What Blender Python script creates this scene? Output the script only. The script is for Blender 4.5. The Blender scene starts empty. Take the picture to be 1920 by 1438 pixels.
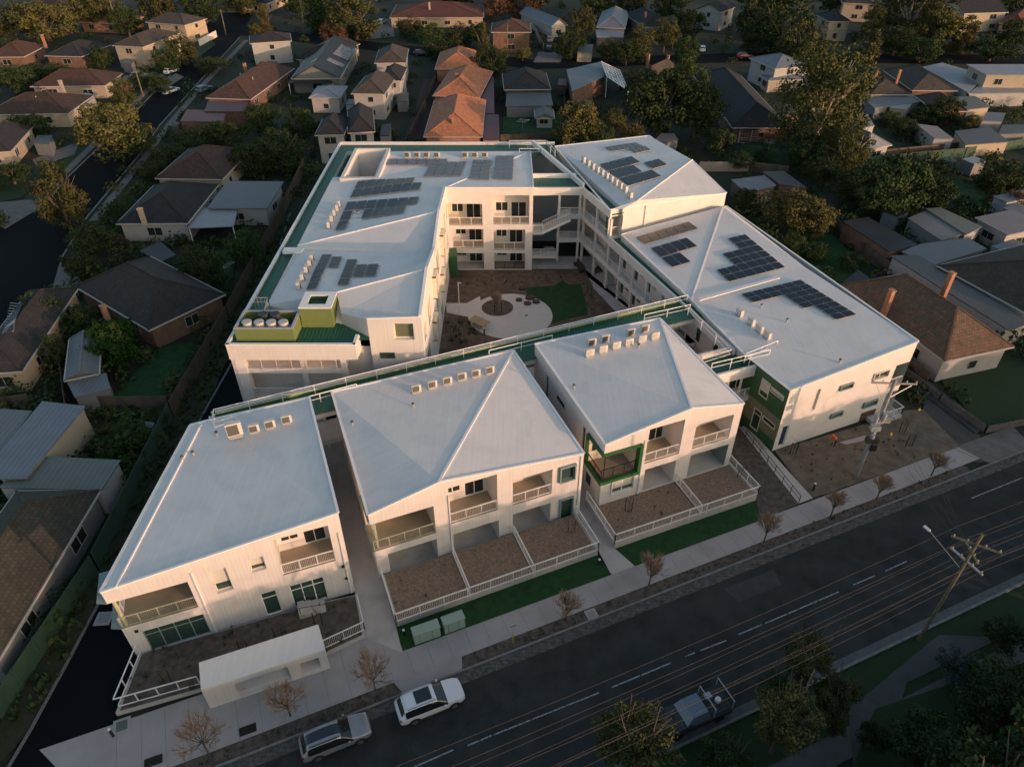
import bpy, math, random
from mathutils import Vector, Matrix
R = math.radians
rnd = random.Random(7)
scene = bpy.context.scene
COL = scene.collection

# ------------------------------------------------------------------ camera
F_PX, PITCH, CAM_H = 1333.0, 37.5, 48.0            # focal length in photo pixels, tilt below the horizon, metres
cam_d = bpy.data.cameras.new('camera')
cam = bpy.data.objects.new('camera', cam_d)
COL.objects.link(cam)
cam_d.sensor_width = 36.0
cam_d.lens = 36.0 * F_PX / 1920.0
cam_d.clip_start = 1.0
cam_d.clip_end = 3000.0
cam.location = (0, 0, CAM_H)
cam.rotation_euler = (R(90 - PITCH), 0, 0)
scene.camera = cam

# ------------------------------------------------------------------ light
SUN_AZ, SUN_EL = -34.0, 8.2                        # where the low sun stands (angle from +X, elevation)
world = bpy.data.worlds.new("World")
scene.world = world
world.use_nodes = True
nt = world.node_tree
bg = nt.nodes['Background']
sky = nt.nodes.new('ShaderNodeTexSky')
sky.sky_type = 'NISHITA'
sky.sun_disc = False
sky.sun_elevation = R(SUN_EL)
sky.sun_rotation = R(90 - SUN_AZ)
sky.altitude = 50
sky.air_density = 1.0
sky.dust_density = 2.5
sky.ozone_density = 1.0
nt.links.new(sky.outputs['Color'], bg.inputs['Color'])
bg.inputs['Strength'].default_value = 0.15
sl = bpy.data.lights.new('sun', 'SUN')
sl.energy = 2.0
sl.angle = R(0.6)
sl.color = (1.0, 0.56, 0.39)
sun = bpy.data.objects.new('sun', sl)
COL.objects.link(sun)
_sd = Vector((math.cos(R(SUN_AZ)) * math.cos(R(SUN_EL)), math.sin(R(SUN_AZ)) * math.cos(R(SUN_EL)), math.sin(R(SUN_EL))))
sun.rotation_euler = _sd.to_track_quat('Z', 'Y').to_euler()
scene.view_settings.view_transform = 'Standard'
scene.view_settings.look = 'None'
scene.view_settings.gamma = 1.0
scene.view_settings.exposure = 0.76

# ------------------------------------------------------------------ measuring the place
_p = R(PITCH)
CF = Vector((0, math.cos(_p), -math.sin(_p)))
CR = Vector((1, 0, 0))
CU = CR.cross(CF)
CAMP = Vector((0, 0, CAM_H))
def ray(x, y):
    return CF * F_PX + CR * (x - 960.0) - CU * (y - 719.0)
def P(x, y, z=0.0):                                 # the point at height z seen at photo pixel x, y
    d = ray(x, y)
    return CAMP + d * ((z - CAM_H) / d.z)
def G(x, y, z=0.0):
    p = P(x, y, z)
    return (p.x, p.y)
def ZH(b, zb, t):                                   # height of something whose foot (height zb) and top are seen
    q = P(b[0], b[1], zb); d = ray(*t)
    return CAM_H + d.z * math.hypot(q.x, q.y) / math.hypot(d.x, d.y)

# ------------------------------------------------------------------ materials
MATS = {}
def mat(name, col, rough=0.8, metal=0.0, spec=0.5, var=0.0, vscale=1.0, col2=None, rib=None, bump=0.0, bscale=8.0,
        tile=None, emit=None, objvar=0.0, streak=0.0, stain=None):
    """a procedural material; rib = (spacing, strength) ribs along UV.x, tile = (w, h, strength) roof tiles"""
    if name in MATS: return MATS[name]
    m = bpy.data.materials.new(name); m.use_nodes = True
    t = m.node_tree; n = t.nodes; l = t.links
    b = n['Principled BSDF']
    b.inputs['Roughness'].default_value = rough
    b.inputs['Metallic'].default_value = metal
    b.inputs['Specular IOR Level'].default_value = spec
    src = n.new('ShaderNodeRGB'); src.outputs[0].default_value = (*col, 1); out = src.outputs[0]
    geo = n.new('ShaderNodeNewGeometry')
    if col2 is not None or var > 0:
        nz = n.new('ShaderNodeTexNoise'); nz.inputs['Scale'].default_value = vscale; nz.inputs['Detail'].default_value = 6
        l.new(geo.outputs['Position'], nz.inputs['Vector'])
        rp = n.new('ShaderNodeValToRGB')
        c2 = col2 if col2 is not None else tuple(c * (1 - var) for c in col)
        c1 = col if col2 is not None else tuple(min(1, c * (1 + var * .6)) for c in col)
        rp.color_ramp.elements[0].position = .33; rp.color_ramp.elements[1].position = .67
        rp.color_ramp.elements[0].color = (*c2, 1); rp.color_ramp.elements[1].color = (*c1, 1)
        l.new(nz.outputs['Fac'], rp.inputs['Fac']); out = rp.outputs['Color']
    if stain is not None:                           # large soft blotches of another colour
        nz = n.new('ShaderNodeTexNoise'); nz.inputs['Scale'].default_value = stain[1]; nz.inputs['Detail'].default_value = 3
        l.new(geo.outputs['Position'], nz.inputs['Vector'])
        mr = n.new('ShaderNodeMapRange'); mr.inputs['From Min'].default_value = .5; mr.inputs['From Max'].default_value = .68
        mr.inputs['To Max'].default_value = stain[2]
        l.new(nz.outputs['Fac'], mr.inputs['Value'])
        mx = n.new('ShaderNodeMixRGB'); mx.inputs['Color2'].default_value = (*stain[0], 1)
        l.new(mr.outputs[0], mx.inputs['Fac']); l.new(out, mx.inputs['Color1']); out = mx.outputs[0]
    if objvar > 0:
        oi = n.new('ShaderNodeObjectInfo'); hs = n.new('ShaderNodeHueSaturation')
        mr = n.new('ShaderNodeMapRange'); mr.inputs['To Min'].default_value = 1 - objvar; mr.inputs['To Max'].default_value = 1 + objvar
        l.new(oi.outputs['Random'], mr.inputs['Value']); l.new(mr.outputs[0], hs.inputs['Value'])
        mr2 = n.new('ShaderNodeMapRange'); mr2.inputs['To Min'].default_value = .5 - objvar * .06; mr2.inputs['To Max'].default_value = .5 + objvar * .05
        l.new(oi.outputs['Random'], mr2.inputs['Value']); l.new(mr2.outputs[0], hs.inputs['Hue'])
        l.new(out, hs.inputs['Color']); out = hs.outputs['Color']
    height = None
    if rib:
        uv = n.new('ShaderNodeUVMap')
        w = n.new('ShaderNodeTexWave'); w.wave_type = 'BANDS'; w.bands_direction = 'X'
        w.inputs['Scale'].default_value = 1.0 / rib[0] * 0.314159 * 1.0
        w.inputs['Distortion'].default_value = 0
        l.new(uv.outputs['UV'], w.inputs['Vector'])
        mx = n.new('ShaderNodeMixRGB'); mx.blend_type = 'MULTIPLY'; mx.inputs['Fac'].default_value = rib[1] * .35
        l.new(out, mx.inputs['Color1']); l.new(w.outputs['Color'], mx.inputs['Color2'])
        out = mx.outputs[0]; height = (w.outputs['Fac'], rib[1] * .03)
    if tile:
        uv = n.new('ShaderNodeUVMap'); br = n.new('ShaderNodeTexBrick')
        br.inputs['Scale'].default_value = 1.0
        br.inputs['Brick Width'].default_value = tile[0]; br.inputs['Row Height'].default_value = tile[1]
        br.inputs['Mortar Size'].default_value = min(tile[1] * .12, .03)
        br.inputs['Color1'].default_value = (1, 1, 1, 1); br.inputs['Color2'].default_value = (.55, .55, .55, 1)
        br.inputs['Mortar'].default_value = (.3, .3, .3, 1)
        l.new(uv.outputs['UV'], br.inputs['Vector'])
        mx = n.new('ShaderNodeMixRGB'); mx.blend_type = 'MULTIPLY'; mx.inputs['Fac'].default_value = tile[2]
        l.new(out, mx.inputs['Color1']); l.new(br.outputs['Color'], mx.inputs['Color2']); out = mx.outputs[0]
        height = (br.outputs['Fac'], -.03)
    if streak > 0:                                  # weathering that runs down a slope
        uv = n.new('ShaderNodeUVMap'); mp = n.new('ShaderNodeMapping'); mp.inputs['Scale'].default_value = (2.2, .12, 1)
        nz = n.new('ShaderNodeTexNoise'); nz.inputs['Scale'].default_value = 1.5; nz.inputs['Detail'].default_value = 4
        l.new(uv.outputs['UV'], mp.inputs['Vector']); l.new(mp.outputs[0], nz.inputs['Vector'])
        mr = n.new('ShaderNodeMapRange'); mr.inputs['From Min'].default_value = .35; mr.inputs['From Max'].default_value = .65
        mr.inputs['To Min'].default_value = 1 - streak; mr.inputs['To Max'].default_value = 1
        l.new(nz.outputs['Fac'], mr.inputs['Value'])
        mx = n.new('ShaderNodeMixRGB'); mx.blend_type = 'MULTIPLY'; mx.inputs['Fac'].default_value = 1
        l.new(out, mx.inputs['Color1']); l.new(mr.outputs[0], mx.inputs['Color2']); out = mx.outputs[0]
    l.new(out, b.inputs['Base Color'])
    if bump > 0:
        nz = n.new('ShaderNodeTexNoise'); nz.inputs['Scale'].default_value = bscale; nz.inputs['Detail'].default_value = 5
        l.new(geo.outputs['Position'], nz.inputs['Vector'])
        bp = n.new('ShaderNodeBump'); bp.inputs['Strength'].default_value = bump; bp.inputs['Distance'].default_value = .08
        l.new(nz.outputs['Fac'], bp.inputs['Height']); l.new(bp.outputs[0], b.inputs['Normal'])
    elif height:
        bp = n.new('ShaderNodeBump'); bp.inputs['Strength'].default_value = .6; bp.inputs['Distance'].default_value = abs(height[1])
        bp.invert = height[1] < 0
        l.new(height[0], bp.inputs['Height']); l.new(bp.outputs[0], b.inputs['Normal'])
    if emit:
        b.inputs['Emission Color'].default_value = (*emit[0], 1); b.inputs['Emission Strength'].default_value = emit[1]
    MATS[name] = m
    return m

WHITE_ROOF = mat('white_roof_sheet', (.72, .70, .67), .55, var=.05, vscale=.25, rib=(.4, .035), streak=.05, stain=((.5, .51, .52), .5, .35))
WHITE_CLAD = mat('white_ribbed_cladding', (.64, .605, .585), .6, var=.04, vscale=.5, rib=(.3, .13), streak=.06)
WHITE_WALL = mat('white_render', (.67, .635, .60), .8, var=.05, vscale=.8, stain=((.58, .56, .52), 1.1, .3))
WHITE_TRIM = mat('white_trim', (.78, .77, .75), .5)
CREAM = mat('cream_render', (.62, .57, .46), .8, var=.05)
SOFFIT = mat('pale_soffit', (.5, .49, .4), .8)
GREEN_DK = mat('dark_green_panel', (.03, .10, .035), .6, var=.12, vscale=.7)
GREEN_FR = mat('green_frame', (.02, .11, .03), .5)
TEAL_FR = mat('teal_grey_frame', (.20, .27, .25), .5)
OLIVE = mat('olive_green_panel', (.135, .18, .058), .7, var=.05)
GREEN_ROOF = mat('deep_green_roof_sheet', (.012, .115, .065), .5, rib=(.35, .9), var=.1, vscale=.4)
GLASS = mat('dark_glass', (.02, .028, .028), .08, spec=.8)
GLASSG = mat('greenish_glass', (.03, .06, .05), .1, spec=.8)
BLIND = mat('pale_blind', (.52, .50, .44), .8)
PANEL = mat('solar_cell', (.020, .029, .044), .35, spec=.22)
PANELG = mat('grey_solar_cell', (.14, .15, .165), .4, spec=.3)
ALU = mat('aluminium', (.45, .45, .45), .5, metal=.4)
ACBODY = mat('ac_casing', (.55, .53, .49), .5)
ACFAN = mat('ac_grille', (.09, .09, .075), .6)
STEELW = mat('white_steel', (.75, .74, .72), .5)
BLACKM = mat('black_metal', (.02, .02, .02), .5)
CONC = mat('concrete', (.37, .345, .33), .9, var=.08, vscale=.7, stain=((.22, .21, .2), .35, .5), bump=.15)
CONC2 = mat('pale_concrete', (.48, .45, .42), .9, var=.06, vscale=1.2, stain=((.3, .29, .28), .5, .5))
ASPH = mat('asphalt', (.042, .045, .044), .95, spec=.15, var=.25, vscale=.6, stain=((.052, .055, .054), .22, .8), bump=.2, bscale=20)
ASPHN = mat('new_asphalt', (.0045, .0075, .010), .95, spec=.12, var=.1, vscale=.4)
MULCH = mat('gravel_mulch', (.30, .215, .15), .95, col2=(.17, .12, .085), vscale=5.0, bump=.6, bscale=9)
SOIL = mat('bare_soil', (.13, .105, .085), .95, col2=(.06, .05, .04), vscale=2.0, bump=.5)
TURF = mat('green_turf', (.008, .058, .010), .95, var=.35, vscale=1.2, stain=((.020, .050, .012), 2.2, .7), bump=.4, bscale=30)
GRASS = mat('lawn', (.010, .040, .008), .95, col2=(.016, .032, .009), vscale=.6, bump=.5, bscale=12)
GROUND = mat('suburb_ground', (.014, .026, .011), .95, col2=(.028, .026, .018), vscale=.12, stain=((.008, .026, .007), .3, .8), bump=.5)
BLUEST = mat('bluestone_kerb', (.12, .115, .105), .95, tile=(.5, .3, .55), var=.45, vscale=2.5)
PAINT = mat('road_paint', (.32, .32, .31), .85, stain=((.05, .05, .05), 5.0, 1.0))
TIMBER = mat('fence_timber', (.13, .105, .075), .9, rib=(.15, .9), var=.3, vscale=.8)
GREENF = mat('green_boundary_fence', (.035, .080, .052), .8, rib=(.2, .6), var=.15)

# ------------------------------------------------------------------ mesh helpers
def wloc(o):
    v = Vector(o.location)
    while o.parent: o = o.parent; v += o.location
    return v
ROOFS = []
class MB:
    def __init__(s): s.v = []; s.f = []; s.m = []; s.mats = []
    def mi(s, m):
        if m not in s.mats: s.mats.append(m)
        return s.mats.index(m)
    def face(s, pts, m):
        i = len(s.v); s.v += [Vector(p) for p in pts]; s.f.append(tuple(range(i, i + len(pts)))); s.m.append(s.mi(m))
    def hexa(s, b, t, m, cap=True):                  # b, t: 4 bottom and 4 top points, counter-clockwise from above
        i = len(s.v); s.v += [Vector(p) for p in list(b) + list(t)]; k = s.mi(m)
        n = len(b)
        fs = [(i + j, i + (j + 1) % n, i + n + (j + 1) % n, i + n + j) for j in range(n)]
        if cap: fs += [tuple(i + j for j in reversed(range(n))), tuple(i + n + j for j in range(n))]
        s.f += fs; s.m += [k] * len(fs)
    def prism(s, poly, z0, z1, m):
        s.hexa([(x, y, z0) for x, y in poly], [(x, y, z1) for x, y in poly], m)
    def box(s, c, size, m, rz=0.0, M=None):
        hx, hy, hz = size[0] / 2, size[1] / 2, size[2] / 2
        ca, sa = math.cos(rz), math.sin(rz)
        def q(x, y, z):
            v = Vector((c[0] + x * ca - y * sa, c[1] + x * sa + y * ca, c[2] + z))
            return v
        s.hexa([q(-hx, -hy, -hz), q(hx, -hy, -hz), q(hx, hy, -hz), q(-hx, hy, -hz)],
               [q(-hx, -hy, hz), q(hx, -hy, hz), q(hx, hy, hz), q(-hx, hy, hz)], m)
    def bar(s, a, b, w, m, h=None):                  # square bar between two points
        a = Vector(a); b = Vector(b); d = (b - a)
        if d.length < 1e-6: return
        d.normalize()
        up = Vector((0, 0, 1)) if abs(d.z) < .95 else Vector((1, 0, 0))
        x = d.cross(up).normalized() * (w / 2); y = x.cross(d).normalized() * ((h or w) / 2)
        s.hexa([a - x - y, a + x - y, a + x + y, a - x + y], [b - x - y, b + x - y, b + x + y, b - x + y], m)
    def tube(s, a, b, r0, r1, m, n=6, cap=True):
        a = Vector(a); b = Vector(b); d = (b - a)
        if d.length < 1e-6: return
        d.normalize()
        up = Vector((0, 0, 1)) if abs(d.z) < .95 else Vector((1, 0, 0))
        x = d.cross(up).normalized(); y = x.cross(d).normalized()
        def ring(p, r): return [p + x * (r * math.cos(2 * math.pi * k / n)) - y * (r * math.sin(2 * math.pi * k / n)) for k in range(n)]
        s.hexa(list(reversed(ring(a, r0))), list(reversed(ring(b, r1))), m, cap)
    def build(s, name, parent=None, smooth=False, origin=None):
        me = bpy.data.meshes.new(name)
        o0 = Vector(origin) if origin else Vector((0, 0, 0))
        me.from_pydata([tuple(v - o0) for v in s.v], [], s.f)
        for m in s.mats: me.materials.append(m)
        me.polygons.foreach_set('material_index', s.m)
        uvl = me.uv_layers.new(name='UVMap')
        for p in me.polygons:
            n = p.normal
            if abs(n.z) > .98: t = Vector((1, 0, 0)); u = Vector((0, 1, 0))
            else:
                t = Vector((-n.y, n.x, 0)).normalized(); u = n.cross(t)
            for li in p.loop_indices:
                co = me.vertices[me.loops[li].vertex_index].co + o0
                uvl.data[li].uv = (co.dot(t), co.dot(u))
            if smooth: p.use_smooth = True
        ob = bpy.data.objects.new(name, me); COL.objects.link(ob)
        ob.location = o0
        if parent: ob.parent = parent; ob.location = o0 - wloc(parent)
        return ob

def tag(o, label, cat, group=None, kind=None):
    if label: o['label'] = label
    if cat: o['category'] = cat
    if group: o['group'] = group
    if kind: o['kind'] = kind
    return o
def thing(name, label, cat, loc=(0, 0, 0), group=None):
    o = bpy.data.objects.new(name, None); COL.objects.link(o); o.location = loc; o.empty_display_size = .5
    return tag(o, label, cat, group)
def dup(root, loc, rz=None, label=None, group=None, scale=None):
    r = root.copy(); COL.objects.link(r); r.location = loc
    if rz is not None: r.rotation_euler = (0, 0, rz)
    if scale: r.scale = scale
    if label: r['label'] = label
    if group: r['group'] = group
    for ch in list(root.children):
        c = ch.copy(); COL.objects.link(c); c.parent = r
        for g in list(ch.children):
            d = g.copy(); COL.objects.link(d); d.parent = c
    return r
def sheet(name, poly, z, m, kind='structure'):       # flat patch of ground, poly of (x, y)
    b = MB(); b.face([(x, y, z) for x, y in poly], m); o = b.build(name)
    if o.data.polygons[0].normal.z < 0: o.data.flip_normals()
    o['kind'] = kind
    return o

# ------------------------------------------------------------------ facades with real openings
class Fac:
    """vertical wall plane from plan point A to B (left to right seen from outside)"""
    def __init__(s, A, B):
        s.A = Vector((A[0], A[1], 0)); s.B = Vector((B[0], B[1], 0))
        s.L = (s.B - s.A).length; s.d = (s.B - s.A).normalized(); s.n = Vector((s.d.y, -s.d.x, 0))
    def uv(s, x, y):
        d = ray(x, y); t = (s.A - CAMP).dot(s.n) / d.dot(s.n); q = CAMP + d * t
        return (q - s.A).dot(s.d), q.z
    def rect(s, *pts):
        q = [s.uv(*p) for p in pts]
        us = sorted(a[0] for a in q); zs = sorted(a[1] for a in q)
        if len(q) == 4: return ((us[0] + us[1]) / 2, (us[2] + us[3]) / 2, (zs[0] + zs[1]) / 2, (zs[2] + zs[3]) / 2)
        return us[0], us[-1], zs[0], zs[-1]
    def pt(s, u, z, o=0.0): return s.A + s.d * u + s.n * o + Vector((0, 0, z))
    def wall(s, mb, z0, prof, holes, m):             # prof: list (u, ztop) from 0 to L
        us = {p[0] for p in prof}
        for h in holes: us |= {max(0, h[0]), min(s.L, h[1])}
        us = sorted(u for u in us if -1e-6 <= u <= s.L + 1e-6)
        def top(u):
            for a, b in zip(prof, prof[1:]):
                if a[0] - 1e-6 <= u <= b[0] + 1e-6: return a[1] + (b[1] - a[1]) * (u - a[0]) / max(1e-9, b[0] - a[0])
            return prof[-1][1]
        for u0, u1 in zip(us, us[1:]):
            if u1 - u0 < 1e-4: continue
            um = (u0 + u1) / 2
            hs = sorted([(h[2], h[3]) for h in holes if h[0] < um < h[1]])
            z = z0
            for a, b in hs:
                if a > z + 1e-4: mb.face([s.pt(u0, z), s.pt(u1, z), s.pt(u1, a), s.pt(u0, a)], m)
                z = max(z, b)
            mb.face([s.pt(u0, z), s.pt(u1, z), s.pt(u1, top(u1)), s.pt(u0, top(u0))], m)
    def reveal(s, mb, h, depth, m, mf=None, mc=None, left=True, right=True):
        u0, u1, a, b = h
        mb.face([s.pt(u0, a), s.pt(u1, a), s.pt(u1, a, -depth), s.pt(u0, a, -depth)], mf or m)
        mb.face([s.pt(u0, b, -depth), s.pt(u1, b, -depth), s.pt(u1, b), s.pt(u0, b)], mc or m)
        if left: mb.face([s.pt(u0, a, -depth), s.pt(u0, b, -depth), s.pt(u0, b), s.pt(u0, a)], m)
        if right: mb.face([s.pt(u1, a), s.pt(u1, b), s.pt(u1, b, -depth), s.pt(u1, a, -depth)], m)

def window(f, h, off, parent, fm=TEAL_FR, gm=GLASS, mull=1, proud=0.0, label=None, trans=False, blind=False, th=.07):
    """a window set off metres behind the wall face (child of parent) with its pane"""
    u0, u1, a, b = h
    w = MB()
    def fb(ua, ub, za, zb, d0, d1):
        q = [f.pt(ua, za, d1), f.pt(ub, za, d1), f.pt(ub, za, d0), f.pt(ua, za, d0)]
        t = [f.pt(ua, zb, d1), f.pt(ub, zb, d1), f.pt(ub, zb, d0), f.pt(ua, zb, d0)]
        w.hexa(q, t, fm)
    o0 = -off - .05; o1 = proud if proud > 0 else -off + .04
    fb(u0, u1, a, a + th, o0, o1); fb(u0, u1, b - th, b, o0, o1)
    fb(u0, u0 + th, a + th, b - th, o0, o1); fb(u1 - th, u1, a + th, b - th, o0, o1)
    for k in range(1, mull):
        u = u0 + (u1 - u0) * k / mull; fb(u - th / 2, u + th / 2, a + th, b - th, o0, -off + .04)
    if trans:
        z = b - (b - a) * .25; fb(u0 + th, u1 - th, z - th / 2, z + th / 2, o0, -off + .035)
    wo = w.build('window', parent)
    p = MB(); p.face([f.pt(u0 + th / 2, a + th / 2, -off), f.pt(u1 - th / 2, a + th / 2, -off), f.pt(u1 - th / 2, b - th / 2, -off), f.pt(u0 + th / 2, b - th / 2, -off)], gm)
    p.build('pane', wo)
    if blind:
        p = MB(); zb = a + (b - a) * .3
        p.face([f.pt(u0 + th, zb, -off + .03), f.pt(u1 - th, zb, -off + .03), f.pt(u1 - th, b - th, -off + .03), f.pt(u0 + th, b - th, -off + .03)], BLIND)
        p.build('blind', wo)
    return wo

def balustrade(parent, a, b, z, h=1.0, m=STEELW, step=.13, name='balustrade'):
    """rail with fine uprights from plan point a to b"""
    A = Vector((a[0], a[1], z)); B = Vector((b[0], b[1], z)); L = (B - A).length; n = max(2, int(L / step))
    w = MB(); up = Vector((0, 0, h))
    w.bar(A + up, B + up, .07, m); w.bar(A + Vector((0, 0, .08)), B + Vector((0, 0, .08)), .05, m)
    for k in range(n + 1):
        q = A + (B - A) * (k / n); w.bar(q, q + up, .014, m)
    for k in range(int(L / 1.6) + 2):
        q = A + (B - A) * (k / (int(L / 1.6) + 1)); w.bar(q, q + up, .06, m)
    return w.build(name, parent)

def loggia(f, h, mb, parent, depth=2.2, rail=True, floor_z=None, wins=True, wallm=WHITE_WALL, railm=STEELW, left=True, right=True, backm=None, ceil=SOFFIT):
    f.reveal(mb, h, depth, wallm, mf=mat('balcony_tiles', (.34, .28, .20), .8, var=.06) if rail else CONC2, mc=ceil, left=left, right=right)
    u0, u1, a, b = h; L = u1 - u0
    bh = []
    zb = min(b - .15, a + 2.25)
    if wins:
        bh = [(u0 + L * .07, u0 + L * .42, a + .95, zb), (u0 + L * .50, u0 + L * .93, a + .05, zb)]
    g = Fac((f.pt(0, 0, -depth).x, f.pt(0, 0, -depth).y), (f.pt(f.L, 0, -depth).x, f.pt(f.L, 0, -depth).y))
    us = sorted({u0, u1} | {x for q in bh for x in q[:2]})
    for x0, x1 in zip(us, us[1:]):
        um = (x0 + x1) / 2; z = a
        for q in sorted(bh, key=lambda q: q[2]):
            if q[0] < um < q[1]:
                if q[2] > z: mb.face([g.pt(x0, z), g.pt(x1, z), g.pt(x1, q[2]), g.pt(x0, q[2])], backm or wallm)
                z = q[3]
        mb.face([g.pt(x0, z), g.pt(x1, z), g.pt(x1, b), g.pt(x0, b)], backm or wallm)
    for q in bh: window(g, q, .06, parent, fm=WHITE_TRIM, mull=2)
    if rail:
        A = f.pt(u0 + .03, 0, -.12); B = f.pt(u1 - .03, 0, -.12)
        balustrade(parent, (A.x, A.y), (B.x, B.y), a + .02, 1.05, railm)

def roof_edge(mb, pts, m, w=.22, h=.12):             # folded capping round the roof edge
    for a, b in zip(pts, pts[1:] + pts[:1]):
        mb.bar(Vector(a) + Vector((0, 0, .02)), Vector(b) + Vector((0, 0, .02)), w, m, h)

# ================================================================== ground and street
O0 = Vector(G(867, 1273)); _a = R(23.3)
E1 = Vector((math.cos(_a), math.sin(_a))); E2 = Vector((E1.y, -E1.x))
def S(u, v):                                        # street frame: u along the kerb, v towards the road
    q = O0 + E1 * u + E2 * v; return (q.x, q.y)
b = MB(); NG = 40
for i in range(NG):
    for j in range(NG):
        x0, x1 = -500 + 1000 * i / NG, -500 + 1000 * (i + 1) / NG; y0, y1 = -120 + 1100 * j / NG, -120 + 1100 * (j + 1) / NG
        b.face([(x0, y0, -.06), (x1, y0, -.06), (x1, y1, -.06), (x0, y1, -.06)], GROUND)
tag(b.build('ground'), None, None, kind='structure')
KERB_STONE = mat('kerb_concrete', (.20, .20, .195), .9, var=.2, vscale=2)
sheet('street', [S(-70, .25), S(160, .25), S(160, 10.2), S(-70, 10.2)], -.02, ASPH)
sheet('gutter', [S(-70, -.55), S(110, -.55), S(110, .35), S(-70, .35)], -.005, BLUEST)
b = MB(); q = [S(-70, -.68), S(110, -.68), S(110, -.53), S(-70, -.53)]; b.prism(q, -.06, .10, KERB_STONE)
tag(b.build('kerb'), None, None, kind='structure')
b = MB(); q = [S(-70, 10.1), S(160, 10.1), S(160, 10.3), S(-70, 10.3)]; b.prism(q, -.06, .12, KERB_STONE)
tag(b.build('kerb'), None, None, kind='structure')
sheet('gutter', [S(-70, 9.5), S(160, 9.5), S(160, 10.12), S(-70, 10.12)], -.01, mat('gutter_concrete', (.11, .112, .11), .9, var=.2, vscale=2))
sheet('verge', [S(-60, -1.7), S(52, -1.7), S(52, -.66), S(-60, -.66)], .012, SOIL)
CR_COVER = sheet('crossover', [S(-4.6, -1.7), S(.6, -1.75), S(.2, -.6), S(-4.2, -.6)], .022, CONC)
sheet('footpath', [S(-27.5, -6.4), S(-3.3, -6.0), S(-3.3, -3.85), S(58, -3.6), S(56, -1.55), S(-24.5, -1.75)], .035, CONC)
b = MB()                                            # joints of the footpath
JO = mat('path_joint', (.15, .14, .135), .9)
for k in range(-15, 36):
    u = k * 1.52; v0 = -6.1 if u < -3.5 else -3.75
    b.bar((*S(u, v0 + .05), .036), (*S(u, -1.7), .036), .018, JO, .006)
tag(b.build('path_joint'), None, None, kind='structure')
sheet('verge', [S(-27, 10.3), S(60, 10.3), S(60, 13.6), S(-27, 13.6)], .01, GRASS)
sheet('footpath', [S(-30, 13.6), S(60, 13.6), S(60, 15.3), S(-30, 15.3)], .03, mat('far_path', (.09, .092, .09), .9, var=.15, vscale=1))
sheet('driveway', [G(1590, 1330), G(1760, 1190), G(1880, 1195), G(1700, 1280), G(1660, 1420), G(1600, 1438)], .045, mat('old_driveway', (.065, .068, .066), .9, var=.15))
# centre dashes and the lane line
b = MB()
def dash(x0, y0, x1, y1, w=.10):
    A, B = Vector(G(x0, y0)), Vector(G(x1, y1)); d = (B - A).normalized(); n = Vector((-d.y, d.x)) * w / 2
    b.face([(*(A - n), -.008), (*(B - n), -.008), (*(B + n), -.008), (*(A + n), -.008)], PAINT)
for q in [(777, 1437, 850, 1405), (877, 1397, 922, 1378), (925, 1377, 1123, 1298), (1147, 1288, 1200, 1266), (1203, 1265, 1258, 1242), (1285, 1230, 1303, 1223),
          (1313, 1219, 1362, 1200), (1385, 1189, 1429, 1170), (1435, 1168, 1573, 1109), (1600, 1096, 1640, 1079), (1660, 1070, 1700, 1052), (1820.8, 934, 1918, 895)]:
    dash(*q)
tag(b.build('road_marking'), None, None, kind='structure')
b = MB(); r3 = random.Random(8)                      # cracks and tar lines of the old road
CK = mat('road_crack', (.010, .012, .013), .8)
for i in range(46):
    u, v = r3.uniform(-16, 60), r3.uniform(.8, 9.2); a = r3.choice((0, 0, 1.57)) + r3.gauss(0, .35); w_ = r3.uniform(.015, .04)
    for k in range(r3.randint(4, 10)):
        a += r3.gauss(0, .35); u2, v2 = u + math.cos(a) * .5, v + math.sin(a) * .5
        if not .5 < v2 < 9.4: break
        p0, p1 = S(u, v), S(u2, v2); b.bar((*p0, -.014), (*p1, -.014), w_, CK, .006); u, v = u2, v2
tag(b.build('road_cracks'), None, None, kind='structure')
sheet('road_patch', [S(3, 6.2), S(9.5, 6.0), S(9.8, 8.6), S(3.2, 8.9)], -.012, mat('patch_asphalt', (.020, .024, .026), .85, var=.2, vscale=1))
sheet('road_patch', [S(22, 1.0), S(27, 1.1), S(26.6, 2.6), S(22.4, 2.5)], -.012, mat('pale_asphalt', (.045, .05, .05), .9, var=.2, vscale=1))
# bitumen drive along the west side
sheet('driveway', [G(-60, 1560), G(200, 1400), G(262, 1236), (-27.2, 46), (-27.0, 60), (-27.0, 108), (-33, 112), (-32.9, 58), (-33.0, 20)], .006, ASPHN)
b = MB(); kp = [G(60, 1365), G(128, 1240), G(250, 1010), G(385, 770), G(470, 620), G(545, 400)]
for p0, p1 in zip(kp, kp[1:]): b.bar((*p0, .05), (*p1, .05), .18, mat('drive_kerb', (.15, .155, .15), .9), .14)
b.bar((*G(60, 1365), .05), (*G(-80, 1600), .05), .18, mat('drive_kerb', (.15, .155, .15), .9), .14)
tag(b.build('kerb'), None, None, kind='structure')
sheet('garden_strip', [G(60, 1365), G(385, 770), G(545, 400), G(530, 410), G(325, 783), G(0, 1352), G(-120, 1560)], .012, mat('hedge_soil', (.045, .035, .02), .95, col2=(.02, .035, .012), vscale=1.5, bump=.6))
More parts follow.
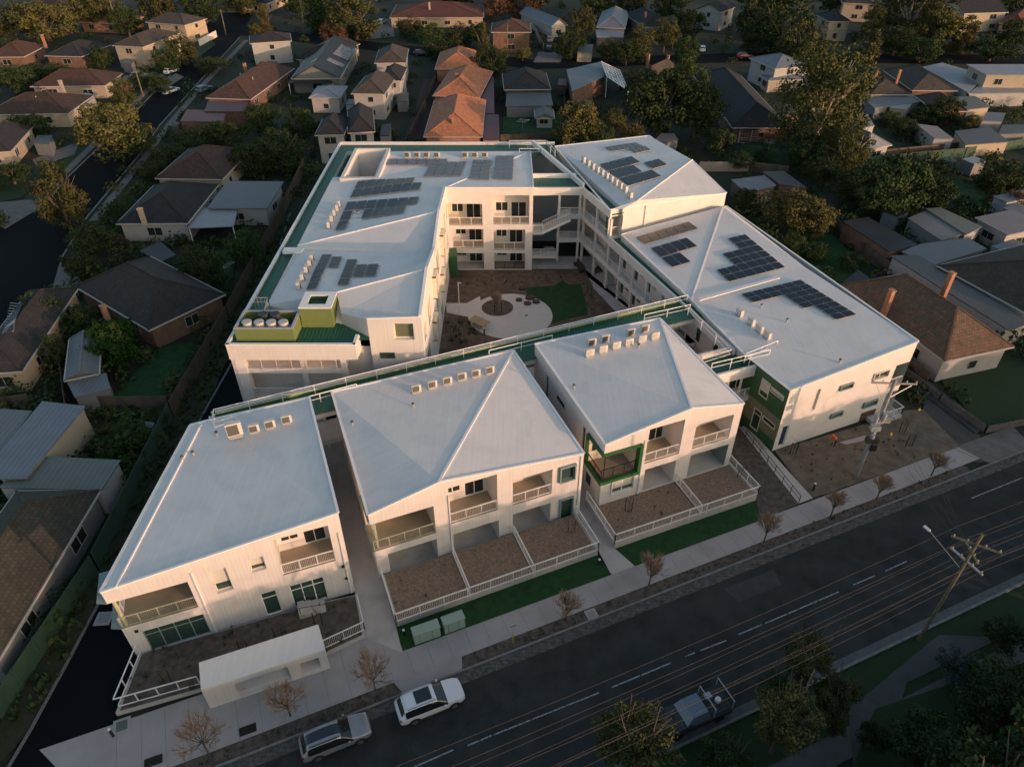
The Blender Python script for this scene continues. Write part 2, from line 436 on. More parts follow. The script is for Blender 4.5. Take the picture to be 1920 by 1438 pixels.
# gaps between the street blocks, courtyards
sheet('path', [G(600, 820), G(636, 815), G(742, 1172), G(755, 1224), G(671, 1190), G(665, 1100)], .05, CONC2)
sheet('path', [G(1010, 760), G(1075, 850), G(1127, 963), G(1170, 1030), G(1190, 1062), G(1146, 1078), G(1129, 1046), G(1082, 960)], .05, CONC2)
sheet('path', [G(1384, 800), G(1402, 800), G(1524, 935), G(1497, 945)], .07, CONC2)
t = thing('ramp_handrail', 'black handrail along the ramp between the small gravel garden and the east wing', 'handrail', (*G(1497, 943), 0)); b = MB()
ha, hb = G(1385, 803), G(1497, 943)
for z in (.95, .5): b.tube((*ha, z), (*hb, z), .03, .03, BLACKM, 6)
for k in range(9): q = (ha[0] + (hb[0] - ha[0]) * k / 8, ha[1] + (hb[1] - ha[1]) * k / 8); b.bar((*q, 0), (*q, .95), .05, BLACKM)
b.build('rail', t)
sheet('garden_bed', [G(1362, 850), G(1384, 800), G(1497, 945), G(1423, 977), G(1419, 939), G(1400, 900)], .045, SOIL)
sheet('garden_bed', [G(1452, 845), G(1640, 790), G(1690, 770), G(1731, 768), G(1800, 838), G(1520, 936)], .046, mat('front_garden_soil', (.17, .135, .10), .95, col2=(.10, .08, .062), vscale=.9, bump=.6))
sheet('slab', [G(1573, 830), G(1622, 817), G(1640, 822), G(1586, 834)], .055, CONC)
sheet('turf', [S(-3.2, -5.95), S(14.2, -5.95), S(14.4, -3.72), S(-3.3, -3.82)], .061, TURF)
sheet('turf', [S(16.0, -5.95), S(30.6, -5.7), S(29.4, -3.6), S(16.6, -3.7)], .063, TURF)
sheet('drive_side_turf', [G(1430, 975), G(1440, 968), G(1500, 950), G(1480, 958)], .052, CONC)
sheet('driveway', [G(1731, 768), G(1735, 720), G(1760, 745), G(1885, 862), G(1830, 868), G(1800, 838)], .02, mat('side_drive', (.06, .062, .06), .9, var=.2))
sheet('crossover', [S(53.6, -3.7), S(61.5, -3.7), S(60.5, -.7), S(54.5, -.7)], .04, mat('old_path', (.15, .145, .135), .9, var=.2, vscale=1))

# raised front gardens: retaining wall, gravel, white rail fence
def yard(label, poly, z, fence_runs, wallm=CONC2, cat='garden', capw=.16):
    t = thing('raised_garden', label, cat, (poly[0][0], poly[0][1], 0))
    b = MB(); b.hexa([(x, y, 0) for x, y in poly], [(x, y, z - .03) for x, y in poly], wallm)
    b.build('retaining_wall', t)
    c = Vector((sum(p[0] for p in poly) / len(poly), sum(p[1] for p in poly) / len(poly)))
    b = MB(); q = [c + (Vector(p) - c) * .975 for p in poly]
    b.face([(p.x, p.y, z) for p in q], MULCH); o = b.build('gravel', t)
    if o.data.polygons[0].normal.z < 0: o.data.flip_normals()
    for run in fence_runs:
        w = MB()
        for (a, c2) in zip(run, run[1:]):
            A = Vector((*a, z)); B = Vector((*c2, z)); L = (B - A).length; up = Vector((0, 0, 1.0))
            w.bar(A + up, B + up, .08, STEELW); w.bar(A + Vector((0, 0, .07)), B + Vector((0, 0, .07)), .07, STEELW)
            n = max(1, round(L / 1.9))
            for k in range(n + 1): w.bar(A + (B - A) * (k / n) - Vector((0, 0, .3)), A + (B - A) * (k / n) + up, .07, STEELW)
            n = int(L / .14)
            for k in range(n + 1):
                q = A + (B - A) * (k / n); w.bar(q, q + up, .02, STEELW)
        w.build('railing', t)
    return t
Y2 = [G(743, 1178), G(1128.3, 1045), G(1082, 965), G(715, 1085)]
Y2 = [S(-3.15, -5.95), S(14.3, -5.95), Vector(S(14.3, -5.95)) + Vector((-.37, .929)) * 4.35, Vector(S(-3.15, -5.95)) + Vector((-.37, .929)) * 4.6]
Y2 = [tuple(p) for p in Y2]
def lerp2(a, b, t): return (a[0] + (b[0] - a[0]) * t, a[1] + (b[1] - a[1]) * t)
d1a, d1b = lerp2(Y2[0], Y2[1], .345), lerp2(Y2[3], Y2[2], .345)
d2a, d2b = lerp2(Y2[0], Y2[1], .66), lerp2(Y2[3], Y2[2], .66)
yard('three bay gravel front garden behind white rails, above the two green cabinets', Y2, .72,
     [[Y2[3], Y2[0], Y2[1], Y2[2]], [d1a, d1b], [d2a, d2b]])
Y3 = [S(15.9, -6.0), S(30.6, -5.75), Vector(S(30.6, -5.75)) + Vector((-.37, .929)) * 5.0, Vector(S(15.9, -6.0)) + Vector((-.37, .929)) * 5.4]
Y3 = [tuple(p) for p in Y3]
d3a, d3b = lerp2(Y3[0], Y3[1], .585), lerp2(Y3[3], Y3[2], .585)
yard('two bay gravel front garden behind white rails, below the green corner balcony', Y3, .85,
     [[Y3[3], Y3[0], Y3[1], Y3[2]], [d3a, d3b]])
Y1 = [G(220, 1342), G(377, 1297), G(372, 1262), G(600, 1195), G(607, 1232), G(686, 1195), G(672, 1120), G(600, 1135), G(263, 1232)]
t = thing('raised_garden', 'shaded garden bed with dark stakes behind the white bin shelter', 'garden', (*Y1[0], 0))
b = MB(); b.hexa([(*p, 0) for p in Y1], [(*p, .40) for p in Y1], CONC2); b.build('retaining_wall', t)
b = MB(); c = Vector((sum(p[0] for p in Y1) / 9, sum(p[1] for p in Y1) / 9)); b.face([(*(c + (Vector(p) - c) * .97), .43) for p in Y1], SOIL); b.build('garden_soil', t)
w = MB()
def rail_run(w, pts, z, n_per=1.5, h=1.0, bal=.14, diag=False):
    for (a, c2) in zip(pts, pts[1:]):
        A = Vector((*a, z)); B = Vector((*c2, z)); L = (B - A).length; up = Vector((0, 0, h))
        w.bar(A + up, B + up, .07, STEELW); w.bar(A + Vector((0, 0, .05)), B + Vector((0, 0, .05)), .06, STEELW)
        n = max(1, round(L / n_per))
        for k in range(n + 1): w.bar(A + (B - A) * (k / n), A + (B - A) * (k / n) + up, .06, STEELW)
        if bal:
            n = int(L / bal)
            for k in range(n + 1):
                q = A + (B - A) * (k / n); w.bar(q, q + up, .018, STEELW)
rail_run(w, [G(265, 1218, .45), G(221, 1325, .45), G(375, 1282, .45)], .45, bal=0)
w.build('railing', t)
w = MB(); rail_run(w, [G(607, 1216, .45), G(684, 1180, .45), G(672, 1128, .45)], .45, bal=.13); w.build('railing', t)

# ================================================================== the apartment blocks
def block_walls(mb, f, pts, z0=0.0, skip=(), m=WHITE_WALL):
    """plain walls below the roof edge polygon pts (list of Vectors, counter-clockwise), skipping edge numbers"""
    n = len(pts)
    for i in range(n):
        if i in skip: continue
        a, c = pts[i], pts[(i + 1) % n]
        mb.face([(a.x, a.y, z0), (c.x, c.y, z0), tuple(c), tuple(a)], m)

def front(fac, mb, parent, profile, specs, z0=0.0, m=WHITE_CLAD):
    """specs: kind, 4 pixel corners, extra"""
    holes = []
    rects = []
    for sp in specs:
        h = list(fac.rect(*sp[1])); ex = sp[2] if len(sp) > 2 else {}
        if 'z0' in ex: h[2] = ex['z0']
        if 'z1' in ex: h[3] = ex['z1']
        if 'u0' in ex: h[0] = ex['u0']
        if 'u1' in ex: h[1] = ex['u1']
        h[2] = max(h[2], z0 + .01); h[1] = min(h[1], fac.L)
        rects.append((sp[0], tuple(h), ex)); holes.append(tuple(h))
    fac.wall(mb, z0, profile, holes, m)
    for k, h, ex in rects:
        if k == 'log': loggia(fac, h, mb, parent, depth=ex.get('d', 2.2), rail=ex.get('rail', True), wins=ex.get('wins', True), left=ex.get('left', True), right=ex.get('right', True),
                              wallm=ex.get('wm', WHITE_WALL), railm=ex.get('rm', STEELW), backm=ex.get('bm'))
        elif k == 'win':
            fac.reveal(mb, h, ex.get('off', .12), WHITE_WALL)
            window(fac, h, ex.get('off', .12), parent, fm=ex.get('fm', TEAL_FR), gm=ex.get('gm', GLASSG), mull=ex.get('mull', 1), proud=ex.get('proud', 0), trans=ex.get('trans', False), blind=ex.get('blind', False), th=ex.get('th', .07))
    return rects

def RP(q): return P(*q)
def ontofac(fac, x, y, o=0):
    u, z = fac.uv(x, y); return fac.pt(u, z, o), u, z

# ---------- west street block
T = thing('apartment_building', 'single pitched white block at the corner of the dark drive, behind the white bin shelter', 'building', (*G(263, 1228), 0))
FL, FR = RP((188, 1110, 7.8)), RP((634, 961, 9.3))
f1 = Fac((FL.x, FL.y), (FR.x, FR.y))
BR, BL2, BL1 = RP((580, 745, 8.7)), RP((395, 787, 7.5)), RP((357, 797, 7.4))
pts = [FL, FR, BR, BL2, BL1]
mb = MB()
hc = f1.rect((221.8, 1130.3), (350.3, 1086.9), (370.3, 1136), (239.3, 1167.8))
rc = front(f1, mb, T, [(0, FL.z), (f1.L, FR.z)], [
    ('log', [(221.8, 1130.3), (350.3, 1086.9), (372, 1138), (231, 1178)], {'u0': 0.0, 'left': False, 'd': 3.0, 'wm': CREAM, 'rm': mat('sage_rail', (.36, .36, .27), .6)}),
    ('win', [(390.4, 1073.5), (422, 1063.5), (438.8, 1104.4), (408, 1113.6)], {'fm': CREAM, 'off': .35, 'blind': True}),
    ('win', [(465, 1051), (491, 1042), (501.8, 1067), (471, 1073.6)], {'fm': CREAM, 'off': .35, 'blind': True}),
    ('log', [(511.8, 1016), (613.6, 981.7), (629.5, 1050), (531.8, 1079.4)], {'d': 2.4}),
    ('win', [(487.6, 1114.5), (516.8, 1106), (530, 1144.5), (501.8, 1155.4)], {'trans': True, 'fm': WHITE_TRIM}),
    ('win', [(542.7, 1100.3), (606, 1080), (616, 1120), (553.5, 1139.5)], {'trans': True, 'fm': WHITE_TRIM, 'mull': 3}),
    ('win', [(266.7, 1185), (380, 1150), (396.7, 1185), (285, 1220)], {'trans': True, 'fm': TEAL_FR, 'mull': 4})], m=WHITE_CLAD)
h0 = rc[0][1]
# west wall with the corner balcony open on this side too
f1w = Fac((BL1.x, BL1.y), (FL.x, FL.y))
hw = (f1w.L - 3.0, f1w.L, h0[2], h0[3])
f1w.wall(mb, 0, [(0, BL1.z), (f1w.L, FL.z)], [hw], WHITE_CLAD)
block_walls(mb, f1, pts, skip=(0, 4))
mb.build('wall', T)
rf = MB(); rf.face([FL, FR, BR, BL2, BL1], WHITE_ROOF)
rf.build('roof', T)
g = MB(); roof_edge(g, pts, WHITE_TRIM, .2, .10)
off = Vector((.9, -.25, .10))
g.bar(FL + Vector((.95, .25, .10)), BL1 + Vector((1.0, -.1, .12)), .12, WHITE_TRIM, .22)
g.build('roof_capping', T)
pst = MB(); q = f1.pt(.35, 0, -.2); pst.bar((q.x, q.y, h0[2]), (q.x, q.y, h0[3]), .16, mat('sand_steel', (.55, .5, .3), .6)); pst.build('post', T)
for zz in (h0[3], h0[2]):                            # thin grey blades that close the corner, west side
    aw = MB(); a0 = f1.pt(0, zz, 0); aw.hexa([a0 - f1.d * .7 - f1.n * .3 + Vector((0, 0, -.04)), a0 + Vector((0, 0, -.04)), a0 - f1.n * 3 + Vector((0, 0, -.04)), a0 - f1.d * .7 - f1.n * 3 + Vector((0, 0, -.04))],
            [a0 - f1.d * .7 - f1.n * .3, a0, a0 - f1.n * 3, a0 - f1.d * .7 - f1.n * 3], TEAL_FR); aw.build('awning', T)
balustrade(T, (f1.pt(0.1, 0, -.2).x, f1.pt(.1, 0, -.2).y), (f1.pt(0.1, 0, -2.9).x, f1.pt(.1, 0, -2.9).y), h0[2], 1.0, STEELW)
for (x, y) in ((643, 1061), (649, 1083), (256, 1182)):
    lt = MB(); q, u, z = ontofac(f1, x, y); lt.box(q + f1.n * .05, (.22, .12, .22), BLACKM, math.atan2(f1.d.y, f1.d.x)); lt.build('wall_lamp', T)
st = MB()                                            # entry steps with handrails
for k, (x, y) in enumerate([(618, 1132), (640, 1127), (660, 1120)]):
    pass
q = f1.pt(f1.L - 3.4, 0, 0); 
for k in range(4):
    a = f1.pt(f1.L - 4.2 + k * .5, 0, .7); st.box((a.x, a.y, .35 - k * .08 + .2), (.5, 1.3, .8 - k * .16), CONC2, math.atan2(f1.d.y, f1.d.x))
st.build('steps', T)
hr = MB()
for o in (.12, 1.3):
    a = f1.pt(f1.L - 4.3, 1.75, o); c = f1.pt(f1.L - 2.2, 1.25, o)
    hr.tube(a, c, .025, .025, BLACKM); hr.tube(c, c - Vector((0, 0, .9)), .025, .025, BLACKM); hr.tube(a, a - Vector((0, 0, .7)), .025, .025, BLACKM)
hr.build('handrail', T)

# ---------- central street block (hipped)
T = thing('apartment_building', 'widest white street block with a pale triangular roof slope behind the three bay garden', 'building', (*G(715, 1085), 0))
FL, FR = RP((690, 965, 7.7)), RP((1095, 850, 7.5))
f2 = Fac((FL.x, FL.y), (FR.x, FR.y))
PK, uk, zk = ontofac(f2, 823, 903)
AP, BL = RP((963, 657, 7.7)), RP((622, 735, 7.9))
mb = MB()
rc = front(f2, mb, T, [(0, FL.z), (uk, zk), (f2.L, FR.z)], [
    ('log', [(693.4, 984), (812.8, 948.5), (817.8, 1000), (700, 1034)], {'u0': 0.0, 'left': False, 'd': 3.0, 'wm': CREAM, 'rm': mat('sage_rail', (.36, .36, .27), .6)}),
    ('log', [(840.3, 911.8), (932, 892.6), (933, 955), (845.3, 983.5)], {'d': 2.4}),
    ('log', [(961, 901.8), (1036, 880), (1034.4, 925), (961.8, 947.7)], {'d': 2.4, 'wins': False}),
    ('win', [(1047.7, 876), (1078.6, 866.7), (1077.8, 896), (1048.6, 902.6)], {'proud': .28, 'th': .12}),
    ('log', [(728.5, 1037.8), (819.5, 1010.3), (822, 1049.5), (732.6, 1080)], {'d': 2.4, 'rail': False, 'wins': False}),
    ('log', [(849.5, 1000.3), (935.5, 976), (936.3, 1013.6), (852.8, 1041)], {'d': 2.4, 'rail': False, 'wins': False}),
    ('log', [(961.8, 963.6), (1033.6, 942.7), (1030, 982), (961, 1005.3)], {'d': 2.4, 'rail': False, 'wins': False}),
    ('win', [(1048.6, 935), (1074.5, 930), (1072, 973.6), (1047.7, 978.6)], {'proud': .2, 'th': .1})])
h0 = rc[0][1]
f2w = Fac((BL.x, BL.y), (FL.x, FL.y))
sw = [(5.0, 5.5, 4.6, 6.4), (f2w.L - 3.0, f2w.L, h0[2], h0[3])]
f2w.wall(mb, 0, [(0, BL.z), (f2w.L, FL.z)], sw, WHITE_WALL)
window(f2w, sw[0], .1, T)
pts = [FL, FR, AP, BL]
f2e = Fac((FR.x, FR.y), (AP.x, AP.y))
mb.face([(FR.x, FR.y, 0), (AP.x, AP.y, 0), tuple(AP), tuple(FR)], WHITE_WALL); mb.face([(AP.x, AP.y, 0), (BL.x, BL.y, 0), tuple(BL), tuple(AP)], WHITE_WALL)
mb.build('wall', T)
rf = MB(); rf.face([FL, PK, BL], WHITE_ROOF); rf.face([PK, AP, BL], WHITE_ROOF); rf.face([PK, FR, AP], WHITE_ROOF); rf.build('roof', T)
g = MB(); roof_edge(g, [FL, PK, FR, AP, BL], WHITE_TRIM, .2, .1); g.bar(PK + Vector((0, 0, .03)), AP + Vector((0, 0, .03)), .22, WHITE_TRIM, .09)
g.build('roof_capping', T)
pst = MB()
for o in (.25, 1.6):
    q = f2.pt(.35, 0, -o); pst.bar((q.x, q.y, h0[2]), (q.x, q.y, h0[3]), .14, mat('sage_steel', (.4, .46, .36), .6))
pst.build('post', T)
fl = MB(); a0 = f2.pt(0, h0[2], 0)
for zz, hh in ((h0[2] - .5, .5), (h0[3], .35)):
    a0 = f2.pt(0, zz, .02); fl.hexa([a0 - f2.d * .12, a0 + f2.d * .02, a0 - f2.n * 3 + f2.d * .02, a0 - f2.n * 3 - f2.d * .12], [a0 - f2.d * .12 + Vector((0, 0, hh)), a0 + f2.d * .02 + Vector((0, 0, hh)), a0 - f2.n * 3 + f2.d * .02 + Vector((0, 0, hh)), a0 - f2.n * 3 - f2.d * .12 + Vector((0, 0, hh))], TEAL_FR)
fl.build('balcony_trim', T)

# ---------- right street block
T = thing('apartment_building', 'white street block with a dark green framed corner balcony, right of the widest one', 'building', (*G(1127, 960), 0))
FL, FR = RP((1135, 833, 8.2)), RP((1395, 757, 8.3))
f3 = Fac((FL.x, FL.y), (FR.x, FR.y))
PK, uk, zk = ontofac(f3, 1297, 765)
AP, BL = RP((1237, 597, 8.7)), RP((1003, 645, 8.5))
mb = MB()
rc = front(f3, mb, T, [(0, FL.z), (uk, zk), (f3.L, FR.z)], [
    ('log', [(1135, 852), (1199.3, 833.5), (1192.6, 882), (1130.9, 898.6)], {'u0': 0.0, 'left': False, 'd': 2.6, 'wm': CREAM, 'rm': BLACKM}),
    ('log', [(1216.8, 810), (1287, 781.7), (1272, 851), (1207.6, 869.4)], {'d': 2.4}),
    ('log', [(1305.3, 797.6), (1376.3, 776.7), (1366.2, 821.8), (1297.8, 841)], {'d': 2.4, 'wins': False}),
    ('win', [(1146.7, 902), (1189.3, 890), (1187.6, 913.6), (1145, 926)], {'proud': .12, 'mull': 2, 'blind': True, 'fm': WHITE_TRIM}),
    ('log', [(1208.5, 880), (1268.6, 863.5), (1260, 902.8), (1205, 918.6)], {'d': 2.4, 'rail': False, 'wins': False}),
    ('log', [(1293.6, 855), (1364.6, 832.7), (1358.7, 871.9), (1288.6, 893.6)], {'d': 2.4, 'rail': False, 'wins': False, 'wm': TEAL_FR, 'bm': WHITE_WALL})])
h0 = rc[0][1]
f3w = Fac((BL.x, BL.y), (FL.x, FL.y))
sw = [(3.0, 3.5, 4.2, 6.9), (5.4, 7.3, 5.6, 6.3), (11.2, 11.7, 4.3, 7.0), (12.3, 13.4, 1.2, 2.6), (f3w.L - 2.6, f3w.L, h0[2], h0[3])]
f3w.wall(mb, 0, [(0, BL.z), (f3w.L, FL.z)], sw, WHITE_WALL)
for h in sw[:4]: f3w.reveal(mb, h, .12, WHITE_WALL); window(f3w, h, .1, T, th=.08)
mb.face([(FR.x, FR.y, 0), (AP.x, AP.y, 0), tuple(AP), tuple(FR)], WHITE_WALL); mb.face([(AP.x, AP.y, 0), (BL.x, BL.y, 0), tuple(BL), tuple(AP)], WHITE_WALL)
mb.build('wall', T)
rf = MB(); rf.face([FL, PK, BL], WHITE_ROOF); rf.face([PK, AP, BL], WHITE_ROOF); rf.face([PK, FR, AP], WHITE_ROOF); rf.build('roof', T)
g = MB(); roof_edge(g, [FL, PK, FR, AP, BL], WHITE_TRIM, .2, .1); g.bar(PK + Vector((0, 0, .03)), AP + Vector((0, 0, .03)), .22, WHITE_TRIM, .09)
g.build('roof_capping', T)
gf = MB()                                            # green box frame that wraps the corner
u1 = h0[1]; za, zb = h0[2], h0[3]; th = .34; pr = .3
def gbox(fc, ua, ub, z0, z1, o0, o1, m=GREEN_FR):
    gf.hexa([fc.pt(ua, z0, o1), fc.pt(ub, z0, o1), fc.pt(ub, z0, o0), fc.pt(ua, z0, o0)], [fc.pt(ua, z1, o1), fc.pt(ub, z1, o1), fc.pt(ub, z1, o0), fc.pt(ua, z1, o0)], m)
gbox(f3, -pr, u1 + .05, za - th, za, -.1, pr); gbox(f3, -pr, u1 + .05, zb, zb + .12, -.1, pr); gbox(f3, u1 - .05, u1 + .2, za - th, zb + .12, -.3, pr)
gbox(f3w, f3w.L - 2.7, f3w.L - .1, za - th, za, -.1, pr); gbox(f3w, f3w.L - 2.7, f3w.L - .1, zb, zb + .12, -.1, pr); gbox(f3w, f3w.L - 2.85, f3w.L - 2.65, za - th, zb + .12, -.3, pr)
gf.build('balcony_frame', T)
q = f3w.pt(f3w.L - 2.5, 0, .1); r_ = f3w.pt(f3w.L + .15, 0, .12)
balustrade(T, (q.x, q.y), (r_.x, r_.y), za, 1.0, BLACKM)
pst = MB(); q = f3.pt(.1, 0, .05); pst.bar((q.x, q.y, za), (q.x, q.y, zb), .08, BLACKM); pst.build('post', T)

# ---------- east wing (lower roof) and its street end
T = thing('apartment_building', 'two storey white east wing with green side wall beside the worker in orange', 'building', (*G(1448.5, 846), 0))
FL, FR = RP((1481.8, 731.8, 7.6)), RP((1722, 640, 8.9))
f5 = Fac((FL.x, FL.y), (FR.x, FR.y))
IB, IM = RP((1165, 440, 7.9)), RP((1296, 562, 7.7))
RB = RP((1362, 387, 8.9))
mb = MB()
rc = front(f5, mb, T, [(0, FL.z), (f5.L, FR.z)], [
    ('win', [(1533.6, 731), (1540.3, 728.5), (1527, 768.5), (1517.8, 771)], {'off': .2, 'fm': CREAM, 'gm': BLIND}),
    ('win', [(1574.5, 721.8), (1599.5, 716.8), (1597, 724.3), (1573.7, 732.6)], {'proud': .2, 'th': .1}),
    ('win', [(1638.5, 699.3), (1667.7, 692.6), (1663.5, 705), (1636, 712.6)], {'proud': .15, 'th': .08, 'fm': CREAM, 'mull': 2}),
    ('win', [(1557, 777), (1579.5, 768.5), (1577.8, 777), (1555.3, 784.4)], {'proud': .2, 'th': .1}),
    ('win', [(1618.7, 754.3), (1645.5, 747.7), (1642, 756), (1617, 765)], {'proud': .2, 'th': .1}),
    ('win', [(1468.5, 800.3), (1480, 797), (1469.3, 834.5), (1457.7, 837)], {'fm': WHITE_TRIM, 'gm': mat('blue_door_glass', (.03, .04, .09), .2)}),
    ('log', [(1677.7, 686), (1717, 675), (1705, 716), (1668, 727)], {'u1': 99, 'd': 3, 'right': False, 'wm': GREEN_DK, 'rail': True}),
    ('log', [(1660, 738), (1705, 725), (1690, 766), (1650, 778)], {'u1': 99, 'd': 3, 'right': False, 'wm': WHITE_WALL, 'rail': False, 'wins': True})], m=WHITE_WALL)
for i in (-2, -1): pass
# green side wall towards the gap
f5w = Fac(G(1393, 662, 7.6), (FL.x, FL.y))
L0 = f5w.L
LO = mat('grey_green_cladding', (.17, .175, .11), .7, var=.05)
ho = [f5w.rect((1430, 706), (1446, 722.6), (1436.8, 751), (1422.6, 736.8)), f5w.rect((1446.8, 722.6), (1471, 744.3), (1467.7, 754.4), (1445, 731)),
      f5w.rect((1415, 761), (1427.6, 775), (1420, 812), (1406.7, 797)), f5w.rect((1431, 777.7), (1454.3, 797.8), (1451, 807), (1429, 786))]
g5 = MB()
f5w.wall(g5, 3.9, [(0, 7.6), (L0, 7.6)], [h for h in ho if h[2] > 3.9], GREEN_DK)
f5w.wall(g5, 1.2, [(0, 3.9), (L0, 3.9)], [(h[0], h[1], max(1.21, h[2]), h[3]) for h in ho if h[2] <= 3.9], LO)
f5w.wall(g5, 0, [(0, 1.2), (L0, 1.2)], [(h[0], h[1], max(.05, h[2]), 1.19) for h in ho if h[2] < 1.2], GREEN_DK)
g5.build('green_wall', T)
for h in ho: window(f5w, h, .06, T, fm=CREAM, gm=GLASSG, trans=(h[3] - h[2]) > 1.2, proud=.04, blind=(h[2] > 3.9))
A0 = Vector((*f5w.A.xy, 7.6))
pts = [FL, FR, RB, IB, IM, A0]
mb.face([(FR.x, FR.y, 0), (RB.x, RB.y, 0), tuple(RB), tuple(FR)], WHITE_WALL); mb.face([(RB.x, RB.y, 0), (IB.x, IB.y, 0), tuple(IB), tuple(RB)], WHITE_WALL)
f5i = Fac((IB.x, IB.y), (IM.x, IM.y)); hh = []
for k in range(5):
    u = 1.0 + k * 3.2
    hh += [(u, u + 1.0, 3.75, 6.0), (u + 1.3, u + 2.3, 4.9, 6.0), (u, u + 1.0, .1, 2.3), (u + 1.3, u + 2.3, 1.2, 2.3)]
f5i.wall(mb, 0, [(0, IB.z), (f5i.L, IM.z)], hh, WHITE_WALL)
for h in hh: window(f5i, h, .06, T, fm=WHITE_TRIM, gm=GLASSG)
f5j = Fac((IM.x, IM.y), (A0.x, A0.y)); hj = [(u, u + 1.0, z, z + 2.2) for u in (2, 5.5) for z in (.1, 3.75)]
f5j.wall(mb, 0, [(0, IM.z), (f5j.L, A0.z)], hj, WHITE_WALL)
for h in hj: window(f5j, h, .06, T, fm=WHITE_TRIM, gm=GLASSG)
mb.build('wall', T)
# roof: ridge that runs from the court corner up to the tall block's corner
RV = RP((1355, 388, 9.4)); RJ = RP((1311, 527, 8.9)); M1 = RP((1510, 500, 8.8)); JL = RP((1296, 562, 7.8))
E1r = RP((1508, 500, 8.9))
rf = MB()
rf.face([IB, IM, RV], WHITE_ROOF)
rf.face([IM, E1r, RV], WHITE_ROOF); rf.face([E1r, RB, RV], WHITE_ROOF)
rf.face([IM, A0, FL, FR, E1r], WHITE_ROOF)
rf.build('roof', T)
g = MB(); roof_edge(g, pts, WHITE_TRIM, .2, .1); g.bar(RV + Vector((0, 0, .04)), IM + Vector((0, 0, .04)), .16, WHITE_TRIM, .08)
g.bar(RP((1310, 562, 7.98)), RP((1460, 520, 8.7)), .5, WHITE_TRIM, .10)
g.build('roof_capping', T)
# right corner balcony rail
b = MB(); q = [G(1718.6, 751, 1.0), G(1673.5, 765, 1.0), G(1690, 722, 1.0)]
bq = [f5.pt(f5.L + .2, 0, 1.2), f5.pt(f5.L - 3.2, 0, 1.2)]
b.prism([(f5.pt(f5.L - 3.4, 0, 0).x, f5.pt(f5.L - 3.4, 0, 0).y), (f5.pt(f5.L - 3.4, 0, 1.3).x, f5.pt(f5.L - 3.4, 0, 1.3).y), (f5.pt(f5.L + .3, 0, 1.3).x, f5.pt(f5.L + .3, 0, 1.3).y), (f5.pt(f5.L + .3, 0, -3).x, f5.pt(f5.L + .3, 0, -3).y), (f5.pt(f5.L - 3, 0, -3).x, f5.pt(f5.L - 3, 0, -3).y)], .0, .42, CONC2)
b.build('terrace', T)
a_, c_, d_ = f5.pt(f5.L - 3.3, 0, 1.2), f5.pt(f5.L + .2, 0, 1.2), f5.pt(f5.L + .2, 0, -2.8)
balustrade(T, (a_.x, a_.y), (c_.x, c_.y), .43); balustrade(T, (c_.x, c_.y), (d_.x, d_.y), .43)
mt = MB()                                            # brown meter niche and pipes at the foot of the wall
h = f5.rect((1608, 806), (1622, 800), (1622, 812), (1603, 818)); q = f5.pt((h[0] + h[1]) / 2, .6, .03)
mt.box(q, (1.9, .08, 1.1), mat('brown_cover', (.10, .05, .035), .8), math.atan2(f5.d.y, f5.d.x)); mt.build('meter_cover', T)

# ---------- north-east block, three storeys
T = thing('apartment_building', 'three storey white block at the far right with a long line of air conditioners', 'building', (*G(1340, 640), 0))
NA, NB_, NC, ND = RP((1168, 392, 11.0)), RP((1362, 362, 10.7)), RP((1217, 255, 11.0)), RP((1040, 275, 10.2))
NA2 = RP((1143, 394, 10.9))
HP = RP((1298, 300, 11.9))
mb = MB()
fN = Fac((NA2.x, NA2.y), (NB_.x, NB_.y))
HQ, uH, zH = ontofac(fN, 1196, 376)
hN = [(fN.rect((1143, 413), (1167, 408), (1166, 440), (1143, 446))[0] + .15, fN.rect((1143, 413), (1167, 408), (1166, 440), (1143, 446))[1], 7.3, 9.9)]
fN.wall(mb, 0, [(0, 10.9), (uH, zH), (fN.L, NB_.z)], hN, WHITE_WALL)
loggia(fN, hN[0], mb, T, depth=1.5, rail=True, wins=False, wallm=GREEN_DK, backm=WHITE_WALL)
for a, c in ((NB_, NC), (NC, ND), (ND, NA)): mb.face([(a.x, a.y, 0), (c.x, c.y, 0), tuple(c), tuple(a)], WHITE_WALL)
mb.build('wall', T)
rf = MB(); rf.face([NA, HQ, HP, NC, ND], WHITE_ROOF); rf.face([HQ, NB_, HP], WHITE_ROOF); rf.face([HP, NB_, NC], WHITE_ROOF)
rf.face([RP((1143, 394, 10.88)), HQ, NA, RP((1143.5, 393.5, 10.88))], WHITE_ROOF); rf.build('roof', T)
g = MB(); roof_edge(g, [NA2, NB_, NC, ND], WHITE_TRIM, .2, .12); g.bar(HQ + Vector((0, 0, .04)), HP + Vector((0, 0, .04)), .15, WHITE_TRIM, .08); g.bar(HP, NB_, .12, WHITE_TRIM, .06)
g.build('roof_capping', T)
dp = MB(); q, u, z = ontofac(fN, 1212, 385, .06); q2, u2, z2 = ontofac(fN, 1210, 430, .06); dp.bar(q, (q.x, q.y, 7.9), .22, WHITE_TRIM); dp.build('downpipe', T)

